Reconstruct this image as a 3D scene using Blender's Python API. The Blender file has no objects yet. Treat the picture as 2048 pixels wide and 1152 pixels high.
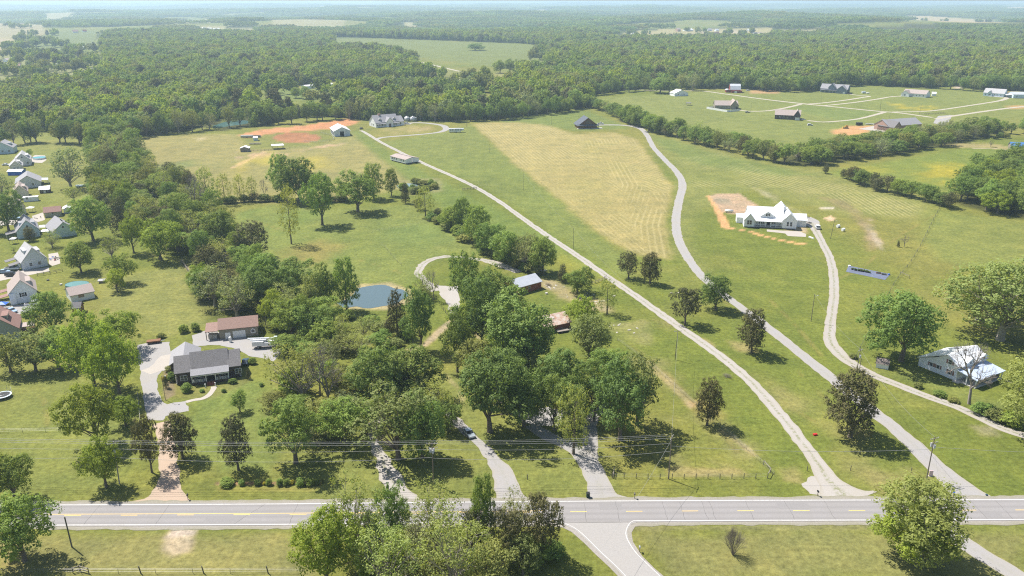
import bpy, math, random
import numpy as np
from mathutils import Vector, Matrix

SC = bpy.context.scene
COL = SC.collection
rng = np.random.default_rng(7)
random.seed(7)
R = math.radians

# ---------------------------------------------------------------- camera, sky, sun, exposure
CAMH = 105.0
FPX = 1600.0
TH = math.atan(573.0 / FPX)
CT, ST = math.cos(TH), math.sin(TH)
cam_d = bpy.data.cameras.new('camera')
cam = bpy.data.objects.new('camera', cam_d)
COL.objects.link(cam)
cam.location = (0, 0, CAMH)
cam.rotation_euler = (math.pi / 2 - TH, 0, 0)
cam_d.sensor_width = 36.0
cam_d.lens = FPX / 2048.0 * 36.0
cam_d.clip_start = 0.5
cam_d.clip_end = 80000
SC.camera = cam

SUN_EL, SUN_AZ = 57.0, -54.0      # azimuth measured from +Y towards +X
W = bpy.data.worlds.new('World')
SC.world = W
W.use_nodes = True
nt = W.node_tree
bg = nt.nodes['Background']
sky = nt.nodes.new('ShaderNodeTexSky')
sky.sky_type = 'NISHITA'
sky.sun_disc = False
sky.sun_elevation = R(SUN_EL)
sky.sun_rotation = R(SUN_AZ)
sky.altitude = 300
sky.dust_density = 1.5
nt.links.new(sky.outputs[0], bg.inputs[0])
bg.inputs[1].default_value = 0.088
sun_d = bpy.data.lights.new('sun', 'SUN')
sun_d.energy = 5.0
sun_d.angle = R(0.53)
sun_d.color = (1.0, 0.955, 0.89)
sun = bpy.data.objects.new('sun', sun_d)
COL.objects.link(sun)
sdir = Vector((math.sin(R(SUN_AZ)) * math.cos(R(SUN_EL)), math.cos(R(SUN_AZ)) * math.cos(R(SUN_EL)), math.sin(R(SUN_EL))))
sun.rotation_euler = sdir.to_track_quat('Z', 'Y').to_euler()
SC.view_settings.view_transform = 'Standard'
SC.view_settings.look = 'None'
SC.view_settings.exposure = 0.76
SC.cycles.use_denoising = False
SC.cycles.filter_width = 1.15
SC.view_settings.gamma = 1.0
SC.view_settings.use_curve_mapping = False
SC.render.engine = 'CYCLES'
SC.cycles.max_bounces = 6
SC.cycles.diffuse_bounces = 3
SC.cycles.transmission_bounces = 3
SC.cycles.volume_bounces = 1
SC.cycles.transparent_max_bounces = 8
SC.cycles.caustics_reflective = False
SC.cycles.sample_clamp_indirect = 4.0
SC.cycles.caustics_refractive = False

# ---------------------------------------------------------------- mapping photo points to the ground
def at(px, py, z=0.0):
    a = (px - 1024.0) / FPX
    b = (576.0 - py) / FPX
    dy = CT + b * ST
    dz = -ST + b * CT
    t = (z - CAMH) / dz
    return (a * t, dy * t)

def at_np(P, z=0.0):
    P = np.asarray(P, float)
    a = (P[:, 0] - 1024.0) / FPX
    b = (576.0 - P[:, 1]) / FPX
    dy = CT + b * ST
    dz = -ST + b * CT
    t = (z - CAMH) / dz
    return np.stack([a * t, dy * t], 1)

def proj(X, Y, Z=0.0):
    d = Y * CT + (CAMH - Z) * ST
    u = (Z - CAMH) * CT + Y * ST
    return 1024 + FPX * X / d, 576 - FPX * u / d

def ppm(py):
    """pixels of the photo per metre across, for the ground at that height in the photo"""
    x, y = at(1024, py)
    return FPX / (y * CT + CAMH * ST)

def height_for(Y, py_top):
    v = (576.0 - py_top) / FPX
    return (v * (Y * CT + CAMH * ST) + CAMH * CT - Y * ST) / (CT + v * ST)

# ---------------------------------------------------------------- numpy noise and masks
def vnoise(x, y, seed=0):
    xi = np.floor(x).astype(np.int64); yi = np.floor(y).astype(np.int64)
    fx = x - xi; fy = y - yi
    fx = fx * fx * (3 - 2 * fx); fy = fy * fy * (3 - 2 * fy)
    def h(a, b):
        n = (a * 374761393 + b * 668265263 + seed * 1442695041) & 0xFFFFFFFF
        n = ((n ^ (n >> 13)) * 1274126177) & 0xFFFFFFFF
        n = n ^ (n >> 16)
        return (n & 0xFFFF) / 65535.0
    return (h(xi, yi) * (1 - fx) + h(xi + 1, yi) * fx) * (1 - fy) + (h(xi, yi + 1) * (1 - fx) + h(xi + 1, yi + 1) * fx) * fy

def fbm(x, y, sc, seed=0, oct=4):
    s = 0; a = 0.5; t = 0
    for i in range(oct):
        s = s + a * vnoise(x / sc + 17.3 * i, y / sc - 9.1 * i, seed + i * 31)
        t += a; a *= 0.5; sc *= 0.5
    return s / t

def sstep(a, b, x):
    t = np.clip((x - a) / (b - a), 0, 1)
    return t * t * (3 - 2 * t)

def seg_dist(X, Y, a, b):
    dx, dy = b[0] - a[0], b[1] - a[1]
    L = dx * dx + dy * dy + 1e-9
    t = np.clip(((X - a[0]) * dx + (Y - a[1]) * dy) / L, 0, 1)
    return np.hypot(X - (a[0] + t * dx), Y - (a[1] + t * dy)), t

def in_poly(X, Y, poly):
    inside = np.zeros(X.shape, bool)
    n = len(poly)
    for i in range(n):
        x0, y0 = poly[i]; x1, y1 = poly[(i + 1) % n]
        if y0 == y1: continue
        c = ((y0 > Y) != (y1 > Y)) & (X < (x1 - x0) * (Y - y0) / (y1 - y0) + x0)
        inside ^= c
    return inside

def poly_sd(X, Y, poly):
    d = np.full(X.shape, 1e9)
    for i in range(len(poly)):
        dd, _ = seg_dist(X, Y, poly[i], poly[(i + 1) % len(poly)])
        d = np.minimum(d, dd)
    return np.where(in_poly(X, Y, poly), d, -d)

def spline(P, n=6):
    """Catmull-Rom through rows of P (any width)"""
    P = np.asarray(P, float)
    Q = np.vstack([2 * P[0] - P[1], P, 2 * P[-1] - P[-2]])
    out = []
    for i in range(1, len(Q) - 2):
        for k in range(n):
            t = k / n
            out.append(0.5 * ((2 * Q[i]) + (-Q[i - 1] + Q[i + 1]) * t + (2 * Q[i - 1] - 5 * Q[i] + 4 * Q[i + 1] - Q[i + 2]) * t * t + (-Q[i - 1] + 3 * Q[i] - 3 * Q[i + 1] + Q[i + 2]) * t ** 3))
    out.append(Q[-2])
    return np.array(out)

def hill(X, Y):
    """ground height: level round the farms, low wooded ridges far off"""
    d = np.hypot(X, Y)
    k = sstep(1900, 4200, d)
    h = (fbm(X, Y, 1500, 5, 3) - 0.42) * 95 * k
    k2 = sstep(5000, 12000, d)
    h = h + np.clip(fbm(X, Y, 4200, 11, 3) - 0.35, -0.1, 1) * 70 * k2
    r = np.exp(-(((X - 1500) / 500.0) ** 2 + ((Y - 3300) / 420.0) ** 2)) * 22
    return np.clip(h + r, -12, 72)

# ---------------------------------------------------------------- object helpers
def tag(o, label=None, cat=None, group=None, kind=None):
    if label: o['label'] = label
    if cat: o['category'] = cat
    if group: o['group'] = group
    if kind: o['kind'] = kind
    return o

def link(name, me, parent=None):
    o = bpy.data.objects.new(name, me)
    COL.objects.link(o)
    if parent is not None: o.parent = parent
    return o

def empty(name, loc, rz=0.0):
    o = bpy.data.objects.new(name, None)
    COL.objects.link(o)
    o.location = loc; o.rotation_euler = (0, 0, rz)
    o.empty_display_size = 0.3
    return o

def mesh_np(name, V, F, mats, mi=None, smooth=False):
    """F: array (n,3) or (n,4)"""
    V = np.asarray(V, np.float32); F = np.asarray(F, np.int32)
    me = bpy.data.meshes.new(name)
    n, k = F.shape
    me.vertices.add(len(V)); me.vertices.foreach_set('co', V.ravel())
    me.loops.add(n * k); me.loops.foreach_set('vertex_index', F.ravel())
    me.polygons.add(n)
    me.polygons.foreach_set('loop_start', np.arange(n, dtype=np.int32) * k)
    if mi is not None: me.polygons.foreach_set('material_index', np.asarray(mi, np.int32))
    me.polygons.foreach_set('use_smooth', np.full(n, smooth))
    for m in mats: me.materials.append(m)
    me.update(calc_edges=True)
    return me

class MB:
    def __init__(s): s.v = []; s.f = []
    def add(s, vs, fs):
        b = len(s.v); s.v += [tuple(map(float, p)) for p in vs]; s.f += [tuple(i + b for i in f) for f in fs]; return s
    def box(s, x0, x1, y0, y1, z0, z1):
        return s.add([(x0, y0, z0), (x1, y0, z0), (x1, y1, z0), (x0, y1, z0), (x0, y0, z1), (x1, y0, z1), (x1, y1, z1), (x0, y1, z1)],
                     [(0, 3, 2, 1), (4, 5, 6, 7), (0, 1, 5, 4), (1, 2, 6, 5), (2, 3, 7, 6), (3, 0, 4, 7)])
    def prism(s, pts, a0, a1, axis='x'):
        """pts in the cross plane (counter-clockwise), extruded along axis from a0 to a1"""
        n = len(pts)
        def P(a, p):
            return (a, p[0], p[1]) if axis == 'x' else ((p[0], a, p[1]) if axis == 'y' else (p[0], p[1], a))
        vs = [P(a0, p) for p in pts] + [P(a1, p) for p in pts]
        fs = [tuple(range(n))[::-1], tuple(range(n, 2 * n))] + [(i, (i + 1) % n, n + (i + 1) % n, n + i) for i in range(n)]
        if axis == 'y': fs = [f[::-1] for f in fs]
        return s.add(vs, fs)
    def tube(s, p, q, r0, r1=None, n=8, cap=True):
        r1 = r0 if r1 is None else r1
        p = Vector(p); q = Vector(q); d = (q - p)
        if d.length < 1e-6: return s
        d.normalize()
        a = d.orthogonal().normalized(); b = d.cross(a)
        vs = []
        for c, r in ((p, r0), (q, r1)):
            for i in range(n):
                t = 2 * math.pi * i / n
                vs.append(c + a * (r * math.cos(t)) + b * (r * math.sin(t)))
        fs = [(i, (i + 1) % n, n + (i + 1) % n, n + i) for i in range(n)]
        if cap: fs += [tuple(range(n))[::-1], tuple(range(n, 2 * n))]
        return s.add(vs, fs)
    def ball(s, c, rx, ry, rz, nu=10, nv=6):
        vs = [(c[0], c[1], c[2] - rz)]
        for j in range(1, nv):
            t = math.pi * j / nv - math.pi / 2
            for i in range(nu):
                a = 2 * math.pi * i / nu
                vs.append((c[0] + rx * math.cos(t) * math.cos(a), c[1] + ry * math.cos(t) * math.sin(a), c[2] + rz * math.sin(t)))
        vs.append((c[0], c[1], c[2] + rz)); L = len(vs) - 1
        fs = [(0, 1 + (i + 1) % nu, 1 + i) for i in range(nu)]
        for j in range(nv - 2):
            for i in range(nu):
                a = 1 + j * nu + i; b = 1 + j * nu + (i + 1) % nu
                fs.append((a, b, b + nu, a + nu))
        fs += [(L, L - nu + i, L - nu + (i + 1) % nu) for i in range(nu)]
        return s.add(vs, fs)
    def mesh(s, name, mat, smooth=False):
        me = bpy.data.meshes.new(name)
        me.from_pydata(s.v, [], s.f)
        for m in (mat if isinstance(mat, (list, tuple)) else [mat]): me.materials.append(m)
        if smooth: me.polygons.foreach_set('use_smooth', np.ones(len(me.polygons), bool))
        me.update()
        return me
    def build(s, name, mat, parent=None, smooth=False):
        return link(name, s.mesh(name, mat, smooth), parent)

def copy_tree(o, parent=None):
    c = o.copy(); COL.objects.link(c); c.parent = parent
    for ch in [x for x in o.children]: copy_tree(ch, c)
    return c

# ---------------------------------------------------------------- materials
def nmat(name):
    m = bpy.data.materials.new(name); m.use_nodes = True
    nt = m.node_tree
    return m, nt, nt.nodes, nt.links, nt.nodes['Principled BSDF']

def noise_node(N, L, scale, detail=4, rough=0.6, vec=None):
    t = N.new('ShaderNodeTexNoise'); t.inputs['Scale'].default_value = scale
    t.inputs['Detail'].default_value = detail; t.inputs['Roughness'].default_value = rough
    if vec is not None: L.new(vec, t.inputs['Vector'])
    return t

def surf(name, col, rough=0.7, var=0.12, scale=1.5, metal=0.0, spec=0.3, bump=0.0, col2=None, stripes=None, space='Object'):
    """general procedural surface: colour broken by two noises, optional ribs"""
    m, nt, N, L, P = nmat(name)
    tc = N.new('ShaderNodeTexCoord')
    n1 = noise_node(N, L, scale, 5, 0.65, tc.outputs[space])
    mx = N.new('ShaderNodeMix'); mx.data_type = 'RGBA'
    c1 = [c * (1 - var) for c in col]; c2 = [min(1, c * (1 + var)) for c in col]
    if col2: c1 = list(col2); c2 = list(col)
    mx.inputs[6].default_value = (*c1, 1); mx.inputs[7].default_value = (*c2, 1)
    mr = N.new('ShaderNodeMapRange'); mr.inputs[1].default_value = 0.32; mr.inputs[2].default_value = 0.68
    L.new(n1.outputs[0], mr.inputs[0]); L.new(mr.outputs[0], mx.inputs[0])
    L.new(mx.outputs[2], P.inputs['Base Color'])
    P.inputs['Roughness'].default_value = rough
    P.inputs['Metallic'].default_value = metal
    P.inputs['Specular IOR Level'].default_value = spec
    if stripes:
        ax, freq, dep = stripes
        sp = N.new('ShaderNodeSeparateXYZ'); L.new(tc.outputs['Object'], sp.inputs[0])
        mu = N.new('ShaderNodeMath'); mu.operation = 'MULTIPLY'; mu.inputs[1].default_value = freq
        L.new(sp.outputs[ax], mu.inputs[0])
        pp = N.new('ShaderNodeMath'); pp.operation = 'PINGPONG'; pp.inputs[1].default_value = 1
        L.new(mu.outputs[0], pp.inputs[0])
        b = N.new('ShaderNodeBump'); b.inputs['Strength'].default_value = 0.6; b.inputs['Distance'].default_value = dep
        L.new(pp.outputs[0], b.inputs['Height']); L.new(b.outputs[0], P.inputs['Normal'])
    elif bump:
        b = N.new('ShaderNodeBump'); b.inputs['Strength'].default_value = 0.7; b.inputs['Distance'].default_value = bump
        n2 = noise_node(N, L, scale * 6, 4, 0.6, tc.outputs[space])
        L.new(n2.outputs[0], b.inputs['Height']); L.new(b.outputs[0], P.inputs['Normal'])
    return m

# ground cover colours (linear albedo)
G_MID = (0.136, 0.160, 0.036)
G_LUSH = (0.098, 0.138, 0.026)
G_DRY = (0.205, 0.182, 0.062)
G_PALE = (0.185, 0.190, 0.058)
TAN = (0.300, 0.235, 0.110)
DIRT = (0.330, 0.215, 0.125)
RED = (0.300, 0.130, 0.062)
ORANGE = (0.430, 0.235, 0.105)
GRAVEL = (0.400, 0.365, 0.335)
YEL = (0.330, 0.280, 0.030)
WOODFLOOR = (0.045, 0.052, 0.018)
FARDK = (0.085, 0.130, 0.045)

def ground_material():
    m, nt, N, L, P = nmat('grassland')
    at_ = N.new('ShaderNodeAttribute'); at_.attribute_name = 'cover'
    geo = N.new('ShaderNodeNewGeometry')
    n1 = noise_node(N, L, 0.75, 6, 0.8, geo.outputs['Position'])
    n2 = noise_node(N, L, 0.11, 5, 0.65, geo.outputs['Position'])
    n3 = noise_node(N, L, 0.018, 4, 0.6, geo.outputs['Position'])
    def rng_(n, a, b):
        r = N.new('ShaderNodeMapRange'); r.inputs[1].default_value = 0.3; r.inputs[2].default_value = 0.7
        r.inputs[3].default_value = a; r.inputs[4].default_value = b
        L.new(n.outputs[0], r.inputs[0]); return r.outputs[0]
    def mul(a, b):
        x = N.new('ShaderNodeMath'); x.operation = 'MULTIPLY'; L.new(a, x.inputs[0]); L.new(b, x.inputs[1]); return x.outputs[0]
    mp = N.new('ShaderNodeMapping'); mp.inputs['Scale'].default_value = (.10, 1.0, 1.0); mp.inputs['Rotation'].default_value = (0, 0, .02)
    L.new(geo.outputs['Position'], mp.inputs['Vector'])
    n5 = noise_node(N, L, 0.9, 4, 0.6, mp.outputs[0])
    mp2 = N.new('ShaderNodeMapping'); mp2.inputs['Scale'].default_value = (1.0, .06, 1.0); mp2.inputs['Rotation'].default_value = (0, 0, .35)
    L.new(geo.outputs['Position'], mp2.inputs['Vector'])
    n6 = noise_node(N, L, 0.45, 3, 0.6, mp2.outputs[0])
    f = mul(mul(rng_(n5, .93, 1.07), rng_(n6, .95, 1.05)), mul(rng_(n1, 0.56, 1.44), mul(rng_(n2, 0.82, 1.18), rng_(n3, 0.92, 1.08))))
    sc = N.new('ShaderNodeVectorMath'); sc.operation = 'SCALE'
    L.new(at_.outputs['Color'], sc.inputs[0]); L.new(f, sc.inputs['Scale'])
    # drift between greener and drier turf
    hue = N.new('ShaderNodeMix'); hue.data_type = 'RGBA'; hue.blend_type = 'MULTIPLY'
    L.new(rng_(n2, 0, 1), hue.inputs[0]); L.new(sc.outputs[0], hue.inputs[6])
    hue.inputs[7].default_value = (1.10, 0.985, 0.92, 1)
    L.new(hue.outputs[2], P.inputs['Base Color'])
    P.inputs['Roughness'].default_value = 0.95
    P.inputs['Specular IOR Level'].default_value = 0.1
    b = N.new('ShaderNodeBump'); b.inputs['Strength'].default_value = 0.8; b.inputs['Distance'].default_value = 0.18
    n4 = noise_node(N, L, 2.2, 4, 0.7, geo.outputs['Position'])
    L.new(n4.outputs[0], b.inputs['Height']); L.new(b.outputs[0], P.inputs['Normal'])
    return m
# ================================================================ GROUND
def PX(*pts): return at_np(np.array(pts, float))

# woods: where trees stand close together (photo outlines carried to the ground)
WOODS = {
 'back_left': [(-700, 190), (0, 188), (60, 178), (150, 172), (200, 160), (205, 120), (197, 92), (215, 74), (300, 66), (420, 63), (560, 72), (640, 80), (672, 84), (672, 100), (760, 104), (812, 112), (836, 124), (832, 140), (868, 152), (845, 162), (700, 158), (640, 166), (560, 176), (500, 180), (470, 200), (440, 250), (330, 266), (262, 276), (240, 262), (150, 270), (60, 262), (-200, 262), (-700, 240)],
 'belt': [(440, 255), (475, 222), (530, 232), (640, 228), (720, 220), (760, 214), (840, 214), (900, 219), (985, 220), (1010, 208), (1110, 205), (1180, 190), (1184, 212), (1100, 226), (1000, 238), (900, 241), (820, 240), (730, 240), (640, 232), (560, 240), (520, 252), (440, 262)],
 'mid': [(985, 182), (1040, 174), (1090, 150), (1180, 150), (1180, 190), (1110, 205), (1010, 207), (990, 200)],
 'right_main': [(1090, 178), (1085, 150), (1090, 112), (1060, 118), (1058, 108), (1110, 95), (1250, 84), (1400, 80), (1540, 80), (1660, 72), (1830, 62), (1900, 58), (2048, 58), (2700, 50), (2700, 190), (2048, 182), (1960, 181), (1920, 174), (1900, 172), (1860, 176), (1760, 171), (1690, 168), (1640, 182), (1560, 182), (1470, 177), (1400, 177), (1320, 176), (1250, 180), (1175, 190)],
 'right_row': [(1560, 320), (1600, 306), (1700, 296), (1745, 290), (1850, 276), (1930, 270), (1985, 258), (2000, 264), (1970, 276), (1900, 290), (1800, 308), (1700, 322), (1620, 332), (1560, 328)],
 'right_clump': [(1912, 408), (1925, 385), (1960, 350), (2010, 330), (2200, 325), (2200, 450), (2048, 438), (1980, 425)],
 'left_band': [(160, 262), (215, 262), (262, 290), (300, 330), (360, 372), (395, 415), (450, 440), (468, 490), (520, 515), (560, 560), (620, 615), (662, 668), (640, 700), (600, 690), (560, 665), (500, 640), (420, 640), (392, 590), (372, 540), (345, 500), (290, 475), (225, 440), (185, 400), (190, 340), (175, 300)],
}
# open ground inside the far country
CLEAR = [
 [(-200, 47), (0, 47), (60, 45), (64, 60), (0, 62), (-200, 62)],
 [(-200, 58), (88, 57), (92, 74), (86, 80), (-200, 82)],
 [(40, 97), (85, 76), (120, 67), (195, 66), (192, 92), (130, 96), (128, 106), (50, 108)],
 [(-200, 82), (28, 82), (26, 106), (-200, 108)],
 [(-200, 106), (30, 103), (120, 99), (140, 108), (196, 118), (198, 158), (150, 170), (60, 176), (0, 186), (-200, 186)],
 [(95, 32), (150, 31), (154, 41), (88, 42)],
 [(340, 42), (425, 39), (430, 53), (350, 54)],
 [(400, 58), (508, 62), (510, 76), (410, 78)],
 [(545, 50), (600, 47), (695, 49), (680, 61), (548, 62)],
 [(1205, 78), (1250, 69), (1300, 64), (1390, 60), (1545, 62), (1535, 85), (1400, 84), (1250, 88)],
 [(1815, 34), (1880, 36), (2015, 41), (2000, 55), (1930, 58), (1870, 52), (1820, 44)],
 [(2010, 17), (2300, 16), (2300, 25), (2012, 25)],
 [(1035, 25), (1090, 24), (1095, 32), (1038, 32)],
 [(808, 48), (836, 48), (834, 60), (808, 60)],
 [(600, 84), (672, 77), (1050, 88), (1062, 98), (1110, 97), (1100, 118), (1095, 150), (1085, 165), (1000, 168), (870, 160), (835, 135), (845, 118), (790, 104), (680, 100), (640, 90)],
 [(235, 24), (330, 22), (330, 28), (240, 29)], [(640, 18), (760, 16), (765, 21), (645, 22)], [(1560, 66), (1640, 65), (1640, 72), (1560, 73)], [(1180, 33), (1260, 31), (1262, 37), (1184, 38)], [(1500, 22), (1600, 20), (1602, 25), (1505, 26)],
]
PW = {k: at_np(v) for k, v in WOODS.items()}
CW = [at_np(v) for v in CLEAR]

def build_ground():
    D = 120.0
    ncol, nrow = 860, 430
    u = np.linspace(-0.92, 0.92, ncol)
    # rows evenly spread over the downward angle, so cells stay about a pixel or two deep
    ys = []
    pys = np.concatenate([np.linspace(2300, 1180, 40), np.linspace(1176, 60, 330), np.linspace(58, 12, 46), np.linspace(10.5, 4.6, 14)])
    for p in pys: ys.append(at(1024, p)[1])
    ys = np.array(ys); nrow = len(ys)
    X = np.outer(ys + D, u); Y = np.repeat(ys[:, None], ncol, 1)
    Z = hill(X, Y)
    V = np.stack([X.ravel(), Y.ravel(), Z.ravel()], 1)
    i = np.arange(nrow - 1)[:, None] * ncol + np.arange(ncol - 1)[None, :]
    i = i.ravel()
    F = np.stack([i, i + 1, i + 1 + ncol, i + ncol], 1)
    x, y = X.ravel(), Y.ravel()
    n = len(x)
    big = fbm(x, y, 90, 1, 4); mid = fbm(x, y, 22, 2, 4); fine = fbm(x, y, 5, 3, 3)
    C = np.zeros((n, 3))
    def L3(m, col):
        C[:] = C * (1 - m[:, None]) + np.array(col)[None, :] * m[:, None]
    C[:] = G_MID
    L3(sstep(0.46, 0.72, big) * 0.34, G_DRY)
    L3(sstep(0.5, 0.3, big) * 0.5, G_LUSH)
    L3(sstep(0.55, 0.8, mid) * 0.35, G_PALE)
    L3(sstep(0.48, 0.25, mid) * 0.3, G_LUSH)
    def box(P, pad):
        return np.nonzero((x > P[:, 0].min() - pad) & (x < P[:, 0].max() + pad) & (y > P[:, 1].min() - pad) & (y < P[:, 1].max() + pad))[0]
    def area(P, col, soft=1.5, k=1.0, rag=1.5, patch=0.0):
        P = at_np(P); s = box(P, soft + rag + 1)
        if len(s) == 0: return
        d = poly_sd(x[s], y[s], P) + (fine[s] - 0.5) * 2 * rag + (mid[s] - .5) * 2 * rag
        m = sstep(-soft, soft, d) * k
        if patch: m = m * sstep(0.5 - 0.5 * patch, 0.5 + 0.18, fbm(x[s], y[s], 9 + 14 * patch, 77, 4))
        C[s] = C[s] * (1 - m[:, None]) + np.array(col) * m[:, None]
    def line(P, w, col, soft=0.8, k=1.0, rag=0.6, patch=0.0):
        P = np.asarray(P, float); wm = P[:, 2] if P.shape[1] > 2 else np.full(len(P), w)
        Q = at_np(P[:, :2]); s = box(Q, wm.max() + soft + rag + 1)
        if len(s) == 0: return
        best = np.full(len(s), -1e9)
        for a in range(len(Q) - 1):
            d, t = seg_dist(x[s], y[s], Q[a], Q[a + 1])
            best = np.maximum(best, (wm[a] * (1 - t) + wm[a + 1] * t) / 2 - d)
        m = sstep(-soft, soft, best + (fine[s] - 0.5) * 2 * rag) * k
        if patch: m = m * sstep(0.5 - 0.5 * patch, 0.6, fbm(x[s], y[s], 6, 78, 3))
        C[s] = C[s] * (1 - m[:, None]) + np.array(col) * m[:, None]

    # --- big fields
    area([(270, 276), (400, 268), (470, 268), (500, 300), (640, 290), (700, 262), (740, 300), (800, 345), (830, 372), (650, 410), (400, 402), (330, 360), (270, 300)], (0.215, 0.205, 0.085), 5, 0.85)
    area([(300, 335), (345, 322), (400, 318), (395, 332), (330, 342)], (.10, .155, .05), 5, .55, 3, .5)
    area([(415, 330), (470, 318), (490, 322), (440, 336)], (.10, .155, .05), 5, .6, 3, .4)
    area([(700, 262), (725, 262), (800, 320), (900, 372), (1100, 470), (1250, 560), (1200, 560), (1100, 512), (900, 430), (830, 372)], (.112, .165, .042), 4, .7, 3)
    area([(760, 285), (900, 262), (945, 250), (1000, 300), (1130, 410), (1250, 520), (1260, 560), (1130, 478), (1000, 390), (880, 335)], (.135, .172, .050), 3, .8)
    area([(470, 430), (540, 410), (640, 420), (820, 410), (900, 470), (1010, 520), (900, 505), (840, 540), (820, 570), (730, 565), (560, 545), (480, 490)], (.142, .180, .052), 4, .75)
    area([(470, 425), (560, 412), (650, 430), (560, 470), (480, 470)], (.110, .170, .042), 5, .6, 3, .6)
    area([(560, 500), (640, 480), (700, 490), (640, 530), (570, 530)], G_DRY, 6, .7, 3, .6)
    area([(760, 440), (900, 450), (930, 480), (830, 500), (760, 480)], (.105, .160, .050), 6, .5, 3, .5)
    area([(800, 530), (850, 545), (850, 565), (780, 560)], (.115, .175, .045), 4, .5, 3, .4)
    # hay field, pale mown
    HAY = [(945, 247), (1040, 243), (1100, 252), (1150, 268), (1230, 266), (1272, 276), (1305, 320), (1346, 372), (1338, 420), (1331, 452), (1347, 520), (1290, 512), (1250, 500), (1190, 460), (1120, 400), (1050, 345), (1000, 300)]
    area(HAY, (0.262, 0.232, 0.098), 3.0, .88, 2.0)
    area([(1130, 265), (1270, 280), (1340, 372), (1290, 400), (1180, 330)], (.220, .218, .086), 14, .55, 6, .4)
    area([(1100, 340), (1200, 360), (1240, 450), (1180, 440)], (.225, .225, .088), 12, .5, 6, .5)
    area([(1040, 225), (1170, 222), (1240, 246), (1260, 258), (1150, 262), (1090, 250), (1000, 243)], (.120, .165, .048), 4, .8)
    # right big hay field with windrows, and its surrounds
    area([(1290, 262), (1440, 300), (1560, 330), (1640, 340), (1860, 400), (1850, 430), (1700, 430), (1500, 380), (1400, 420), (1380, 480), (1420, 560), (1350, 500), (1345, 420), (1362, 370), (1310, 300)], (.165, .188, .062), 6, .7)
    area([(1300, 268), (1440, 308), (1600, 345), (1640, 350), (1560, 352), (1400, 330), (1330, 300)], (.112, .160, .046), 5, .7, 3)
    area([(1560, 350), (1640, 348), (1750, 385), (1850, 415), (1810, 440), (1700, 430), (1600, 395)], (.185, .195, .070), 8, .7, 4, .3)
    area([(1640, 395), (1690, 400), (1735, 440), (1762, 500), (1735, 502), (1728, 460), (1700, 425)], (.185, .150, .085), 3, .55, 2)
    area([(1712, 420), (1745, 440), (1768, 500), (1736, 502), (1732, 462)], (.34, .24, .14), 2.0, .65, 2, .4)
    area([(1740, 440), (1768, 500), (1762, 504), (1735, 455)], (.40, .36, .28), 1.5, .6, 1.5, .5)
    area([(1500, 372), (1570, 400), (1610, 430), (1560, 410)], (.40, .37, .26), 3, .55, 3, .6)
    # far right yellow-green meadow
    area([(1650, 345), (1800, 318), (1980, 290), (2060, 300), (2060, 325), (1960, 350), (1920, 385), (1800, 385)], (.135, .180, .040), 6, .85)
    area([(1850, 325), (1960, 325), (1960, 350), (1900, 380), (1830, 350)], YEL, 10, .55, 5, .5)
    area([(1890, 338), (1930, 336), (1935, 346), (1900, 346)], YEL, 5, .6, 3, .3)
    area([(1700, 330), (1760, 330), (1790, 345), (1720, 345)], YEL, 8, .25, 4, .5)
    area([(1860, 420), (2060, 445), (2060, 560), (1880, 520), (1840, 470)], (.150, .185, .052), 6, .7)
    # upper right farmsteads' turf
    area([(1180, 198), (1400, 182), (1640, 184), (1700, 172), (1900, 178), (2060, 184), (2060, 225), (1990, 245), (1880, 262), (1700, 275), (1600, 300), (1420, 270), (1260, 225)], (.150, .182, .056), 6, .85)
    area([(1600, 210), (1760, 225), (1700, 245), (1560, 215)], (.110, .165, .050), 5, .5, 3)
    area([(1770, 205), (1870, 212), (1875, 221), (1800, 220)], YEL, 6, .75, 4, .25)
    area([(1660, 262), (1700, 252), (1760, 252), (1740, 262), (1710, 272), (1670, 268)], ORANGE, 3, .9, 2)
    area([(1900, 225), (2060, 215), (2060, 250), (1950, 245)], (.150, .178, .050), 6, .6)
    area([(1500, 181), (1560, 181), (1558, 187), (1500, 188)], (.36, .22, .11), 4, .8, 2)
    area([(2000, 185), (2030, 185), (2030, 193), (2002, 193)], ORANGE, 4, .8, 2)
    area([(2010, 213), (2060, 209), (2060, 216), (2015, 218)], ORANGE, 4, .7, 2)
    area([(1905, 164), (1940, 154), (1942, 178), (1908, 176)], (.42, .34, .27), 4, .9, 2)
    area([(1880, 285), (1990, 288), (2060, 300), (2060, 312), (1980, 296), (1890, 294)], (.30, .25, .13), 3, .7, 2)
    # arena, sheds' yards
    area([(478, 270), (530, 258), (620, 250), (670, 241), (700, 238), (722, 244), (705, 251), (660, 258), (600, 262), (540, 268), (500, 274)], (.40, .20, .095), 2, .95, 2)
    area([(620, 250), (690, 240), (712, 246), (660, 254), (600, 260), (560, 262)], (.36, .17, .075), 4, .6, 3, .5)
    el = [(594 + 48 * math.cos(t), 275.5 + 10.2 * math.sin(t)) for t in np.linspace(0, 2 * math.pi, 28, endpoint=False)]
    area(el, (.31, .118, .062), 1.2, 1.0, .5)
    area([(488, 282), (540, 268), (640, 262), (700, 258), (740, 262), (700, 290), (620, 298), (500, 300)], (.125, .165, .055), 3, .25, 2)
    area([(470, 302), (500, 300), (560, 299), (700, 286), (704, 289), (620, 298), (590, 310), (500, 320), (480, 335)], (.40, .26, .16), 2.5, .7, 2, .3)
    line([(466, 335), (530, 303)], 3.2, (.38, .27, .15), 1, .9)
    area([(535, 305), (580, 318), (640, 312), (665, 335), (600, 345), (500, 325), (480, 350), (470, 330)], YEL, 8, .5, 5, .75)
    area([(738, 262), (780, 252), (830, 250), (860, 254), (870, 262), (800, 268), (760, 276)], (.235, .215, .095), 4, .8, 3, .3)
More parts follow.
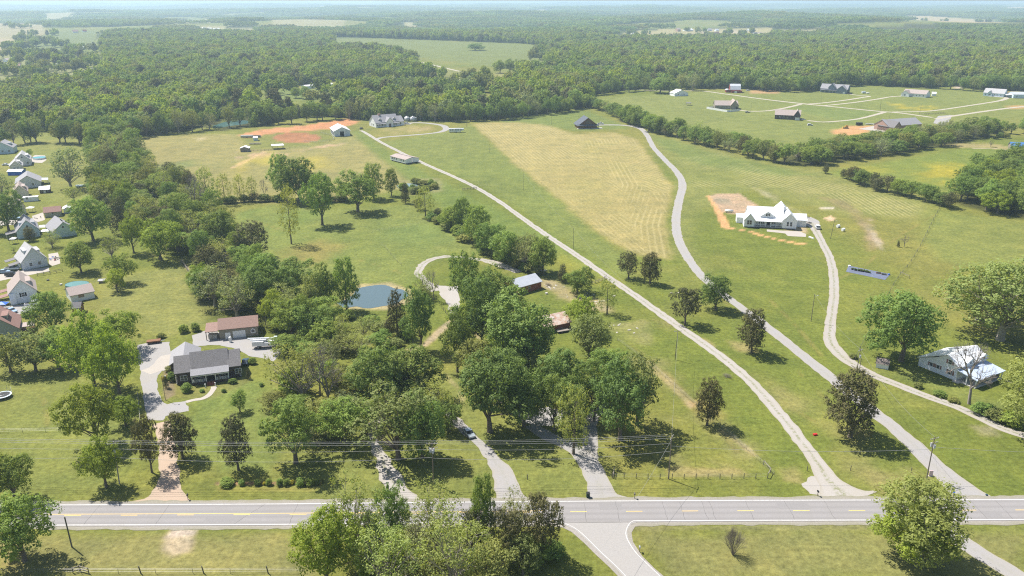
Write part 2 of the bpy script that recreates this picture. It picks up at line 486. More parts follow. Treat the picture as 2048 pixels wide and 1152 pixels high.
    area([(795, 250), (845, 248), (870, 256), (862, 262), (800, 258)], (.30, .22, .11), 4, .5, 3, .5)
    area([(395, 276), (410, 275), (408, 279), (396, 280)], (.42, .36, .22), 4, .7, 2)
    # white farmhouse garden plot and bare earth lines
    area([(1420, 390), (1478, 385), (1520, 415), (1500, 430), (1440, 424)], (.36, .255, .165), 1.2, .88, 1)
    area([(1462, 402), (1490, 402), (1506, 418), (1470, 420)], (.26, .215, .13), 2, .6, 1.5, .3)
    area([(1426, 394), (1456, 392), (1464, 408), (1458, 418), (1440, 414)], (.19, .180, .125), 1.5, .75, 1.5, .4)
    area([(1460, 392), (1485, 394), (1492, 400), (1466, 400)], (.19, .19, .09), 1.2, .6, 1, .4)
    line([(1416, 392, 1.6), (1430, 412, 2.4), (1443, 434, 4.2), (1452, 455, 4.2), (1470, 458, 1.6), (1500, 463, 1.8), (1520, 470, 2.6), (1550, 478, 1.6), (1590, 486, 2.6), (1612, 488, .8)], 2, (.46, .27, .12), .6, .95, .25)
    area([(1575, 440), (1615, 448), (1618, 472), (1570, 462)], (.36, .28, .19), 1.5, .7, 1, .4)
    area([(1594, 434), (1630, 436), (1640, 446), (1610, 446)], (.30, .22, .14), 1, .7, 1, .2)
    area([(1647, 436), (1662, 432), (1672, 438), (1660, 443)], (.50, .35, .22), .8, .95, .4)
    area([(1640, 416), (1668, 415), (1668, 419), (1642, 419)], (.48, .44, .38), .8, .9, .4)
    # around the red barn, rubbish, rocks
    area([(1060, 555), (1110, 560), (1150, 585), (1210, 600), (1225, 622), (1180, 625), (1130, 600), (1090, 580)], (.29, .245, .150), 2.5, .75, 2, .5)
    area([(880, 495), (1040, 535), (1060, 552), (1010, 560), (990, 535), (900, 520)], (.23, .225, .095), 5, .5, 3, .3)
    area([(1210, 645), (1290, 645), (1300, 690), (1240, 680)], (.30, .27, .16), 3, .5, 3, .7)
    area([(1310, 640), (1345, 645), (1340, 662), (1315, 656)], (.36, .27, .17), 2, .6, 1.5, .4)
    line([(1300, 722), (1370, 790), (1420, 850)], 2.2, (.33, .24, .13), 1, .6, .8, .3)
    area([(1372, 805), (1400, 800), (1450, 830), (1440, 846), (1400, 838)], (.42, .26, .12), 1.5, .8, 1.2, .4)
    area([(1450, 680), (1500, 690), (1520, 706), (1480, 704)], (.29, .24, .12), 2, .6, 1.5, .3)
    line([(1395, 672), (1420, 690), (1450, 712)], 2, (.30, .25, .14), 1.2, .6, 1, .3)
    area([(1115, 500), (1160, 515), (1250, 565), (1230, 575), (1150, 560), (1110, 540)], (.23, .225, .040), 6, .5, 4, .6)
    area([(1480, 735), (1560, 755), (1600, 800), (1640, 850), (1700, 880), (1760, 960), (1700, 930), (1620, 860), (1540, 790)], (.25, .22, .11), 5, .45, 4, .45)
    area([(1640, 860), (1790, 880), (1860, 960), (1800, 990), (1700, 930)], (.215, .195, .090), 5, .5, 3, .3)
    area([(1330, 935), (1480, 938), (1500, 950), (1340, 955)], (.38, .28, .15), 1.2, .6, 1.2, .7)
    area([(1200, 700), (1320, 720), (1430, 830), (1560, 940), (1450, 950), (1330, 930), (1330, 860), (1300, 760)], (.205, .200, .090), 4, .6, 3, .2)
    line([(1300, 735), (1340, 770), (1400, 830), (1490, 895), (1550, 945)], 1.6, (.30, .245, .13), .8, .7, .6, .2)
    area([(1560, 940), (1590, 935), (1600, 965), (1570, 960)], (.34, .27, .15), 1.5, .5, 1.2, .6)
    area([(1945, 852), (1990, 850), (2000, 872), (1960, 872)], (.34, .30, .22), 1.5, .6, 1.2, .5)
    area([(0, 1010), (600, 1010), (600, 1003), (0, 1005)], G_DRY, .8, .5, .6, .3)
    area([(0, 1058), (620, 1056), (620, 1066), (0, 1068)], G_LUSH, .7, .5, .6)
    area([(1265, 1052), (1740, 1050), (1740, 1058), (1270, 1062)], (.16, .165, .085), .8, .7, .6)
    area([(1262, 1068), (1290, 1072), (1298, 1100), (1280, 1110), (1268, 1095)], (.36, .29, .17), 1, .7, 1, .5)
    area([(0, 1066), (640, 1066), (640, 1160), (0, 1160)], (.172, .172, .072), 3, .75, 2)
    area([(1280, 1064), (2060, 1064), (2060, 1160), (1340, 1160)], (.172, .176, .072), 3, .75, 2)
    area([(1480, 1120), (1560, 1125), (1540, 1160), (1470, 1160)], G_DRY, 3, .5, 2, .3)
    area([(0, 1040), (50, 1125), (60, 1160), (-100, 1160)], (.36, .25, .13), 2, .7, 1.5, .3)
    # roadside dirt of the closed entry south of the road
    area([(345, 1058), (400, 1058), (390, 1080), (378, 1105), (345, 1112), (325, 1100), (332, 1075)], (.33, .27, .175), 1.2, .85, 1.2)
    area([(345, 1058), (400, 1058), (392, 1072), (336, 1072)], (.40, .35, .30), 1.0, .6, 1.2, .4)
    # lawns
    area([(0, 740), (130, 735), (290, 820), (290, 880), (230, 990), (0, 1000)], (.150, .178, .052), 4, .7)
    area([(200, 560), (370, 530), (430, 610), (420, 650), (330, 680), (280, 640), (200, 640)], (.172, .188, .062), 4, .75)
    area([(540, 950), (560, 860), (720, 800), (900, 740), (1100, 790), (1200, 850), (1235, 1000), (640, 1003), (540, 1003)], (.140, .172, .050), 5, .65, 3)
    area([(400, 780), (520, 760), (560, 860), (540, 950), (430, 950), (340, 880), (330, 840), (380, 830)], (.118, .165, .046), 3, .7, 2)
    area([(430, 963), (640, 963), (640, 970), (430, 971)], (.22, .125, .075), .5, .9, .4)
    area([(430, 973), (640, 973), (620, 984), (430, 984)], G_DRY, .8, .5, .6, .3)
    area([(325, 728), (345, 725), (352, 790), (330, 800)], (.16, .125, .085), .6, .8, .4)
    area([(340, 770), (500, 752), (500, 762), (420, 800), (350, 798)], (.15, .13, .06), 1.0, .35, .8)
    area([(545, 720), (600, 720), (600, 780), (560, 780)], (.33, .25, .14), 2, .6, 1.5, .5)
    area([(1820, 730), (1990, 800), (2060, 820), (2060, 860), (1900, 790), (1800, 750)], (.165, .200, .060), 3, .6, 2)
    area([(80, 268), (160, 262), (205, 330), (240, 350), (190, 420), (100, 400), (0, 300)], (.160, .185, .058), 4, .5)
    area([(175, 338), (240, 335), (245, 350), (190, 352)], (.24, .185, .10), 2, .6, 2, .3)
    area([(245, 500), (300, 495), (360, 520), (300, 530)], (.24, .22, .10), 2, .6, 1.5, .2)
    line([(362, 520), (385, 548), (398, 568)], 1.2, (.36, .32, .2), .5, .8)
    line([(430, 960), (432, 850), (430, 840)], .3, G_DRY, .3, .2)
    for P_ in ([(1540, 600), (1600, 660), (1650, 720), (1690, 760)], [(1420, 580), (1520, 660), (1600, 745), (1680, 830), (1760, 910)], [(1560, 800), (1640, 850), (1700, 880)], [(500, 440), (600, 470), (720, 520), (800, 545)], [(1260, 690), (1330, 740), (1430, 850), (1500, 930)], [(1670, 560), (1720, 540), (1800, 470), (1870, 430)], [(60, 780), (90, 800), (95, 850)]):
        line(P_, 1.3, G_DRY, .7, .55, .5, .2)
        line([(a + 9, b) for a, b in P_], .8, G_LUSH, .6, .4, .5, .2)
    # the two-track through the trees and scuffed lines
    line([(905, 642), (880, 662), (850, 690), (812, 703)], 3.0, (.34, .26, .17), .8, .75)
    line([(945, 655), (965, 690), (1000, 740)], 1.5, (.33, .27, .18), .8, .7, .6, .3)
    line([(890, 750), (915, 775), (925, 800)], 1.2, (.30, .26, .15), .6, .6, .5, .3)
    # pond margin
    area([(700, 585), (725, 568), (780, 566), (825, 580), (822, 605), (770, 620), (700, 618), (676, 608)], (.33, .28, .16), 1.5, .8, 1)
    area([(800, 362), (880, 355), (885, 385), (830, 392), (795, 380)], (.23, .215, .12), 3, .6, 2, .4)
    # far fields
    area([(600, 80), (672, 77), (1050, 88), (1110, 97), (1100, 118), (1095, 145), (1040, 140), (860, 118), (700, 98)], (.128, .160, .050), 8, .95)
    area([(985, 146), (1040, 140), (1095, 143), (1090, 160), (1060, 168), (1000, 166)], (.19, .195, .075), 8, .85)
    area([(840, 128), (940, 142), (990, 160), (900, 160), (850, 148)], (.155, .175, .062), 8, .7)
    area([(530, 180), (660, 175), (700, 192), (600, 200), (540, 198)], (.125, .170, .055), 8, .8)
    area([(695, 155), (800, 155), (840, 165), (780, 170), (700, 168)], (.200, .190, .085), 8, .8)
    area([(880, 192), (960, 192), (985, 203), (900, 208)], (.125, .175, .050), 6, .8)
    area(CLEAR[0], (.36, .27, .17), 10, .9); area(CLEAR[1], (.24, .22, .13), 10, .9)
    area(CLEAR[2], (.115, .150, .055), 10, .9); area(CLEAR[3], (.30, .25, .16), 8, .9)
    area(CLEAR[4], (.17, .185, .08), 8, .8)
    for c in (5, 6, 7, 8, 12, 13, 15, 16, 17, 18, 19): area(CLEAR[c], (.25, .245, .14), 12, .9)
    area(CLEAR[9], (.27, .25, .13), 10, .9)
    area([(1380, 63), (1430, 63), (1480, 66), (1540, 70), (1500, 74), (1400, 72)], (.34, .29, .22), 10, .7, 5, .4)
    for c in (10, 11): area(CLEAR[c], (.34, .27, .14), 14, .9)
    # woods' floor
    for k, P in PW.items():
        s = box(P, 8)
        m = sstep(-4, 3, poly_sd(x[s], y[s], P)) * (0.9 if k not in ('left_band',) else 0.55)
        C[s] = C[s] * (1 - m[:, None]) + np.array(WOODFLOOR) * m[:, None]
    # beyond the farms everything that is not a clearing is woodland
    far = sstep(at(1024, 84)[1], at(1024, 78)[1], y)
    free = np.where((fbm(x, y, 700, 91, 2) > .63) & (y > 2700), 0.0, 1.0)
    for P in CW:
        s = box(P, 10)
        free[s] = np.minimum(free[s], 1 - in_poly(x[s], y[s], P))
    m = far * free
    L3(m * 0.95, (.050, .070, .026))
    gr = sstep(.80, .98, C[:, 1] / np.maximum(C[:, 0], 1e-4))
    C[:, 0] *= .96; C[:, 1] *= .935 + .05 * (1 - gr); C[:, 2] *= .86 + .19 * (1 - gr)
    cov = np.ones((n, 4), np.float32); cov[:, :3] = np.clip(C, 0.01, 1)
    # mowing rows: distance from the field's edge (metres) and strength
    rows = np.zeros((n, 4), np.float32)
    HP = at_np(HAY); s = box(HP, 4)
    sd = poly_sd(x[s], y[s], HP)
    dl, _ = seg_dist(x[s], y[s], at(945, 247), at(1262, 535))
    RE = at_np([(1230, 262), (1272, 276), (1305, 320), (1346, 372), (1338, 420), (1331, 452), (1347, 520), (1360, 560)])
    dr = np.full(len(s), 1e9)
    for a in range(len(RE) - 1):
        q, _ = seg_dist(x[s], y[s], RE[a], RE[a + 1]); dr = np.minimum(dr, q)
    ph = np.where(dl < dr * 1.5 + 6 * (fbm(x[s], y[s], 60, 9, 2) - .5), dl, dr * .93)
    rows[s, 0] = ph; rows[s, 1] = sstep(0, 2, sd) * (0.10 + 0.38 * sstep(.35, .65, fbm(x[s], y[s], 40, 8, 3)))
    RP = at_np([(1300, 290), (1440, 300), (1560, 345), (1700, 370), (1860, 410), (1840, 440), (1700, 432), (1560, 380), (1480, 372), (1400, 380), (1470, 470), (1500, 540), (1440, 540), (1380, 470), (1362, 400), (1372, 350)])
    s = box(RP, 6)
    sd = poly_sd(x[s], y[s], RP)
    base = at_np([(1250, 240), (1440, 296), (1600, 335), (1760, 380), (1920, 430)])
    dd = np.full(len(s), 1e9)
    for a in range(len(base) - 1):
        q, _ = seg_dist(x[s], y[s], base[a], base[a + 1]); dd = np.minimum(dd, q)
    b2, _ = seg_dist(x[s], y[s], at(1362, 372), at(1520, 560))
    lower = sstep(at(0, 375)[1], at(0, 400)[1], y[s])
    rows[s, 0] = np.where(y[s] < at(0, 385)[1], b2, dd * 0.8)
    rows[s, 1] = np.maximum(rows[s, 1], sstep(0, 10, sd) * 0.55 * sstep(.40, .62, fbm(x[s], y[s], 34, 18, 3)))
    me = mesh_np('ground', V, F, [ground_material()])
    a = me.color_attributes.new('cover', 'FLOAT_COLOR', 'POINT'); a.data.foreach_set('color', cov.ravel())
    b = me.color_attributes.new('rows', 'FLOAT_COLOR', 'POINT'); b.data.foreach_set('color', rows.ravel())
    # windrow colour added in the material
    m = me.materials[0]; N, L = m.node_tree.nodes, m.node_tree.links
    P_ = N['Principled BSDF']; src = P_.inputs['Base Color'].links[0].from_socket
    ra = N.new('ShaderNodeAttribute'); ra.attribute_name = 'rows'
    sp = N.new('ShaderNodeSeparateXYZ'); L.new(ra.outputs['Vector'], sp.inputs[0])
    geo = N.new('ShaderNodeNewGeometry')
    wn = noise_node(N, L, 0.05, 2, 0.5, geo.outputs['Position'])
    def M(op, a, b=None):
        x_ = N.new('ShaderNodeMath'); x_.operation = op
        for i_, q in enumerate((a, b)):
            if q is None: continue
            if isinstance(q, (int, float)): x_.inputs[i_].default_value = q
            else: L.new(q, x_.inputs[i_])
        return x_.outputs[0]
    phs = M('ADD', M('MULTIPLY', sp.outputs[0], 2 * math.pi / 2.7), M('MULTIPLY', wn.outputs[0], .5))
    sn = M('POWER', M('ADD', M('MULTIPLY', M('SINE', phs), 0.5), 0.5), 3.0)
    br = noise_node(N, L, 0.5, 4, 0.7, geo.outputs['Position'])
    brk = N.new('ShaderNodeMapRange'); brk.inputs[1].default_value = .38; brk.inputs[2].default_value = .58
    L.new(br.outputs[0], brk.inputs[0])
    k = M('MULTIPLY', M('MULTIPLY', sn, sp.outputs[1]), M('ADD', M('MULTIPLY', brk.outputs[0], .7), .3))
    mx = N.new('ShaderNodeMix'); mx.data_type = 'RGBA'; L.new(k, mx.inputs[0]); L.new(src, mx.inputs[6])
    mx.inputs[7].default_value = (0.43, 0.36, 0.175, 1)
    L.new(mx.outputs[2], P_.inputs['Base Color'])
    o = link('ground', me); tag(o, kind='structure')
    return o
build_ground()

# ================================================================ ROADS AND DRIVES
def road_mat(name, col, edge, track=0.0, trackcol=(.16, .17, .07), speck=0.12, scale=3.0, lanes=0.0):
    m, nt, N, L, P = nmat(name)
    geo = N.new('ShaderNodeNewGeometry')
    uv = N.new('ShaderNodeUVMap')
    sp = N.new('ShaderNodeSeparateXYZ'); L.new(uv.outputs[0], sp.inputs[0])
    n1 = noise_node(N, L, scale, 6, 0.75, geo.outputs['Position'])
    n2 = noise_node(N, L, 0.16, 4, 0.6, geo.outputs['Position'])
    def M(op, a, b=None, c=None):
        x_ = N.new('ShaderNodeMath'); x_.operation = op
        for i_, q in enumerate((a, b, c)):
            if q is None: continue
            if isinstance(q, (int, float)): x_.inputs[i_].default_value = q
            else: L.new(q, x_.inputs[i_])
        return x_.outputs[0]
    def mix(f, a, b):
        mx = N.new('ShaderNodeMix'); mx.data_type = 'RGBA'
        if isinstance(f, float): mx.inputs[0].default_value = f
        else: L.new(f, mx.inputs[0])
        for k_, q in ((6, a), (7, b)):
            if isinstance(q, tuple): mx.inputs[k_].default_value = (*q, 1)
            else: L.new(q, mx.inputs[k_])
        return mx.outputs[2]
    def mr(n, a, b, lo, hi):
        r = N.new('ShaderNodeMapRange'); r.inputs[1].default_value = a; r.inputs[2].default_value = b
        r.inputs[3].default_value = lo; r.inputs[4].default_value = hi; L.new(n, r.inputs[0]); return r.outputs[0]
    dark = tuple(c * (1 - speck) for c in col); lite = tuple(min(1, c * (1 + speck)) for c in col)
    c = mix(mr(n1.outputs[0], .3, .7, 0, 1), dark, lite)
    c = mix(mr(n2.outputs[0], .4, .75, 0, .45), c, edge)
    ab = M('ABSOLUTE', M('SUBTRACT', sp.outputs[0], 0.5))          # 0 centre .. 0.5 edge
    if lanes:
        # wheel paths a little darker and smoother than the rest, stretched along the road
        w = M('ABSOLUTE', M('SUBTRACT', M('PINGPONG', M('MULTIPLY', ab, 4.0), 1.0), 0.5))
        c = mix(M('MULTIPLY', mr(w, 0, .35, 1, 0), lanes), c, tuple(q * .72 for q in col))
    if track:
        f = mr(ab, 0.04, 0.16, 1, 0)
        nn = noise_node(N, L, 1.1, 4, .7, geo.outputs['Position'])
        f = M('MULTIPLY', M('MULTIPLY', f, mr(nn.outputs[0], .42, .6, 0, 1)), track)
        c = mix(f, c, trackcol)
    nn2 = noise_node(N, L, 1.7, 4, .7, geo.outputs['Position'])
    e = M('MULTIPLY', mr(ab, 0.36, 0.5, 0, 1), mr(nn2.outputs[0], .35, .65, .3, 1))
    c = mix(e, c, edge)
    L.new(c, P.inputs['Base Color'])
    P.inputs['Roughness'].default_value = 0.9; P.inputs['Specular IOR Level'].default_value = 0.25
    b = N.new('ShaderNodeBump'); b.inputs['Strength'].default_value = 0.6; b.inputs['Distance'].default_value = 0.04
    n4 = noise_node(N, L, 9, 3, 0.7, geo.outputs['Position'])
    L.new(n4.outputs[0], b.inputs['Height']); L.new(b.outputs[0], P.inputs['Normal'])
    return m

M_GRAVEL = road_mat('pale_gravel', (.325, .30, .27), (.30, .26, .19), .9)
M_GRAVEL2 = road_mat('grey_gravel', (.29, .277, .268), (.30, .27, .21), .15)
M_GRAVEL3 = road_mat('white_gravel', (.34, .315, .285), (.29, .26, .20), .8)
M_BROWN = road_mat('brown_aggregate', (.38, .285, .21), (.33, .27, .19), 0)
M_ASPH = road_mat('sunbleached_asphalt', (.255, .242, .236), (.23, .215, .20), 0, speck=.10, lanes=.45)
M_SHOULD = road_mat('gravel_shoulder', (.28, .255, .23), (.20, .19, .12), 0, speck=.25)
M_CONC = road_mat('concrete', (.36, .325, .285), (.42, .38, .32), 0, speck=.08)

def strip_world(name, Q, w, mat, z, jit=0.0, step=1.6, seed=0, cols=5):
    Q = np.asarray(Q, float); w = np.asarray(w, float)
    seg = np.hypot(*np.diff(Q, axis=0).T); s = np.concatenate([[0], np.cumsum(seg)])
    n = max(2, int(s[-1] / step) + 1)
    t = np.linspace(0, s[-1], n)
    cx = np.interp(t, s, Q[:, 0]); cy = np.interp(t, s, Q[:, 1]); ww = np.interp(t, s, w)
    dx = np.gradient(cx); dy = np.gradient(cy); l = np.hypot(dx, dy) + 1e-9
    nx, ny = dy / l, -dx / l          # to the right
    jl = (vnoise(t / 1.9, t * 0 + seed, 3) - .5) * 2 * jit + (vnoise(t / 7, t * 0 + seed, 13) - .5) * jit
    jr = (vnoise(t / 2.1, t * 0 + seed + 9, 4) - .5) * 2 * jit + (vnoise(t / 8, t * 0 + seed + 5, 14) - .5) * jit
    V = []; UV = []
    for k in range(cols):
        a = k / (cols - 1)
        off = -(ww / 2 + jl) * (1 - a) + (ww / 2 + jr) * a
        X = cx + nx * off; Y = cy + ny * off
        crown = 0.0
        V.append(np.stack([X, Y, hill(X, Y) + z + crown], 1)); UV.append(np.stack([np.full(n, a), t / 4.0], 1))
    V = np.stack(V, 1).reshape(-1, 3); UV = np.stack(UV, 1).reshape(-1, 2)
    i = (np.arange(n - 1)[:, None] * cols + np.arange(cols - 1)[None, :]).ravel()
    F = np.stack([i, i + 1, i + 1 + cols, i + cols], 1)
    me = mesh_np(name, V, F, [mat])
    uvl = me.uv_layers.new(name='UVMap'); uvl.data.foreach_set('uv', UV[F.ravel()].astype(np.float32).ravel())
    return me

def drive(name, P, mat, z=0.03, jit=0.25, seed=0, sm=6, step=1.6):
    P = np.asarray(P, float)
    S = spline(P, sm)
    Q = at_np(S[:, :2])
    me = strip_world(name, Q, np.maximum(S[:, 2], .3), mat, z, jit * (1.5 if jit < .26 or jit > .34 else .8), step * .7, seed)
    return tag(link(name, me), kind='structure')

def patch(name, P, mat, z=0.03, jit=0.3):
    """an irregular flat area: outline resampled and roughened"""
    Q = at_np(P); n = len(Q); out = []
    for i in range(n):
        a, b = Q[i], Q[(i + 1) % n]; k = max(2, int(np.hypot(*(b - a)) / 1.2))
        for j in range(k):
            p = a + (b - a) * j / k
            q = vnoise(np.array([p[0] / 2.0]), np.array([p[1] / 2.0]), 5)[0] - .5
            r = vnoise(np.array([p[0] / 2.0 + 50]), np.array([p[1] / 2.0]), 6)[0] - .5
            out.append((p[0] + 2 * q * jit, p[1] + 2 * r * jit, z))
    me = bpy.data.meshes.new(name); me.from_pydata(out, [], [tuple(range(len(out)))]); me.materials.append(mat)
    me.uv_layers.new(name='UVMap')
    for d in me.uv_layers[0].data: d.uv = (0.3, 0)
    return tag(link(name, me), kind='structure')

# main road: north and south edge lines as seen, extended both ways
NL = [(-900, 1013), (-300, 1012), (0, 1011), (250, 1010), (560, 1008.5), (900, 1005), (1200, 1002.7), (1500, 1001.2), (1750, 1000.6), (2048, 1000), (2400, 999.6), (3000, 999.5)]
SL = [(-900, 1052), (-300, 1051.6), (0, 1051), (250, 1050.4), (560, 1049.2), (900, 1046), (1200, 1042.6), (1500, 1041.2), (1750, 1040.6), (2048, 1039.4), (2400, 1038.6), (3000, 1038)]
NW, SW = at_np(NL), at_np(SL)
def mid_line(f):   # between the edge lines, sampled by x
    xs = np.linspace(-260, 330, 160)
    yn = np.interp(xs, NW[:, 0], NW[:, 1]); ys_ = np.interp(xs, SW[:, 0], SW[:, 1])
    return np.stack([xs, yn * (1 - f) + ys_ * f], 1)
cl = mid_line(.5)
width = float(np.mean(np.abs(mid_line(0)[:, 1] - mid_line(1)[:, 1])))
tag(link('road_shoulder', strip_world('road_shoulder', cl, np.full(len(cl), width + 3.4), M_SHOULD, .04, .35, 1.2, 3)), kind='structure')
tag(link('road', strip_world('road', cl, np.full(len(cl), width + .9), M_ASPH, .08, .05, 1.6, 4, 9)), kind='structure')
M_WHITEP = surf('worn_white_road_paint', (.66, .65, .62), .8, .10, 2.0, col2=(.46, .45, .43))
M_YELP = surf('worn_yellow_road_paint', (.72, .50, .13), .8, .12, 2.0)
xj0, xj1 = at(1098, 1043)[0], at(1266, 1042)[0]
tag(link('edge_line', strip_world('edge_line', mid_line(0), np.full(160, .22), M_WHITEP, .088, .01, 2)), kind='structure')
for lo, hi in ((-260, xj0), (xj1, 330)):
    q = mid_line(1); q = q[(q[:, 0] > lo) & (q[:, 0] < hi)]
    q = np.vstack([[lo, np.interp(lo, mid_line(1)[:, 0], mid_line(1)[:, 1])], q, [hi, np.interp(hi, mid_line(1)[:, 0], mid_line(1)[:, 1])]])
    tag(link('edge_line', strip_world('edge_line', q, np.full(len(q), .22), M_WHITEP, .088, .01, 2)), kind='structure')
# yellow: solid line for the eastbound side up to the junction, dashes all along
q = mid_line(.47); q = q[q[:, 0] < at(1120, 1024)[0]]
tag(link('solid_yellow_line', strip_world('solid_yellow_line', q, np.full(len(q), .15), M_YELP, .088, .01, 2)), kind='structure')
x0d = at(1268, 1021)[0]; q = mid_line(.5)
yl = mid_line(.53)
for k in range(-19, 14):
    xa = x0d - 1.8 + k * 12.2; xb = xa + 3.6
    if xb > 310 or xa < -230: continue
    pts = [(xx, np.interp(xx, yl[:, 0], yl[:, 1])) for xx in (xa, (xa + xb) / 2, xb)]
    tag(link('centre_dash', strip_world('centre_dash', pts, [.17] * 3, M_YELP, .090, .0, 2)), kind='structure')

# side road south of the junction, as a polygon with its flared mouth
def poly_sheet(name, P, mat, z, uvx=.3):
    Q = at_np(P)
    me = bpy.data.meshes.new(name); me.from_pydata([(a, b, z) for a, b in Q], [], [tuple(range(len(Q)))]); me.materials.append(mat)
    me.uv_layers.new(name='UVMap')
    for d in me.uv_layers[0].data: d.uv = (uvx, 0)
    me.validate()
    return tag(link(name, me), kind='structure')
LW = [(1062, 1046), (1100, 1044), (1125, 1048), (1150, 1060), (1175, 1082), (1200, 1107), (1225, 1130), (1250, 1156), (1290, 1205)]
RW = [(1380, 1205), (1330, 1158), (1300, 1133), (1275, 1108), (1257, 1080), (1254, 1062), (1262, 1048), (1275, 1045), (1320, 1044)]
M_ASPH2 = road_mat('side_road_asphalt', (.30, .285, .268), (.31, .29, .26), 0, speck=.12)
poly_sheet('side_road_shoulder', [(p[0] - 7, p[1] + 4) for p in LW] + [(p[0] + 9, p[1] + 4) for p in RW], M_SHOULD, .046)
poly_sheet('side_road', LW + RW, M_ASPH2, .062)
for S in (LW[1:], [(1321, 1205 - 50), (1296, 1131), (1271, 1106), (1254.5, 1080), (1252, 1064), (1259, 1048.5), (1267, 1043)]):
    s_ = spline([(a + (3 if S is not None and S[0][0] < 1200 else 0), b - 1, .13) for a, b in S], 6)
    tag(link('edge_line', strip_world('edge_line', at_np(s_[:, :2]), s_[:, 2], M_WHITEP, .094, .0, 1)), kind='structure')

D1 = [(1704, 1003, 17), (1688, 992, 13.5), (1672, 975, 7.5), (1650, 950, 5.0), (1627, 915, 4.0), (1600, 880, 3.9), (1560, 829, 3.9), (1500, 762, 3.8), (1430, 704, 3.8), (1350, 648, 3.7), (1270, 591, 3.6), (1200, 543, 3.5), (1150, 508, 3.5), (1100, 475, 3.5), (1050, 440, 3.4), (1000, 404, 3.4), (950, 374, 3.4), (900, 350, 3.3), (850, 328, 3.3), (800, 304, 3.2), (765, 286, 3.2), (748, 276, 3.2), (730, 265, 3.2), (722, 261, 3.2)]
drive('gravel_drive', D1, M_GRAVEL3, .034, .3, 1)
drive('gravel_drive', [(752, 279, 4), (765, 275, 4), (800, 272, 4), (850, 268, 4), (880, 264, 4.4), (892, 258, 5.5), (885, 251, 5.5), (860, 247, 5), (838, 245.5, 4.6), (822, 246, 5), (812, 249, 7)], M_GRAVEL2, .030, .3, 2)
patch('gravel_apron', [(1602, 966), (1618, 952), (1650, 950), (1690, 985), (1740, 996), (1752, 1003), (1640, 1003), (1650, 990), (1625, 990)], M_GRAVEL3, .028, .6)
D2 = [(1950, 1003, 11), (1936, 990, 8.6), (1905, 962, 6.4), (1868, 930, 5.5), (1832, 895, 5.0), (1795, 862, 4.6), (1750, 826, 4.4), (1700, 786, 4.2), (1650, 746, 4.2), (1600, 706, 4.1), (1550, 666, 4.1), (1500, 628, 4.0), (1460, 599, 4.0), (1425, 572, 4.0), (1398, 546, 4.1), (1372, 510, 4.2), (1356, 475, 4.3), (1352, 440, 4.5), (1357, 405, 4.6), (1365, 370, 4.8), (1354, 345, 4.4), (1330, 320, 4.2), (1308, 296, 4.2), (1296, 274, 4.4), (1284, 259, 5), (1262, 252, 5.6), (1235, 250, 5.4), (1205, 250, 5), (1190, 251, 5)]
drive('grey_drive', D2, M_GRAVEL2, .036, .15, 3)
D3 = [(2160, 898, 3.4), (2100, 885, 3.4), (2048, 871, 3.4), (2005, 857, 3.4), (1960, 835, 3.4), (1911, 813, 3.4), (1860, 795, 3.4), (1811, 776, 3.5), (1765, 758, 3.6), (1728, 741, 3.8), (1696, 722, 4.2), (1672, 700, 4.8), (1660, 680, 4.2), (1661, 645, 3.6), (1667, 605, 3.5), (1668, 560, 3.6), (1661, 520, 3.5), (1646, 488, 3.5), (1634, 465, 3.8), (1626, 452, 5), (1622, 445, 9)]
drive('farmhouse_drive', D3, M_GRAVEL, .038, .11, 4)
patch('farmhouse_parking', [(1598, 436), (1620, 434), (1637, 441), (1641, 456), (1620, 455), (1600, 447)], M_GRAVEL2, .030, .4)
drive('gravel_drive', [(1868, 1040, 12), (1885, 1052, 6.5), (1920, 1080, 4.6), (1960, 1106, 4.4), (2000, 1131, 4.3), (2040, 1155, 4.3), (2090, 1185, 4.2)], M_GRAVEL2, .033, .3, 5)
drive('gravel_drive', [(1212, 1003, 11.5), (1204, 990, 7), (1196, 965, 5.2), (1182, 935, 5.5), (1160, 905, 4.6), (1130, 888, 4), (1095, 872, 3.8), (1060, 850, 3.5)], M_GRAVEL2, .034, .3, 6)
drive('gravel_drive', [(1180, 930, 4.2), (1180, 890, 3.8), (1180, 850, 3.6), (1192, 822, 3.6), (1210, 808, 3.2)], M_GRAVEL2, .030, .3, 7)
patch('gravel_yard', [(1030, 822), (1100, 815), (1130, 822), (1120, 850), (1060, 850), (1040, 840)], M_GRAVEL2, .026, .6)
drive('gravel_drive', [(1023, 1005, 9), (1018, 990, 6.4), (1010, 960, 5.2), (995, 930, 4), (975, 905, 3.5), (950, 880, 3.2), (925, 858, 3), (900, 832, 2.8), (875, 806, 2.6), (850, 780, 2.6), (800, 750, 2.6)], M_GRAVEL2, .034, .35, 8)
drive('gravel_drive', [(805, 1008, 8), (795, 985, 6), (780, 955, 4.6), (765, 925, 3.2), (752, 900, 2.2), (742, 880, 2.4), (745, 862, 3), (752, 850, 4), (756, 835, 4)], M_GRAVEL3, .034, .4, 9)
drive('brown_drive', [(322, 1006, 15), (330, 994, 9), (335, 970, 5.2), (338, 940, 4.4), (337, 905, 4.2), (330, 870, 4.0), (322, 845, 4.2)], M_BROWN, .034, .25, 10)
patch('gravel_parking', [(276, 690), (300, 684), (338, 684), (345, 740), (322, 742), (314, 752), (316, 778), (324, 803), (335, 808), (372, 802), (376, 822), (330, 832), (326, 840), (295, 840), (286, 790), (279, 740)], M_GRAVEL2, .030, .35)
patch('gravel_yard', [(384, 671), (415, 660), (500, 676), (562, 676), (566, 700), (548, 722), (498, 712), (478, 700), (440, 690), (386, 692)], M_GRAVEL2, .030, .35)
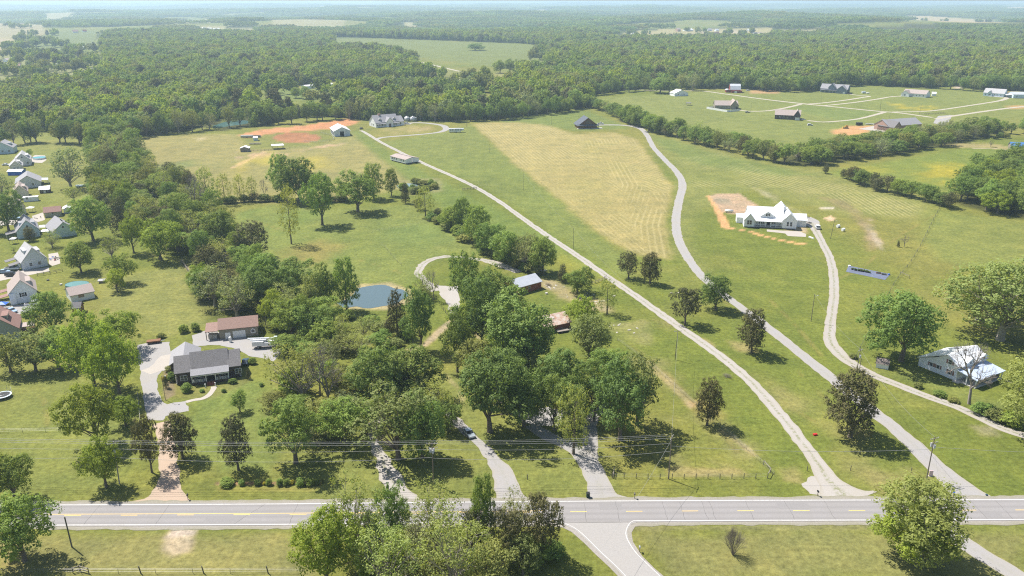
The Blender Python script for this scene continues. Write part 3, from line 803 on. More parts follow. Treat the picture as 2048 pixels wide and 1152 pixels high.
patch('tan_gravel_strip', [(279, 742), (300, 735), (322, 712), (345, 708), (345, 738), (322, 741), (300, 748)], M_CONC, .036, .3)
drive('front_path', [(372, 804, 1.5), (388, 800, 1.5), (405, 797, 1.5), (418, 790, 1.5), (426, 780, 1.5), (428, 773, 1.8)], M_CONC, .04, .06, 11, 6, .6)
patch('barn_lot', [(872, 571), (915, 573), (921, 592), (917, 618), (908, 640), (898, 628), (895, 605), (880, 588)], M_GRAVEL3, .030, .6)
drive('loop_track', [(872, 582, 4), (848, 560, 3.4), (838, 545, 3.2), (846, 528, 3.2), (870, 517, 3.2), (900, 513, 3.2), (940, 517, 3.4), (975, 522, 4), (1010, 533, 4.6), (1036, 545, 4)], M_GRAVEL, .028, .4, 12)
# upper right lanes
M_LANE = road_mat('pale_lane', (.37, .33, .265), (.30, .27, .17), 0)
drive('lane', [(1180, 181, 4), (1250, 179, 4), (1330, 182, 4), (1400, 182, 5), (1450, 188, 5), (1536, 199.5, 5.6), (1611, 208, 6.5), (1671, 214, 5.6), (1756, 222.5, 5.6), (1800, 226, 5.6), (1865, 235, 5)], M_LANE, .05, .3, 13)
drive('lane', [(1478, 220, 4), (1500, 222.5, 4.4), (1536, 221.5, 4.4), (1570, 216, 4.4), (1602, 208.5, 5)], M_LANE, .046, .3, 14)
drive('lane', [(1612, 208.5, 5), (1650, 205.5, 4.4), (1690, 200.5, 4.2), (1725, 195, 4.4), (1738, 192.6, 5), (1715, 190.5, 4), (1695, 187.8, 4)], M_LANE, .046, .3, 15)
drive('lane', [(1645, 211.5, 4.4), (1700, 206, 4.2), (1750, 199, 4.2), (1780, 193.8, 4), (1806, 192, 5)], M_LANE, .044, .3, 16)
drive('lane', [(1770, 224, 5), (1745, 231, 4.4), (1715, 238, 4.2), (1680, 242, 4.2), (1645, 244, 4.2), (1615, 241, 5)], M_LANE, .044, .3, 17)
drive('lane', [(1785, 224, 5), (1830, 223.4, 4.2), (1870, 221, 4), (1930, 212.5, 4), (1985, 204, 4.2), (2005, 200, 5), (2014, 195, 6), (2006, 192, 5)], M_LANE, .042, .3, 18)
drive('lane', [(1872, 238, 5), (1900, 233, 5), (1960, 224, 5), (2020, 216, 5), (2080, 210, 5)], M_LANE, .048, .3, 19)
patch('gravel_apron', [(1866, 246), (1876, 232), (1905, 230), (1900, 240), (1888, 252)], M_GRAVEL2, .03, .8)
drive('lane', [(843, 124.5, 5), (870, 131, 6), (905, 139.5, 6), (935, 146, 6), (975, 155, 6), (1010, 162, 6), (1040, 166, 6)], M_LANE, .06, .4, 20)
drive('lane', [(885, 161.5, 5), (905, 160.5, 5), (940, 158, 5), (960, 157, 5)], M_LANE, .06, .4, 21)
drive('lane', [(1945, 297, 3.5), (2000, 298, 3.5), (2060, 312, 4)], road_mat('dirt_track', (.30, .25, .15), (.2, .2, .08), 0), .03, .5, 22)
patch('concrete_pad', [(1716, 258), (1772, 247), (1790, 250), (1776, 265), (1742, 261)], M_CONC, .05, .1)

# water
def water(name, P, col, z=.05):
    m, nt, N, L, Pn = nmat(name)
    Pn.inputs['Base Color'].default_value = (*col, 1); Pn.inputs['Roughness'].default_value = .12
    geo = N.new('ShaderNodeNewGeometry')
    b = N.new('ShaderNodeBump'); b.inputs['Strength'].default_value = .25; b.inputs['Distance'].default_value = .05
    n4 = noise_node(N, L, 1.6, 4, 0.6, geo.outputs['Position'])
    L.new(n4.outputs[0], b.inputs['Height']); L.new(b.outputs[0], Pn.inputs['Normal'])
    S = spline([(*p, 0) for p in P] + [(*P[0], 0)], 6)[:-1]
    Q = at_np(S[:, :2])
    me = bpy.data.meshes.new(name); me.from_pydata([(a, b_, z) for a, b_ in Q], [], [tuple(range(len(Q)))]); me.materials.append(m)
    return tag(link(name, me), kind='structure')
water('pond', [(674, 606), (690, 600), (706, 590), (714, 578), (740, 572), (768, 570), (790, 577), (806, 580), (817, 591), (803, 600), (790, 609), (768, 612), (735, 617), (712, 613), (690, 616)], (.080, .118, .122))
water('pond', [(792, 372), (812, 367), (835, 370), (830, 380), (805, 380)], (.16, .21, .21))
water('pond', [(425, 252), (455, 243), (492, 241), (495, 247), (460, 252), (430, 257)], (.075, .150, .145))

# cracks and mended places in the carriageway
M_CRK = surf('road_crack', (.10, .095, .09), .9, .2, 3.0)
M_PATCH = road_mat('mended_asphalt', (.228, .217, .212), (.23, .22, .21), 0, speck=.1)
rc = random.Random(8)
for px_ in (60, 190, 330, 480, 590, 1170, 1235, 1330, 1365, 1410, 1425, 1500, 1580, 1660, 1960, 2010):
    xa = at(px_, 1022)[0]; y1_ = np.interp(xa, NW[:, 0], NW[:, 1]) + .2; y0_ = np.interp(xa, SW[:, 0], SW[:, 1]) - .2
    sl_ = rc.choice((0, 0, rc.uniform(-5, 6)))
    pts_ = [(xa + sl_ * f + rc.uniform(-.15, .15), y0_ + (y1_ - y0_) * f) for f in np.linspace(0, 1, 9)]
    tag(link('road_crack', strip_world('road_crack', pts_, [.055] * 9, M_CRK, .086, .01, .6, 5, 2)), kind='structure')
for px_, w_, f0, f1 in ((1200, 5, .55, .95), (420, 8, .08, .42), (1560, 7, .56, .92), (1960, 4, .1, .4)):
    xa = at(px_, 1022)[0]; yn_ = np.interp(xa, NW[:, 0], NW[:, 1]); ys_ = np.interp(xa, SW[:, 0], SW[:, 1])
    ym = ys_ + (yn_ - ys_) * (f0 + f1) / 2
    tag(link('road_patch', strip_world('road_patch', [(xa, ym), (xa + w_, ym - .05)], [(yn_ - ys_) * (f1 - f0)] * 2, M_PATCH, .0835, .04, .5, 6, 5)), kind='structure')
# ================================================================ TREES
def leaf_mat(name, c1, c2, trans=0.35, hue_lo=0.84, hue_hi=1.2):
    """leaf colour between c1 and c2 per clump, with a drift of its own for each tree"""
    m, nt, N, L, P = nmat(name)
    N.remove(P)
    out = N['Material Output']
    a = N.new('ShaderNodeAttribute'); a.attribute_name = 'tint'
    oi = N.new('ShaderNodeObjectInfo')
    mx = N.new('ShaderNodeMix'); mx.data_type = 'RGBA'
    mx.inputs[6].default_value = (*c1, 1); mx.inputs[7].default_value = (*c2, 1)
    L.new(a.outputs['Fac'], mx.inputs[0])
    mr = N.new('ShaderNodeMapRange'); mr.inputs[3].default_value = hue_lo; mr.inputs[4].default_value = hue_hi
    L.new(oi.outputs['Random'], mr.inputs[0])
    sc = N.new('ShaderNodeVectorMath'); sc.operation = 'SCALE'
    L.new(mx.outputs[2], sc.inputs[0]); L.new(mr.outputs[0], sc.inputs['Scale'])
    # second random channel: shift towards yellow or towards blue green
    m2 = N.new('ShaderNodeMath'); m2.operation = 'MULTIPLY'; m2.inputs[1].default_value = 7.31
    L.new(oi.outputs['Random'], m2.inputs[0])
    fr = N.new('ShaderNodeMath'); fr.operation = 'FRACT'; L.new(m2.outputs[0], fr.inputs[0])
    mh = N.new('ShaderNodeMix'); mh.data_type = 'RGBA'
    mh.inputs[6].default_value = (1.14, 1.03, .86, 1); mh.inputs[7].default_value = (.94, 1.0, 1.03, 1)
    L.new(fr.outputs[0], mh.inputs[0])
    mm = N.new('ShaderNodeVectorMath'); mm.operation = 'MULTIPLY'
    L.new(sc.outputs[0], mm.inputs[0]); L.new(mh.outputs[2], mm.inputs[1])
    d = N.new('ShaderNodeBsdfDiffuse'); t = N.new('ShaderNodeBsdfTranslucent'); g = N.new('ShaderNodeBsdfGlossy')
    g.inputs['Roughness'].default_value = .7; g.inputs['Color'].default_value = (.9, .95, .9, 1)
    L.new(mm.outputs[0], d.inputs[0])
    tt = N.new('ShaderNodeVectorMath'); tt.operation = 'MULTIPLY'; tt.inputs[1].default_value = (1.35, 1.30, .55)
    L.new(mm.outputs[0], tt.inputs[0]); L.new(tt.outputs[0], t.inputs[0])
    s = N.new('ShaderNodeMixShader'); s.inputs[0].default_value = trans
    L.new(d.outputs[0], s.inputs[1]); L.new(t.outputs[0], s.inputs[2])
    s2 = N.new('ShaderNodeMixShader'); s2.inputs[0].default_value = .012
    L.new(s.outputs[0], s2.inputs[1]); L.new(g.outputs[0], s2.inputs[2])
    L.new(s2.outputs[0], out.inputs[0])
    return m

BARK = surf('grey_brown_bark', (.16, .13, .10), .9, .3, 3.0, bump=.03)
BARKL = surf('pale_bark', (.33, .29, .24), .9, .25, 3.0, bump=.03)
LM = {
 'oak': leaf_mat('oak_leaves', (.120, .180, .042), (.215, .292, .078), .36),
 'green': leaf_mat('green_leaves', (.150, .222, .044), (.252, .335, .078), .38),
 'olive': leaf_mat('olive_leaves', (.165, .195, .054), (.270, .295, .095), .36),
 'maple': leaf_mat('yellow_green_leaves', (.185, .255, .028), (.300, .370, .055), .42),
 'airy': leaf_mat('pale_spring_leaves', (.230, .280, .075), (.340, .385, .120), .42),
 'grey': leaf_mat('grey_green_leaves', (.170, .205, .085), (.275, .310, .140), .36),
 'cedar': leaf_mat('cedar_needles', (.075, .082, .032), (.150, .140, .060), .15),
 'yellow': leaf_mat('flowering_shrub', (.30, .27, .02), (.42, .34, .03), .3),
}

def rand_dir(n, r):
    v = r.normal(size=(n, 3)); return v / (np.linalg.norm(v, axis=1, keepdims=True) + 1e-9)

def leaves_at(P, Nn, size, r, asp=0.62):
    """one small folded-less blade (4 corners) per point"""
    n = len(P)
    t = np.cross(Nn, rand_dir(n, r)); t /= np.linalg.norm(t, axis=1, keepdims=True) + 1e-9
    b = np.cross(Nn, t)
    s = (size * r.uniform(.65, 1.3, n))[:, None]
    V = np.stack([P + t * s, P + b * s * asp, P - t * s, P - b * s * asp], 1)
    return V.reshape(-1, 3)

def crown(kind, seed, det):
    """returns leaf vertices (4 per leaf), tint per leaf, list of lobes"""
    r = np.random.default_rng(seed)
    H, Rr = 14.0, 6.0
    lobes = []
    ph = r.uniform(0, 6.28, 3)
    def asym(a): return 1 + .16 * math.sin(a + ph[0]) + .12 * math.sin(2 * a + ph[1]) + .08 * math.sin(3 * a + ph[2])
    if kind == 'round':
        n = 24
        for i in range(n):
            z = 1 - 1.84 * (i + .5) / n; a = i * 2.39996 + r.uniform(-.5, .5)
            q = math.sqrt(max(0, 1 - z * z))
            k = r.uniform(.50, .90) * asym(a)
            lobes.append((q * math.cos(a) * Rr * k, q * math.sin(a) * Rr * k, 7.5 + z * 6.6 * min(k, .88), r.uniform(1.15, 2.15)))
        lobes.append((0, 0, 9.0, 2.3)); lobes.append((.4, -.3, 5.8, 2.3)); lobes.append((r.uniform(-2, 2), r.uniform(-2, 2), 12.2, 1.3))
    elif kind == 'spread':
        n = 23
        for i in range(n):
            z = 1 - 1.6 * (i + .5) / n; a = i * 2.39996 + r.uniform(-.6, .6)
            q = math.sqrt(max(0, 1 - z * z))
            k = r.uniform(.42, .95) * asym(a)
            lobes.append((q * math.cos(a) * Rr * k, q * math.sin(a) * Rr * k, 6.9 + z * 6.8 * min(k, .9), r.uniform(1.0, 2.0)))
        lobes.append((0, 0, 8, 2.2)); lobes.append((r.uniform(-2.5, 2.5), r.uniform(-2.5, 2.5), 11.8, 1.3))
    elif kind == 'tall':
        n = 24
        for i in range(n):
            h = 2.6 + 10.6 * (i + .5) / n; a = i * 2.39996 + r.uniform(-.5, .5)
            prof = 3.6 * math.sin(math.pi * min(1, max(.06, ((h - 1.2) / 13.6)) ** .8)) + .7
            k = r.uniform(.5, .95)
            lobes.append((math.cos(a) * prof * k * 1.25, math.sin(a) * prof * k * 1.25, h, r.uniform(1.2, 1.9)))
    elif kind == 'cone':
        n = 30
        for i in range(n):
            h = 1.0 + 12.0 * (i + .5) / n; a = i * 2.39996 + r.uniform(-.4, .4)
            prof = 4.9 * (1 - (h / 14.3)) ** .72 + .2
            k = r.uniform(.62, .92)
            lobes.append((math.cos(a) * prof * k, math.sin(a) * prof * k, h, .7 + prof * .26))
    elif kind == 'oval':
        n = 30
        for i in range(n):
            h = 2.2 + 11 * (i + .5) / n; a = i * 2.39996 + r.uniform(-.4, .4)
            tt = (h - 1.5) / 12.8
            prof = 5.2 * (math.sin(math.pi * tt ** .75)) ** .7 * .82 * asym(a)
            k = r.uniform(.70, .95)
            lobes.append((math.cos(a) * prof * k, math.sin(a) * prof * k, h, r.uniform(1.3, 1.75)))
        lobes.append((0, 0, 6, 3)); lobes.append((0, 0, 9.5, 2.4))
    elif kind == 'shrub':
        n = 16
        for i in range(n):
            z = 1 - 1.1 * (i + .5) / n; a = i * 2.39996 + r.uniform(-.5, .5)
            q = math.sqrt(max(0, 1 - z * z)); k = r.uniform(.5, .75)
            lobes.append((q * math.cos(a) * Rr * k, q * math.sin(a) * Rr * k, 3.5 + z * 10.5 * k, r.uniform(2.0, 3.0)))
        lobes.append((0, 0, 5, 4.0))
    Lb = np.array(lobes)
    ncl, nlf, csz, lsz, core = det
    VV, TT = [], []
    for li in range(len(Lb)):
        c = Lb[li, :3]; rad = Lb[li, 3]
        k = max(3, int(ncl * (rad / 1.9) ** 2))
        d = rand_dir(k, r)
        d[:, 2] = np.where(d[:, 2] < -.45, -d[:, 2], d[:, 2])
        P = c + d * rad * r.uniform(.82, 1.06, k)[:, None]
        # drop clumps buried in a neighbouring lobe
        dist = np.linalg.norm(P[:, None, :] - Lb[None, :, :3], axis=2) / Lb[None, :, 3]
        dist[:, li] = 9
        keep = dist.min(axis=1) > .80
        P, d = P[keep], d[keep]
        if kind not in ('cone', 'shrub'): g = P[:, 2] > 1.3
        else: g = P[:, 2] > .25
        P, d = P[g], d[g]
        if len(P):
            m = len(P); cr = csz * r.uniform(.7, 1.25, m)
            e = rand_dir(m * nlf, r)
            dd = np.repeat(d, nlf, 0)
            e = e * .85 + dd * .5 + np.array([0, 0, .45])
            Q = np.repeat(P, nlf, 0) + e * np.repeat(cr, nlf)[:, None] * r.uniform(.45, 1.0, m * nlf)[:, None]
            Nn = e + rand_dir(len(e), r) * .38; Nn /= np.linalg.norm(Nn, axis=1, keepdims=True) + 1e-9
            VV.append(leaves_at(Q, Nn, lsz, r))
            TT.append(np.clip(np.repeat(r.uniform(0, 1, m), nlf) * .7 + r.uniform(0, .35, m * nlf), 0, 1))
        # inner leaves keep the crown from being hollow
        kc = int(core * rad * rad)
        if kc:
            Q = c + rand_dir(kc, r) * rad * r.uniform(.25, .8, kc)[:, None]
            g = Q[:, 2] > 1.0
            Q = Q[g]
            VV.append(leaves_at(Q, rand_dir(len(Q), r), lsz * 1.5, r, .8)); TT.append(r.uniform(0, .5, len(Q)))
    return np.concatenate(VV), np.concatenate(TT), Lb

def crown_mesh(name, V, T, mat, mb=None, mats=None):
    n = len(V) // 4
    F = np.arange(n * 4).reshape(n, 4)
    me = mesh_np(name, V, F, [mat])
    a = me.attributes.new('tint', 'FLOAT', 'POINT'); a.data.foreach_set('value', np.repeat(T, 4).astype(np.float32))
    return me

def wood_mb(kind, Lb, seed, rich=0, thick=1.0, droop=0):
    r = random.Random(seed)
    mb = MB()
    fork = 3.0 if kind not in ('tall', 'cone') else 11.0
    r0 = .42 * thick
    lean = (r.uniform(-.25, .25), r.uniform(-.25, .25))
    top = Vector((lean[0], lean[1], fork))
    mb.tube((0, 0, -.4), (0, 0, .5), r0 * 1.45, r0 * 1.05, 8, False)
    mb.tube((0, 0, .5), top, r0 * 1.05, r0 * .72 if fork < 5 else r0 * .18, 8, False)
    idx = list(range(len(Lb))); r.shuffle(idx)
    for j, i in enumerate(idx[:(12 if rich == 0 else len(Lb))]):
        c = Vector(Lb[i, :3])
        f = r.uniform(.55, 1.0) * fork if fork < 5 else min(fork * .95, max(1.0, c.z - 1.0))
        p = Vector((top.x * f / fork, top.y * f / fork, f))
        mdl = p.lerp(c, .5) + Vector((r.uniform(-.4, .4), r.uniform(-.4, .4), r.uniform(.1, .7)))
        rr = r0 * r.uniform(.26, .42) * (1 if fork < 5 else .4)
        mb.tube(p, mdl, rr, rr * .65, 5, False); mb.tube(mdl, c, rr * .65, rr * .3, 5, False)
        if rich:
            for _ in range(rich):
                e = c + Vector((r.gauss(0, 1), r.gauss(0, 1), r.gauss(.35, .8))).normalized() * Lb[i, 3] * r.uniform(.9, 1.25)
                q = mdl.lerp(c, r.uniform(.1, .95))
                mb.tube(q, e, rr * .32, rr * .12, 3, False)
    return mb

HI = {'std': (27, 26, .80, .185, 12), 'airy': (17, 15, .9, .165, 3), 'dense': (32, 18, .60, .165, 14)}
PROTO = {}     # species -> list of (crown mesh, trunk mesh)
def proto(species, shape, mat, det, n, rich=0, bark=None, thick=1.0):
    L_ = []
    for k in range(n):
        seed = sum(map(ord, species)) * 7 + k * 13
        V, T, Lb = crown(shape[k % len(shape)], seed, det)
        L_.append((crown_mesh('crown', V, T, LM[mat]), wood_mb(shape[k % len(shape)], Lb, seed, rich, thick).mesh('trunk', bark or BARK, True)))
    PROTO[species] = L_
proto('oak', ['round', 'spread', 'round', 'spread'], 'oak', HI['std'], 4)
proto('green', ['round', 'spread', 'round', 'spread'], 'green', HI['std'], 4)
proto('olive', ['spread', 'round'], 'olive', (20, 14, .85, .22, 6), 2, 1)
proto('maple', ['round', 'spread'], 'maple', HI['std'], 2)
proto('airy', ['spread', 'round', 'spread'], 'airy', HI['airy'], 3, 3, BARKL)
proto('feather', ['spread', 'round'], 'airy', (28, 24, .85, .175, 8), 2, 2, BARKL)
proto('grey', ['spread', 'round'], 'grey', (17, 12, .9, .21, 3), 2, 2, BARKL)
proto('cedar', ['oval', 'round', 'oval', 'round'], 'cedar', HI['dense'], 4)
proto('conifer', ['cone', 'cone'], 'cedar', HI['dense'], 2)
proto('tall', ['tall', 'tall'], 'green', HI['std'], 2)
proto('tallairy', ['tall'], 'airy', (17, 13, .8, .2, 3), 1, 2, BARK)
proto('shrub', ['shrub', 'shrub'], 'green', (16, 12, 1.2, .42, 5), 2)
proto('oliveshrub', ['shrub'], 'olive', (16, 12, 1.2, .42, 5), 1)
proto('yellowshrub', ['shrub'], 'yellow', (14, 10, 1.2, .5, 4), 1)

def bare_mesh(seed, levels=5, spread=.55, base=.45, multi=1):
    r = random.Random(seed); mb = MB()
    def grow(p, d, L, rad, lev):
        q = p + d * L
        mb.tube(p, q, rad, rad * .62, 6 if lev > 3 else (4 if lev > 1 else 3), False)
        if lev == 0: return
        for _ in range(3 if lev > 1 else 3):
            e = (d + Vector((r.gauss(0, spread), r.gauss(0, spread), r.gauss(.08, spread * .7)))).normalized()
            grow(q.lerp(p, r.uniform(0, .35)), e, L * r.uniform(.62, .86), rad * .58, lev - 1)
    for _ in range(multi):
        d = Vector((r.gauss(0, .09 if multi == 1 else .5), r.gauss(0, .09 if multi == 1 else .5), 1)).normalized()
        grow(Vector((0, 0, -.3)), d, 3.9 if multi == 1 else 3.2, base, levels)
    zm = max(v[2] for v in mb.v); xm = sorted(math.hypot(v[0], v[1]) for v in mb.v)[int(len(mb.v) * .985)]
    mb.v = [(v[0] * 6 / xm, v[1] * 6 / xm, v[2] * 14 / zm) for v in mb.v]
    return mb
DEADM = surf('weathered_dead_wood', (.30, .26, .23), .9, .25, 2.0)
TWIG = surf('twiggy_grey_brown', (.215, .185, .155), .9, .25, 2.0)
PROTO['bare'] = [(bare_mesh(3, 6).mesh('branches', DEADM, True), None), (bare_mesh(8, 6).mesh('branches', TWIG, True), None)]
PROTO['baresh'] = [(bare_mesh(5, 4, .34, .10, 22).mesh('branches', TWIG, True), None)]

KINDN = {'oak': 'oak_tree', 'green': 'leafy_tree', 'olive': 'olive_green_tree', 'maple': 'maple_tree', 'airy': 'spring_tree', 'feather': 'feathery_tree', 'grey': 'grey_green_tree', 'cedar': 'cedar_tree', 'conifer': 'cedar_tree',
         'tall': 'poplar_tree', 'tallairy': 'poplar_tree', 'shrub': 'shrub', 'oliveshrub': 'shrub', 'yellowshrub': 'shrub', 'bare': 'bare_tree', 'baresh': 'bare_shrub'}
TREES = []
def tree(x, y, w, h, sp, label=None, group=None, var=None, whole=False):
    """stand a tree whose foot is seen at (x, y) in the photo and whose crown there is w wide and h high"""
    X, Y = at(x, y)
    hm = max(1.0, height_for(Y, y - h)); wm = w / (FPX / (Y * CT + CAMH * ST))
    if sp in ('oak', 'green', 'olive') and wm > 6: wm *= 1.07
    # a wide crown reaches up in the picture by its own depth as well
    hm = max(hm - .05 * wm, hm * .8) if sp not in ('shrub', 'oliveshrub', 'yellowshrub') else hm * .8
    return place_tree(X, Y, hill(X, Y) if Y > 1800 else 0.0, wm, hm, sp, label, group, var, whole)

def place_tree(X, Y, Z, wm, hm, sp, label=None, group=None, var=None, whole=False):
    P = PROTO[sp]; i = (var if var is not None else random.randrange(len(P))) % len(P)
    cm, tm = P[i]
    t = empty(KINDN[sp], (X, Y, Z - .05), random.uniform(0, 6.28))
    k = wm / 12.0
    t.scale = (k * random.uniform(.94, 1.06), k * random.uniform(.94, 1.06), hm / 14.0)
    c = link('branches' if tm is None else 'crown', cm, t)
    if tm is not None: link('trunk', tm, t)
    cat = 'shrub' if 'shrub' in KINDN[sp] else 'tree'
    tag(t, label or 'tree', cat, group)
    TREES.append((X, Y, wm / 2))
    return t

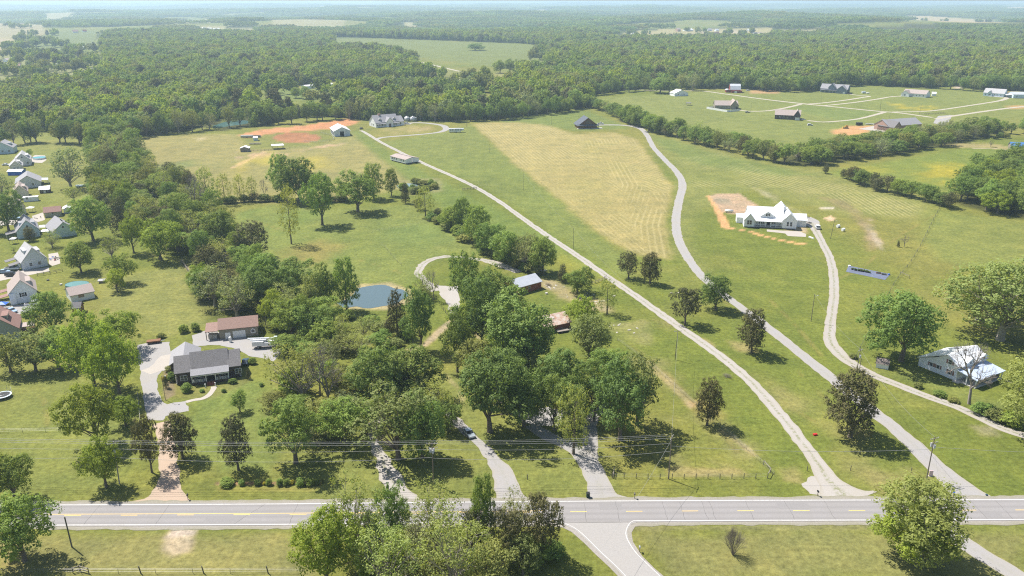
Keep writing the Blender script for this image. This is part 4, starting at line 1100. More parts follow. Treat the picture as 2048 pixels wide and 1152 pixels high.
exec_trees = [
 # --- south of the road
 (50, 1122, 128, 128, 'green', 'leafy tree at the bottom left corner, beside the black leaning post'),
 (30, 1002, 82, 98, 'green', 'half-cropped tree at the left edge just above the road'),
 (655, 1172, 138, 158, 'maple', 'round bright yellow-green maple, leftmost of the thicket below the road'),
 (712, 1112, 128, 158, 'airy', 'airy tree rising over the road behind the bright maple'),
 (790, 1082, 62, 118, 'green', 'fresh green slim tree crossing the road in the middle of the thicket'),
 (872, 1106, 118, 142, 'airy', 'pale airy tree overlapping the road below the utility pole with three transformers'),
 (775, 1192, 150, 150, 'airy', 'broad pale tree at the bottom edge right of the bright maple'),
 (905, 1190, 150, 158, 'airy', 'broad pale tree with bare limbs at the bottom edge of the thicket'),
 (838, 1140, 110, 110, 'grey', 'greyish tree in the heart of the thicket below the road'),
 (826, 1135, 70, 92, 'bare', 'leafless tree tangled in the heart of the roadside thicket'),
 (900, 1150, 80, 90, 'bare', 'leafless crooked tree leaning in the lower right of the thicket'),
 (968, 1105, 62, 148, 'tall', 'slender fresh green tree standing up between the dark cedars of the thicket'),
 (1030, 1092, 72, 112, 'airy', 'pale silvery tree in front of the driveway mouth, between the cedars'),
 (945, 1112, 66, 100, 'cedar', 'dark cedar just left of the slender green tree in the thicket'),
 (1012, 1128, 80, 118, 'cedar', 'dark cedar right of the slender green tree in the thicket'),
 (1080, 1118, 84, 138, 'cedar', 'tall dark cedar nearest the side road, rightmost of the thicket'),
 (1058, 1122, 90, 52, 'green', 'low green bush under the tall dark cedar by the side road'),
 (980, 1170, 110, 80, 'olive', 'low leafy tree at the foot of the cedars at the bottom edge'),
 (1105, 1112, 44, 36, 'shrub', 'small dark bush on the bank beside the side road'),
 (740, 1165, 60, 62, 'maple', 'small bright tree at the bottom edge in the thicket'),
 (1832, 1118, 192, 162, 'feather', 'big feathery yellow-green tree in front of the road at the right', None, 1),
 (1830, 1122, 150, 110, 'maple', 'dense young growth inside the big feathery tree'),
 (1466, 1110, 48, 62, 'baresh', 'leafless vase-shaped shrub in the grass below the road'),
 # --- first row north of the road, left
 (213, 974, 78, 98, 'maple', 'bright small tree standing against the left utility pole'),
 (304, 945, 58, 118, 'cedar', 'dark cedar with a bare lower trunk, left of the brown drive'),
 (366, 917, 82, 90, 'cedar', 'dark round cedar on the right side of the brown drive'),
 (477, 940, 76, 105, 'cedar', 'dark round cedar alone on the lawn above the hedge row'),
 (196, 893, 112, 130, 'maple', 'bright yellow-green tree left of the grey driveway, lowest of its row'),
 (252, 852, 66, 58, 'maple', 'small bright tree at the edge of the grey driveway'),
 (240, 792, 92, 142, 'maple', 'tall bright tree leaning over the gravel parking'),
 (190, 775, 100, 150, 'maple', 'tall bright tree, second from the gravel parking'),
 (235, 705, 88, 88, 'maple', 'bright tree at the top of the yellow-green row'),
 (592, 926, 126, 138, 'green', 'broad green tree with shade pooling over the hedge row'),
 (690, 885, 104, 92, 'green', 'bushy green tree beside the narrow white gravel track'),
 (640, 868, 80, 72, 'olive', 'low olive tree filling the gap left of the white gravel track'),
 (608, 806, 122, 130, 'airy', 'pale open-branched tree right of the brick house lawn'),
 (655, 818, 84, 122, 'bare', 'big leafless tree between the pale tree and the dark oaks'),
 (640, 790, 70, 100, 'bare', 'leafless tree behind the pale open-branched tree'),
 (752, 802, 112, 122, 'oak', 'dark clumpy oak left of the hidden driveway house'),
 (824, 790, 114, 102, 'oak', 'dark spreading oak with a ragged right side above the driveway car'),
 (797, 918, 150, 146, 'olive', 'olive tree in the middle behind the central utility pole'),
 (845, 915, 92, 120, 'green', 'green tree right behind the central utility pole'),
 (880, 850, 84, 94, 'airy', 'thin pale tree leaning over the driveway with the parked car'),
 (770, 850, 70, 60, 'grey', 'grey-green small tree above the white gravel track'),
 (980, 864, 138, 168, 'oak', 'largest dark oak above the shaded lawn right of the parked car'),
 (915, 744, 62, 124, 'oak', 'tall narrow dark oak left of the farm track fork'),
 (1005, 806, 96, 104, 'oak', 'dark oak between the two big oaks of the farm grove'),
 (930, 690, 66, 92, 'green', 'leafy tree at the left corner of the farm grove by the track'),
 (1205, 790, 84, 92, 'green', 'mid-green tree behind the right end of the farm grove'),
 (900, 862, 60, 62, 'oak', 'small dark oak beside the parked car'),
 (842, 700, 62, 128, 'oak', 'tall narrow dark oak standing on the two-track, right of the brown conifer'),
 (1032, 748, 138, 158, 'oak', 'broad dark oak in the centre of the farm grove'),
 (965, 692, 92, 142, 'oak', 'dark oak on the left side of the farm grove'),
 (934, 620, 76, 120, 'green', 'tall loose tree at the gravel lot with its trunk showing'),
 (992, 645, 84, 112, 'oak', 'oak between the gravel lot and the red barn'),
 (1016, 648, 62, 84, 'oak', 'oak at the left corner of the red barn'),
 (1058, 752, 80, 112, 'oak', 'dark oak at the left end of the rusty-roofed shed'),
 (1000, 705, 80, 100, 'grey', 'greyish green tree in the middle of the farm grove'),
 (955, 770, 90, 90, 'olive', 'olive tree at the lower left of the farm grove'),
 (795, 673, 56, 98, 'conifer', 'brownish conical cedar beside the pond'),
 (1048, 852, 92, 122, 'oak', 'dark tree over the gravel yard, left of the yellowish one'),
 (1108, 860, 78, 116, 'oak', 'dark tree over the gravel yard, touching the yellowish one'),
 (1118, 802, 94, 108, 'oak', 'dark oak between the gravel yard and the rusty-roofed shed'),
 (1147, 908, 80, 138, 'tallairy', 'yellowish tall tree between the two gravel drives'),
 (1180, 724, 86, 94, 'olive', 'olive tree right of the rusty-roofed shed'),
 (1188, 842, 82, 124, 'oak', 'dark tree over the end of the gravel yard'),
 (1240, 880, 112, 168, 'oak', 'dark tree at the right of the grove casting shade on the fenced lawn'),
 (1274, 850, 92, 142, 'olive', 'rightmost olive tree of the grove by the fenced lawn'),
 (1164, 658, 66, 66, 'maple', 'bright bushy tree behind the rusty-roofed shed'),
 (1155, 585, 58, 52, 'green', 'bushy tree right of the red barn'),
 (1125, 564, 26, 38, 'conifer', 'little dark cedar right of the red barn'),
 (1214, 628, 44, 70, 'tallairy', 'slim pale tree near the white rubble by the gravel lane'),
 (1190, 672, 46, 40, 'olive', 'low olive tree above the rubble-strewn slope'),
 # --- along the lanes, right
 (1257, 557, 46, 56, 'cedar', 'left one of the two round cedars below the hay field'),
 (1300, 567, 52, 62, 'cedar', 'right one of the two round cedars below the hay field'),
 (1370, 649, 62, 80, 'cedar', 'dark cedar between the two lanes, above the small pale fence'),
 (1431, 620, 60, 72, 'oak', 'round green tree on the bend of the grey drive'),
 (1503, 706, 70, 88, 'cedar', 'ragged cedar with dead twigs on the grey drive'),
 (1414, 850, 64, 92, 'cedar', 'dark cedar on bare orange earth in the fenced slope'),
 (1700, 874, 130, 130, 'cedar', 'huge round dark cedar hiding the grey drive', None, 0),
 (1802, 722, 134, 148, 'green', 'large green tree left of the white two-storey house', None, 0),
 (2000, 680, 210, 168, 'feather', 'huge feathery tree behind the white two-storey house', None, 1),
 (1955, 640, 130, 110, 'feather', 'feathery tree top upper left of the huge one at the right edge'),
 (2062, 862, 165, 168, 'feather', 'feathery tree cropped by the right edge below the white house', None, 1),
 (2085, 700, 120, 130, 'feather', 'feathery tree mostly outside the right edge'),
 (1938, 808, 112, 132, 'bare', 'gaunt leafless tree in front of the white two-storey house'),
 (1968, 828, 44, 26, 'shrub', 'low bush right of the gaunt leafless tree'),
 (1990, 838, 46, 26, 'oliveshrub', 'low bush at the lane, second right of the gaunt tree'),
 (2020, 848, 46, 30, 'shrub', 'low bush under the cropped feathery tree'),
 (1836, 775, 18, 14, 'oliveshrub', 'small bush in the grass below the white domed shed'),
 (1880, 792, 26, 14, 'shrub', 'small bush on the bank below the white two-storey house'),
 (1906, 803, 22, 12, 'oliveshrub', 'tiny bush on the bank left of the gaunt tree'),
 (1705, 716, 18, 12, 'oliveshrub', 'small bush at the bend of the farmhouse drive'),
 (1808, 494, 20, 26, 'bare', 'young leafless tree beside the wire fence in the meadow'),
 (1796, 494, 7, 14, 'conifer', 'tiny conifer beside the wire fence in the meadow'),
 # --- middle pasture
 (583, 488, 44, 118, 'tallairy', 'lone slender yellow-green tree in the pasture'),
 (645, 450, 66, 108, 'green', 'pasture tree right of the slender yellow-green one'),
 (566, 398, 60, 86, 'tall', 'left tree of the tall pair at the pasture fence'),
 (600, 403, 76, 92, 'oak', 'right tree of the tall pair at the pasture fence'),
 (628, 402, 50, 60, 'green', 'small tree behind the lone pasture trees'),
 (716, 424, 82, 86, 'green', 'broad pasture tree with a round shadow'),
 (748, 398, 50, 68, 'tall', 'tall tree close behind the broad pasture tree'),
 (783, 392, 32, 54, 'tall', 'small narrow tree next to the weedy pool'),
 (690, 402, 40, 40, 'green', 'low tree left of the broad pasture tree'),
 (811, 407, 22, 44, 'conifer', 'dark cedar below the weedy pool'),
 (851, 434, 38, 62, 'tallairy', 'pale poplar at the head of the hedge row'),
 (838, 420, 24, 26, 'cedar', 'small cedar left of the pale poplar'),
 (876, 440, 24, 24, 'cedar', 'small cedar right of the pale poplar'),
 (905, 458, 48, 46, 'green', 'bushy tree, first of the hedge row along the gravel lane'),
 (925, 462, 42, 66, 'tall', 'tall tree, second of the hedge row along the gravel lane'),
 (955, 490, 60, 78, 'tall', 'tree with two tops, third of the hedge row along the lane'),
 (985, 508, 62, 66, 'green', 'bushy tree, fourth of the hedge row along the lane'),
 (1018, 528, 64, 72, 'green', 'bushy tree, fifth of the hedge row along the lane'),
 (1050, 540, 58, 76, 'grey', 'greyish tree, sixth of the hedge row along the lane'),
 (1086, 548, 58, 74, 'green', 'last tree of the hedge row, above the red barn'),
 (652, 627, 46, 106, 'oak', 'narrow dark tree on the left shore of the pond'),
 (694, 622, 58, 104, 'tall', 'narrow green tree in front of the pond'),
 (585, 674, 82, 78, 'green', 'bright bushy tree behind the bucket truck'),
 (632, 682, 82, 76, 'green', 'bushy green tree below the left shore of the pond'),
 (684, 690, 66, 62, 'airy', 'pale twiggy tree below the pond'),
 (728, 676, 56, 46, 'airy', 'pale spreading tree at the lower shore of the pond'),
 (556, 650, 60, 72, 'maple', 'fresh green tree by the tan garage'),
 (845, 590, 44, 46, 'airy', 'thin pale tree at the loop of the gravel track'),
 (868, 600, 34, 64, 'bare', 'leafless slim tree inside the loop of the gravel track'),
 (848, 600, 40, 30, 'olive', 'low olive tree at the gravel track loop'),
 # --- hedge and woods at left
 (418, 425, 48, 92, 'tallairy', 'tall half-leafed tree at the corner of the pasture'),
 (398, 432, 44, 88, 'bare', 'leafless tree at the corner of the pasture'),
 (450, 408, 34, 62, 'tallairy', 'slim pale tree in the pasture hedge, second from its corner'),
 (482, 404, 28, 56, 'tallairy', 'slim pale tree in the pasture hedge, third from its corner'),
 (506, 402, 24, 50, 'tallairy', 'slim pale tree in the pasture hedge, fourth from its corner'),
 (530, 400, 22, 44, 'bare', 'leafless slim tree in the pasture hedge left of the tall pair'),
 (440, 496, 72, 80, 'oak', 'dark oak jutting into the pasture from the left woods'),
 (430, 612, 78, 84, 'grey', 'greyish willow-like tree above the brick house garden'),
 (475, 636, 82, 92, 'grey', 'greyish tree behind the tan garage'),
 (520, 622, 70, 88, 'oak', 'dark tree behind the right end of the tan garage'),
 (408, 590, 50, 66, 'maple', 'bright tree at the corner of the mown field by the woods'),
 (560, 612, 70, 84, 'oak', 'dark oak at the pasture side of the left woods'),
 (322, 520, 88, 84, 'maple', 'broad yellowish tree at the upper edge of the neighbours field'),
 (268, 506, 50, 82, 'maple', 'bright egg-shaped tree beside the broad yellowish one'),
 (187, 482, 72, 88, 'green', 'full green tree right of the blue-grey houses'),
 (246, 468, 54, 76, 'conifer', 'bluish layered conifer among the leafy trees'),
 (210, 416, 66, 62, 'maple', 'broad bright tree above the brown-roofed outbuilding'),
 (143, 378, 80, 88, 'grey', 'large pyramid-shaped tree in the yards, above the little yellow tree'),
 (18, 462, 62, 84, 'green', 'full tree at the left edge above the street'),
 (8, 405, 60, 66, 'grey', 'tree at the left edge beside the long blue roof'),
 (163, 545, 58, 62, 'green', 'round tree on the lawn right of the patio with umbrellas'),
 (224, 518, 46, 50, 'airy', 'thin upright tree on the lawn left of the broad yellowish one'),
 (246, 566, 52, 60, 'green', 'green tree behind the small bright yellow one'),
 (235, 584, 42, 48, 'maple', 'small bright yellow tree on the neighbours lawn'),
 (148, 402, 32, 30, 'airy', 'little yellowish yard tree with a mulch ring'),
 (105, 495, 40, 34, 'airy', 'pale bush between the two light blue houses'),
 (60, 482, 30, 28, 'cedar', 'little dark cedar in front of the light blue house'),
 (108, 674, 88, 98, 'green', 'large green tree right of the driveway sheds'),
 (118, 738, 78, 82, 'green', 'green tree below the large one by the sheds'),
 (72, 742, 84, 78, 'olive', 'olive tree in the yard row below the red-brown roof'),
 (22, 745, 78, 78, 'olive', 'olive tree at the left edge below the red-brown roof'),
 (28, 505, 14, 14, 'airy', 'sapling in front of the grey house with two dormers'),
 (60, 345 - 30, 14, 18, 'green', 'little round tree behind the house with the pool'),
 (368, 665, 20, 20, 'shrub', 'left one of two round bushes behind the garage wing'),
 (392, 662, 18, 20, 'shrub', 'right one of two round bushes behind the garage wing'),
 (322, 676, 16, 14, 'oliveshrub', 'little bush at the top of the gravel parking'),
 (480, 823, 36, 42, 'green', 'small round tree on the front lawn of the brick house'),
 (344, 836, 14, 12, 'oliveshrub', 'reddish round bush at the driveway end'),
 (374, 783, 22, 20, 'shrub', 'round bush under the left window of the brick house'),
 (333, 776, 14, 26, 'conifer', 'small upright conifer by the driveway bed'),
 (331, 760, 14, 12, 'yellowshrub', 'golden flowering bush by the driveway bed'),
 (345, 762, 18, 22, 'shrub', 'bush in the bed at the corner of the brick house'),
 (340, 742, 20, 14, 'oliveshrub', 'olive bush in the side bed of the brick house'),
 (497, 758, 12, 20, 'conifer', 'small upright conifer at the right end of the brick house'),
 (505, 728, 16, 16, 'shrub', 'bush behind the right end of the brick house'),
 (523, 772, 10, 9, 'shrub', 'tiny round bush on the lawn right of the brick house'),
 (466, 766, 16, 12, 'shrub', 'bush under the right window of the brick house'),
 (404, 784, 10, 8, 'shrub', 'tiny bush by the front path of the brick house'),
 (448, 784, 10, 9, 'shrub', 'tiny bush right of the front steps'),
 # hedge row along the lawn
 (455, 970, 30, 15, 'shrub', 'widest clipped bush at the left end of the hedge row'),
 (484, 970, 14, 13, 'shrub', 'small clipped bush, second of the hedge row'),
 (516, 970, 14, 13, 'shrub', 'small clipped bush, third of the hedge row'),
 (529, 969, 8, 8, 'yellowshrub', 'golden tuft, left one in the hedge row'),
 (538, 970, 13, 15, 'shrub', 'clipped bush between the golden tufts of the hedge row'),
 (560, 970, 15, 16, 'shrub', 'clipped bush, left of a close pair in the hedge row'),
 (574, 970, 15, 15, 'shrub', 'clipped bush, right of a close pair in the hedge row'),
 (585, 968, 10, 10, 'yellowshrub', 'golden tuft, right one in the hedge row'),
 (601, 970, 20, 17, 'shrub', 'large clipped bush after the right golden tuft'),
 (620, 970, 18, 16, 'shrub', 'large clipped bush, next to last in the hedge row'),
 (634, 969, 12, 14, 'shrub', 'last clipped bush of the hedge row'),
 (645, 965, 8, 9, 'oliveshrub', 'little dry bush beyond the end of the hedge row'),
 # upper middle
 (1268, 183, 0, 0, None, ''),
 (1320, 186, 44, 32, 'green', 'round tree left of the white cottage'),
 (1338, 187, 32, 34, 'oak', 'dark tree leaning on the white cottage'),
 (1385, 181, 34, 34, 'grey', 'greyish tree right of the white cottage'),
 (1800, 172, 0, 0, None, ''),
 (950, 101, 32, 16, 'oak', 'dark clump alone in the big far field'),
 (1000, 146, 26, 28, 'green', 'left tree of the grove in the far pale field'),
 (1020, 146, 30, 30, 'oak', 'middle tree of the grove in the far pale field'),
 (1042, 147, 26, 30, 'green', 'right tree of the grove in the far pale field'),
 (765, 195, 58, 44, 'oak', 'dark tree left of the farmhouse hidden in the woods'),
 (815, 192, 34, 36, 'grey', 'grey tree right of the farmhouse hidden in the woods'),
 (726, 198, 28, 40, 'oak', 'narrow dark tree in the middle distance clearing'),
 (612, 198, 24, 26, 'green', 'tree in the small clearing, right of its pair'),
 (592, 196, 20, 22, 'green', 'tree in the small clearing, left of its pair'),
 (1651, 347, 16, 18, 'cedar', 'round cedar bush alone at the gap of the hedgerow'),
 (1686, 356, 16, 18, 'cedar', 'cedar bush starting the low hedgerow'),
 (1982, 262, 0, 0, None, ''),
 (2048, 268, 30, 34, 'green', 'tree at the right edge near the blue roof'),
 (2022, 268, 20, 24, 'green', 'small tree left of the one at the right edge'),
 (2012, 276, 14, 14, 'oliveshrub', 'little bush near the blue roof'),
 (2000, 275, 14, 14, 'shrub', 'little bush, left one near the blue roof'),
 (1981, 294, 16, 20, 'airy', 'sapling beside the dirt track near the blue roof'),
]
for e in exec_trees:
    if e[4] is None: continue
    tree(*e)

# rows and fillers with their own groups
ADJ = {'oak': 'dark green', 'green': 'mid-green', 'olive': 'olive-green', 'maple': 'bright yellow-green', 'airy': 'pale thin', 'grey': 'grey-green', 'cedar': 'blackish cedar', 'conifer': 'pointed cedar',
       'tall': 'narrow upright', 'tallairy': 'slim pale', 'shrub': 'round green', 'oliveshrub': 'olive', 'yellowshrub': 'golden', 'bare': 'leafless'}
ORD = ['first', 'second', 'third', 'fourth', 'fifth', 'sixth', 'seventh', 'eighth', 'ninth', 'tenth', 'eleventh', 'twelfth', '13th', '14th', '15th', '16th', '17th', '18th', '19th'] + [str(i) + ('st' if i % 10 == 1 else 'nd' if i % 10 == 2 else 'rd' if i % 10 == 3 else 'th') for i in range(20, 400)]
MARKS = [(470, 700, 'the tan garage'), (415, 780, 'the brick house'), (760, 595, 'the pond'), (440, 495, 'the dark jutting oak'), (322, 520, 'the neighbours mown field'), (187, 482, 'the light blue houses'), (120, 440, 'the brown-roofed outbuilding'),
         (143, 378, 'the pyramid-shaped yard tree'), (50, 330, 'the house with the pool'), (415, 425, 'the pasture corner'), (300, 300, 'the tan pasture'), (230, 280, 'the back woods'), (540, 540, 'the wide pasture'),
         (1745, 265, 'the unfinished brick house'), (1580, 320, 'the long hedgerow'), (1870, 245, 'the lane fork'), (1985, 280, 'the blue roof'), (1640, 330, 'the hedgerow gap'), (1920, 400, 'the low hedgerow'), (2000, 345, 'the yellow meadow'), (2048, 430, 'the right edge of the photo')]
def row(P, spacing, species, wr, hr, label, group, jitter=2.0, seed=1):
    r = random.Random(seed)
    Q = at_np(P); seg = np.hypot(*np.diff(Q, axis=0).T); s = np.concatenate([[0], np.cumsum(seg)])
    t = 0.0; cnt = 0
    while t < s[-1]:
        X = float(np.interp(t, s, Q[:, 0])) + r.uniform(-jitter, jitter); Y = float(np.interp(t, s, Q[:, 1])) + r.uniform(-jitter, jitter)
        w = r.uniform(*wr); sp_ = r.choice(species);
        place_tree(X, Y, 0, w, r.uniform(*hr), sp_, ADJ[sp_] + ' one, ' + ORD[cnt] + label, group); cnt += 1
        t += spacing * r.uniform(.75, 1.25) * w / np.mean(wr)
random.seed(31)
row([(1183, 214), (1215, 226), (1262, 248), (1300, 258)], 8.5, ['green', 'oak', 'green', 'airy'], (10, 15), (9, 13), ' down the hedgerow that runs behind the dark-roofed cabin', 'trees of the long right hedgerow, upper stretch', 2, 3)
row([(1245, 240), (1300, 262), (1340, 272)], 9, ['green', 'green', 'maple'], (12, 16), (13, 17), ' of the taller hedgerow trees above the grey drive curve', 'trees of the hedgerow above the drive curve', 3, 4)
row([(1335, 272), (1380, 282), (1440, 298), (1500, 314), (1560, 327)], 8.5, ['grey', 'green', 'olive', 'oak', 'cedar'], (10, 15), (9, 14), ' front tree along the middle of the long right hedgerow', 'trees of the long right hedgerow, middle stretch', 2.5, 5)
row([(1350, 268), (1450, 290), (1550, 314)], 11, ['green', 'airy', 'oak'], (11, 15), (10, 14), ' back tree along the middle of the long right hedgerow', 'back trees of the long right hedgerow', 3, 15)
row([(1700, 360), (1728, 372), (1760, 382), (1782, 386)], 6.5, ['cedar', 'cedar', 'oak'], (8, 12), (7, 10), ' bush-like tree in the low hedgerow below the yellow meadow', 'dark cedars of the low hedgerow', 1.5, 6)
row([(1795, 388), (1830, 396), (1870, 408), (1912, 418)], 6.5, ['green', 'oak', 'olive', 'cedar'], (8, 12), (6, 9.5), ' bushy tree in the low hedgerow before the right woods', 'bushy trees of the low hedgerow', 1.5, 7)
row([(442, 408), (480, 404), (540, 402), (560, 403)], 4.0, ['shrub', 'oliveshrub', 'cedar'], (4, 7), (3, 5.5), ' low bush from the left at the foot of the pasture hedge', 'low bushes of the pasture hedge', .8, 8)
row([(640, 404), (680, 404), (700, 400)], 4.5, ['shrub', 'cedar', 'oliveshrub'], (4, 7), (3, 5), ' low bush from the left behind the pasture trees', 'low bushes behind the pasture trees', .8, 9)
row([(806, 380), (830, 390), (862, 378), (872, 374), (820, 365)], 5.5, ['shrub', 'oliveshrub', 'airy'], (4, 8), (3, 6), ' bush round the weedy pool above the pasture', 'bushes round the weedy pool', 1.5, 10)
row([(866, 440), (890, 454), (930, 478), (980, 506), (1040, 538), (1090, 550)], 5.5, ['shrub', 'green', 'oliveshrub'], (5, 9), (3.5, 6), ' bush under the hedge row beside the gravel lane', 'low bushes under the lane hedge row', 1.2, 12)
row([(700, 640), (735, 650), (770, 655), (800, 690), (760, 700)], 6, ['shrub', 'oliveshrub'], (4, 7), (2, 4), ' low bush on the bank below the pond', 'low bushes below the pond', 2.5, 13)

NEAR_WOOD = []          # points already used
def fill(poly, spacing, species, wr, hr, label, group, seed=1, limit=400, minY=0):
    r = random.Random(seed); P = at_np(poly)
    x0, x1, y0, y1 = P[:, 0].min(), P[:, 0].max(), P[:, 1].min(), P[:, 1].max()
    pts = []
    ny = int((y1 - y0) / (spacing * .87)) + 1; nx = int((x1 - x0) / spacing) + 1
    for j in range(ny):
        for i in range(nx):
            X = x0 + (i + .5 * (j % 2)) * spacing + r.uniform(-.33, .33) * spacing; Y = y0 + j * spacing * .87 + r.uniform(-.33, .33) * spacing
            if not in_poly(np.array([X]), np.array([Y]), P)[0] or Y < minY: continue
            if any(math.hypot(X - a, Y - b) < .55 * c for a, b, c in TREES if abs(Y - b) < 15): continue
            pts.append((X, Y))
    for X, Y in pts[:limit]:
        sp_ = r.choice(species); h_ = r.uniform(*hr); px_, py_ = proj(X, Y)
        nm_ = min(MARKS, key=lambda q: math.hypot((q[0] - px_), (q[1] - py_) * 1.5))[2]
        sz_ = 'low' if h_ < hr[0] + .33 * (hr[1] - hr[0]) else ('tall' if h_ > hr[0] + .67 * (hr[1] - hr[0]) else 'middling')
        place_tree(X, Y, 0, r.uniform(*wr), h_, sp_, sz_ + ' ' + ADJ[sp_] + ' tree in ' + label + ', towards ' + nm_, group)
    return len(pts)
n1 = fill(WOODS['left_band'], 12.3, ['green', 'maple', 'green', 'grey', 'oak', 'oak', 'olive', 'airy', 'tall', 'cedar'], (9, 17), (8, 17), 'the left belt of woods', 'trees of the left belt of woods', 21)
n2 = fill(WOODS['right_clump'], 11, ['oak', 'green', 'green', 'oak', 'maple'], (12, 16), (12, 16), 'the right edge woods', 'trees of the right edge woods', 22)
n3 = fill(WOODS['right_row'], 12.5, ['oak', 'green', 'green', 'grey', 'olive'], (12, 17), (10, 14.5), 'the band below the farmsteads', 'trees of the thick band below the farmsteads', 23)
fill([(970, 640), (1010, 650), (1050, 720), (1070, 770), (1160, 790), (1240, 820), (1180, 845), (1040, 850), (1000, 780)], 12, ['oak', 'green', 'oak', 'olive'], (8, 12), (7, 13), 'the farm grove', 'inner trees of the farm grove', 41)
fill([(540, 800), (640, 760), (720, 770), (860, 760), (880, 830), (740, 860), (620, 890), (560, 860)], 8, ['green', 'oak', 'olive', 'grey', 'shrub'], (6, 10), (4, 9), 'the undergrowth left of the parked car', 'undergrowth trees left of the driveway', 42)
fill([(545, 650), (600, 640), (680, 650), (770, 700), (740, 760), (640, 750), (560, 720)], 8.5, ['green', 'airy', 'green', 'maple', 'olive', 'grey'], (7, 11), (4.5, 8.5), 'the bushy bank below the pond', 'bushy trees on the bank below the pond', 44)
fill([(700, 1100), (960, 1090), (1090, 1115), (1060, 1190), (660, 1200)], 8, ['airy', 'green', 'grey', 'airy', 'olive', 'maple'], (6, 11), (5, 10), 'the thicket below the road', 'undergrowth of the roadside thicket', 43)
# front edges of the big woods: the nearest trees, one by one
FE = [(-60, 300), (0, 296), (60, 284), (130, 285), (200, 292), (255, 280), (300, 270), (400, 261), (470, 253), (522, 248)]
row(FE, 10.5, ['oak', 'olive', 'green', 'grey', 'oak'], (12, 17), (15, 20), ' tall front tree of the left woods above the tan pasture', 'front trees of the left woods', 3, 24)
row([(530, 250), (600, 246), (640, 240), (720, 238), (760, 236), (840, 241), (900, 243), (960, 242), (1000, 240), (1100, 228), (1176, 214)], 11.5, ['oak', 'green', 'oak', 'grey', 'green', 'cedar'], (11, 16), (13, 19), ' front tree of the belt behind the barn and farmhouse', 'front trees of the belt behind the farmhouse', 3, 25)
row([(1190, 190), (1250, 184), (1300, 180), (1400, 177), (1480, 177), (1540, 183), (1600, 184), (1636, 180), (1700, 168), (1760, 172), (1860, 177), (1905, 178), (1945, 182), (2000, 180), (2060, 183)], 14, ['oak', 'green', 'green', 'olive', 'oak'], (13, 18), (14, 19), ' front tree of the great woods behind the farmsteads', 'front trees of the great right woods', 4, 26)
print('TREES', len(TREES), n1, n2, n3)

# ---------------------------------------------------------------- the far woods (beyond counting)
def lowtree(name, shape, mat, seed, det, trunk=True):
    V, T, Lb = crown(shape, seed, det)
    me = crown_mesh(name, V, T, LM[mat])
    return me
LOW = []
ldet = (9, 12, 1.15, .52, 2.6)
for i, (sh, mt) in enumerate([('round', 'oak'), ('spread', 'green'), ('round', 'green'), ('spread', 'oak'), ('round', 'olive'), ('spread', 'grey'), ('oval', 'cedar'), ('tall', 'green'), ('round', 'maple')]):
    LOW.append(lowtree('crown', sh, mt, 900 + i, ldet))
low_obj = []
spots = [(300, 262), (420, 256), (620, 236), (560, 240), (820, 238), (1050, 226), (1140, 216), (760, 232), (230, 275)]
for i, me in enumerate(LOW):
    X, Y = at(*spots[i])
    t = empty('leafy_tree' if i != 6 else 'cedar_tree', (X, Y + 8, 0), 0); t.scale = (1.05, 1.05, 1.1)
    c = link('crown', me, t); tag(t, ['round dark', 'loose green', 'round green', 'ragged dark', 'olive', 'grey-green', 'blackish cedar', 'narrow', 'bright'][i] + ' tree just behind the front row, ' + ['above the corner of the tan pasture', 'above the middle of the tan pasture', 'above the riding ring', 'above the left end of the bare earth', 'above the farm loop drive', 'left of the dark cabin', 'behind the dark cabin', 'right behind the grey-roofed farmhouse', 'above the left belt of woods'][i], 'tree', 'second row trees of the back woods')
    low_obj.append(c)
# patches of woodland canopy for the farthest country: many crowns in one mesh
def patch_mesh(seed, S=110, ntr=110):
    r = np.random.default_rng(seed); VV = []; TT = []
    g = int(math.sqrt(ntr))
    for j in range(g):
        for i in range(g):
            cx = (i + .5 + r.uniform(-.4, .4)) / g * S - S / 2; cy = (j + .5 + r.uniform(-.4, .4)) / g * S - S / 2
            h = r.uniform(9, 17); rad = r.uniform(4.5, 7.5); n = 46
            d = rand_dir(n, r); d[:, 2] = np.abs(d[:, 2]) * 1.1 - .35
            P = np.array([cx, cy, h - rad * .6]) + d * np.array([rad, rad, rad * .95]) * r.uniform(.7, 1.05, n)[:, None]
            Nn = d + rand_dir(n, r) * .45; Nn /= np.linalg.norm(Nn, axis=1, keepdims=True)
            VV.append(leaves_at(P, Nn, 1.75, r, .8)); TT.append(np.clip(np.full(n, r.uniform(0, 1)) * .8 + r.uniform(0, .25, n), 0, 1))
    return np.concatenate(VV), np.concatenate(TT)
far_obj = []
for i, mt in enumerate(['oak', 'green', 'olive', 'oak']):
    V, T = patch_mesh(50 + i)
    me = crown_mesh('canopy', V, T, LM[mt])
    X, Y = [(-900, 2150), (300, 2350), (900, 2300), (1500, 2400)][i]
    o = link('distant_woodland', me); o.location = (X, Y, float(hill(X, Y))); tag(o, kind='stuff')
    far_obj.append(o)

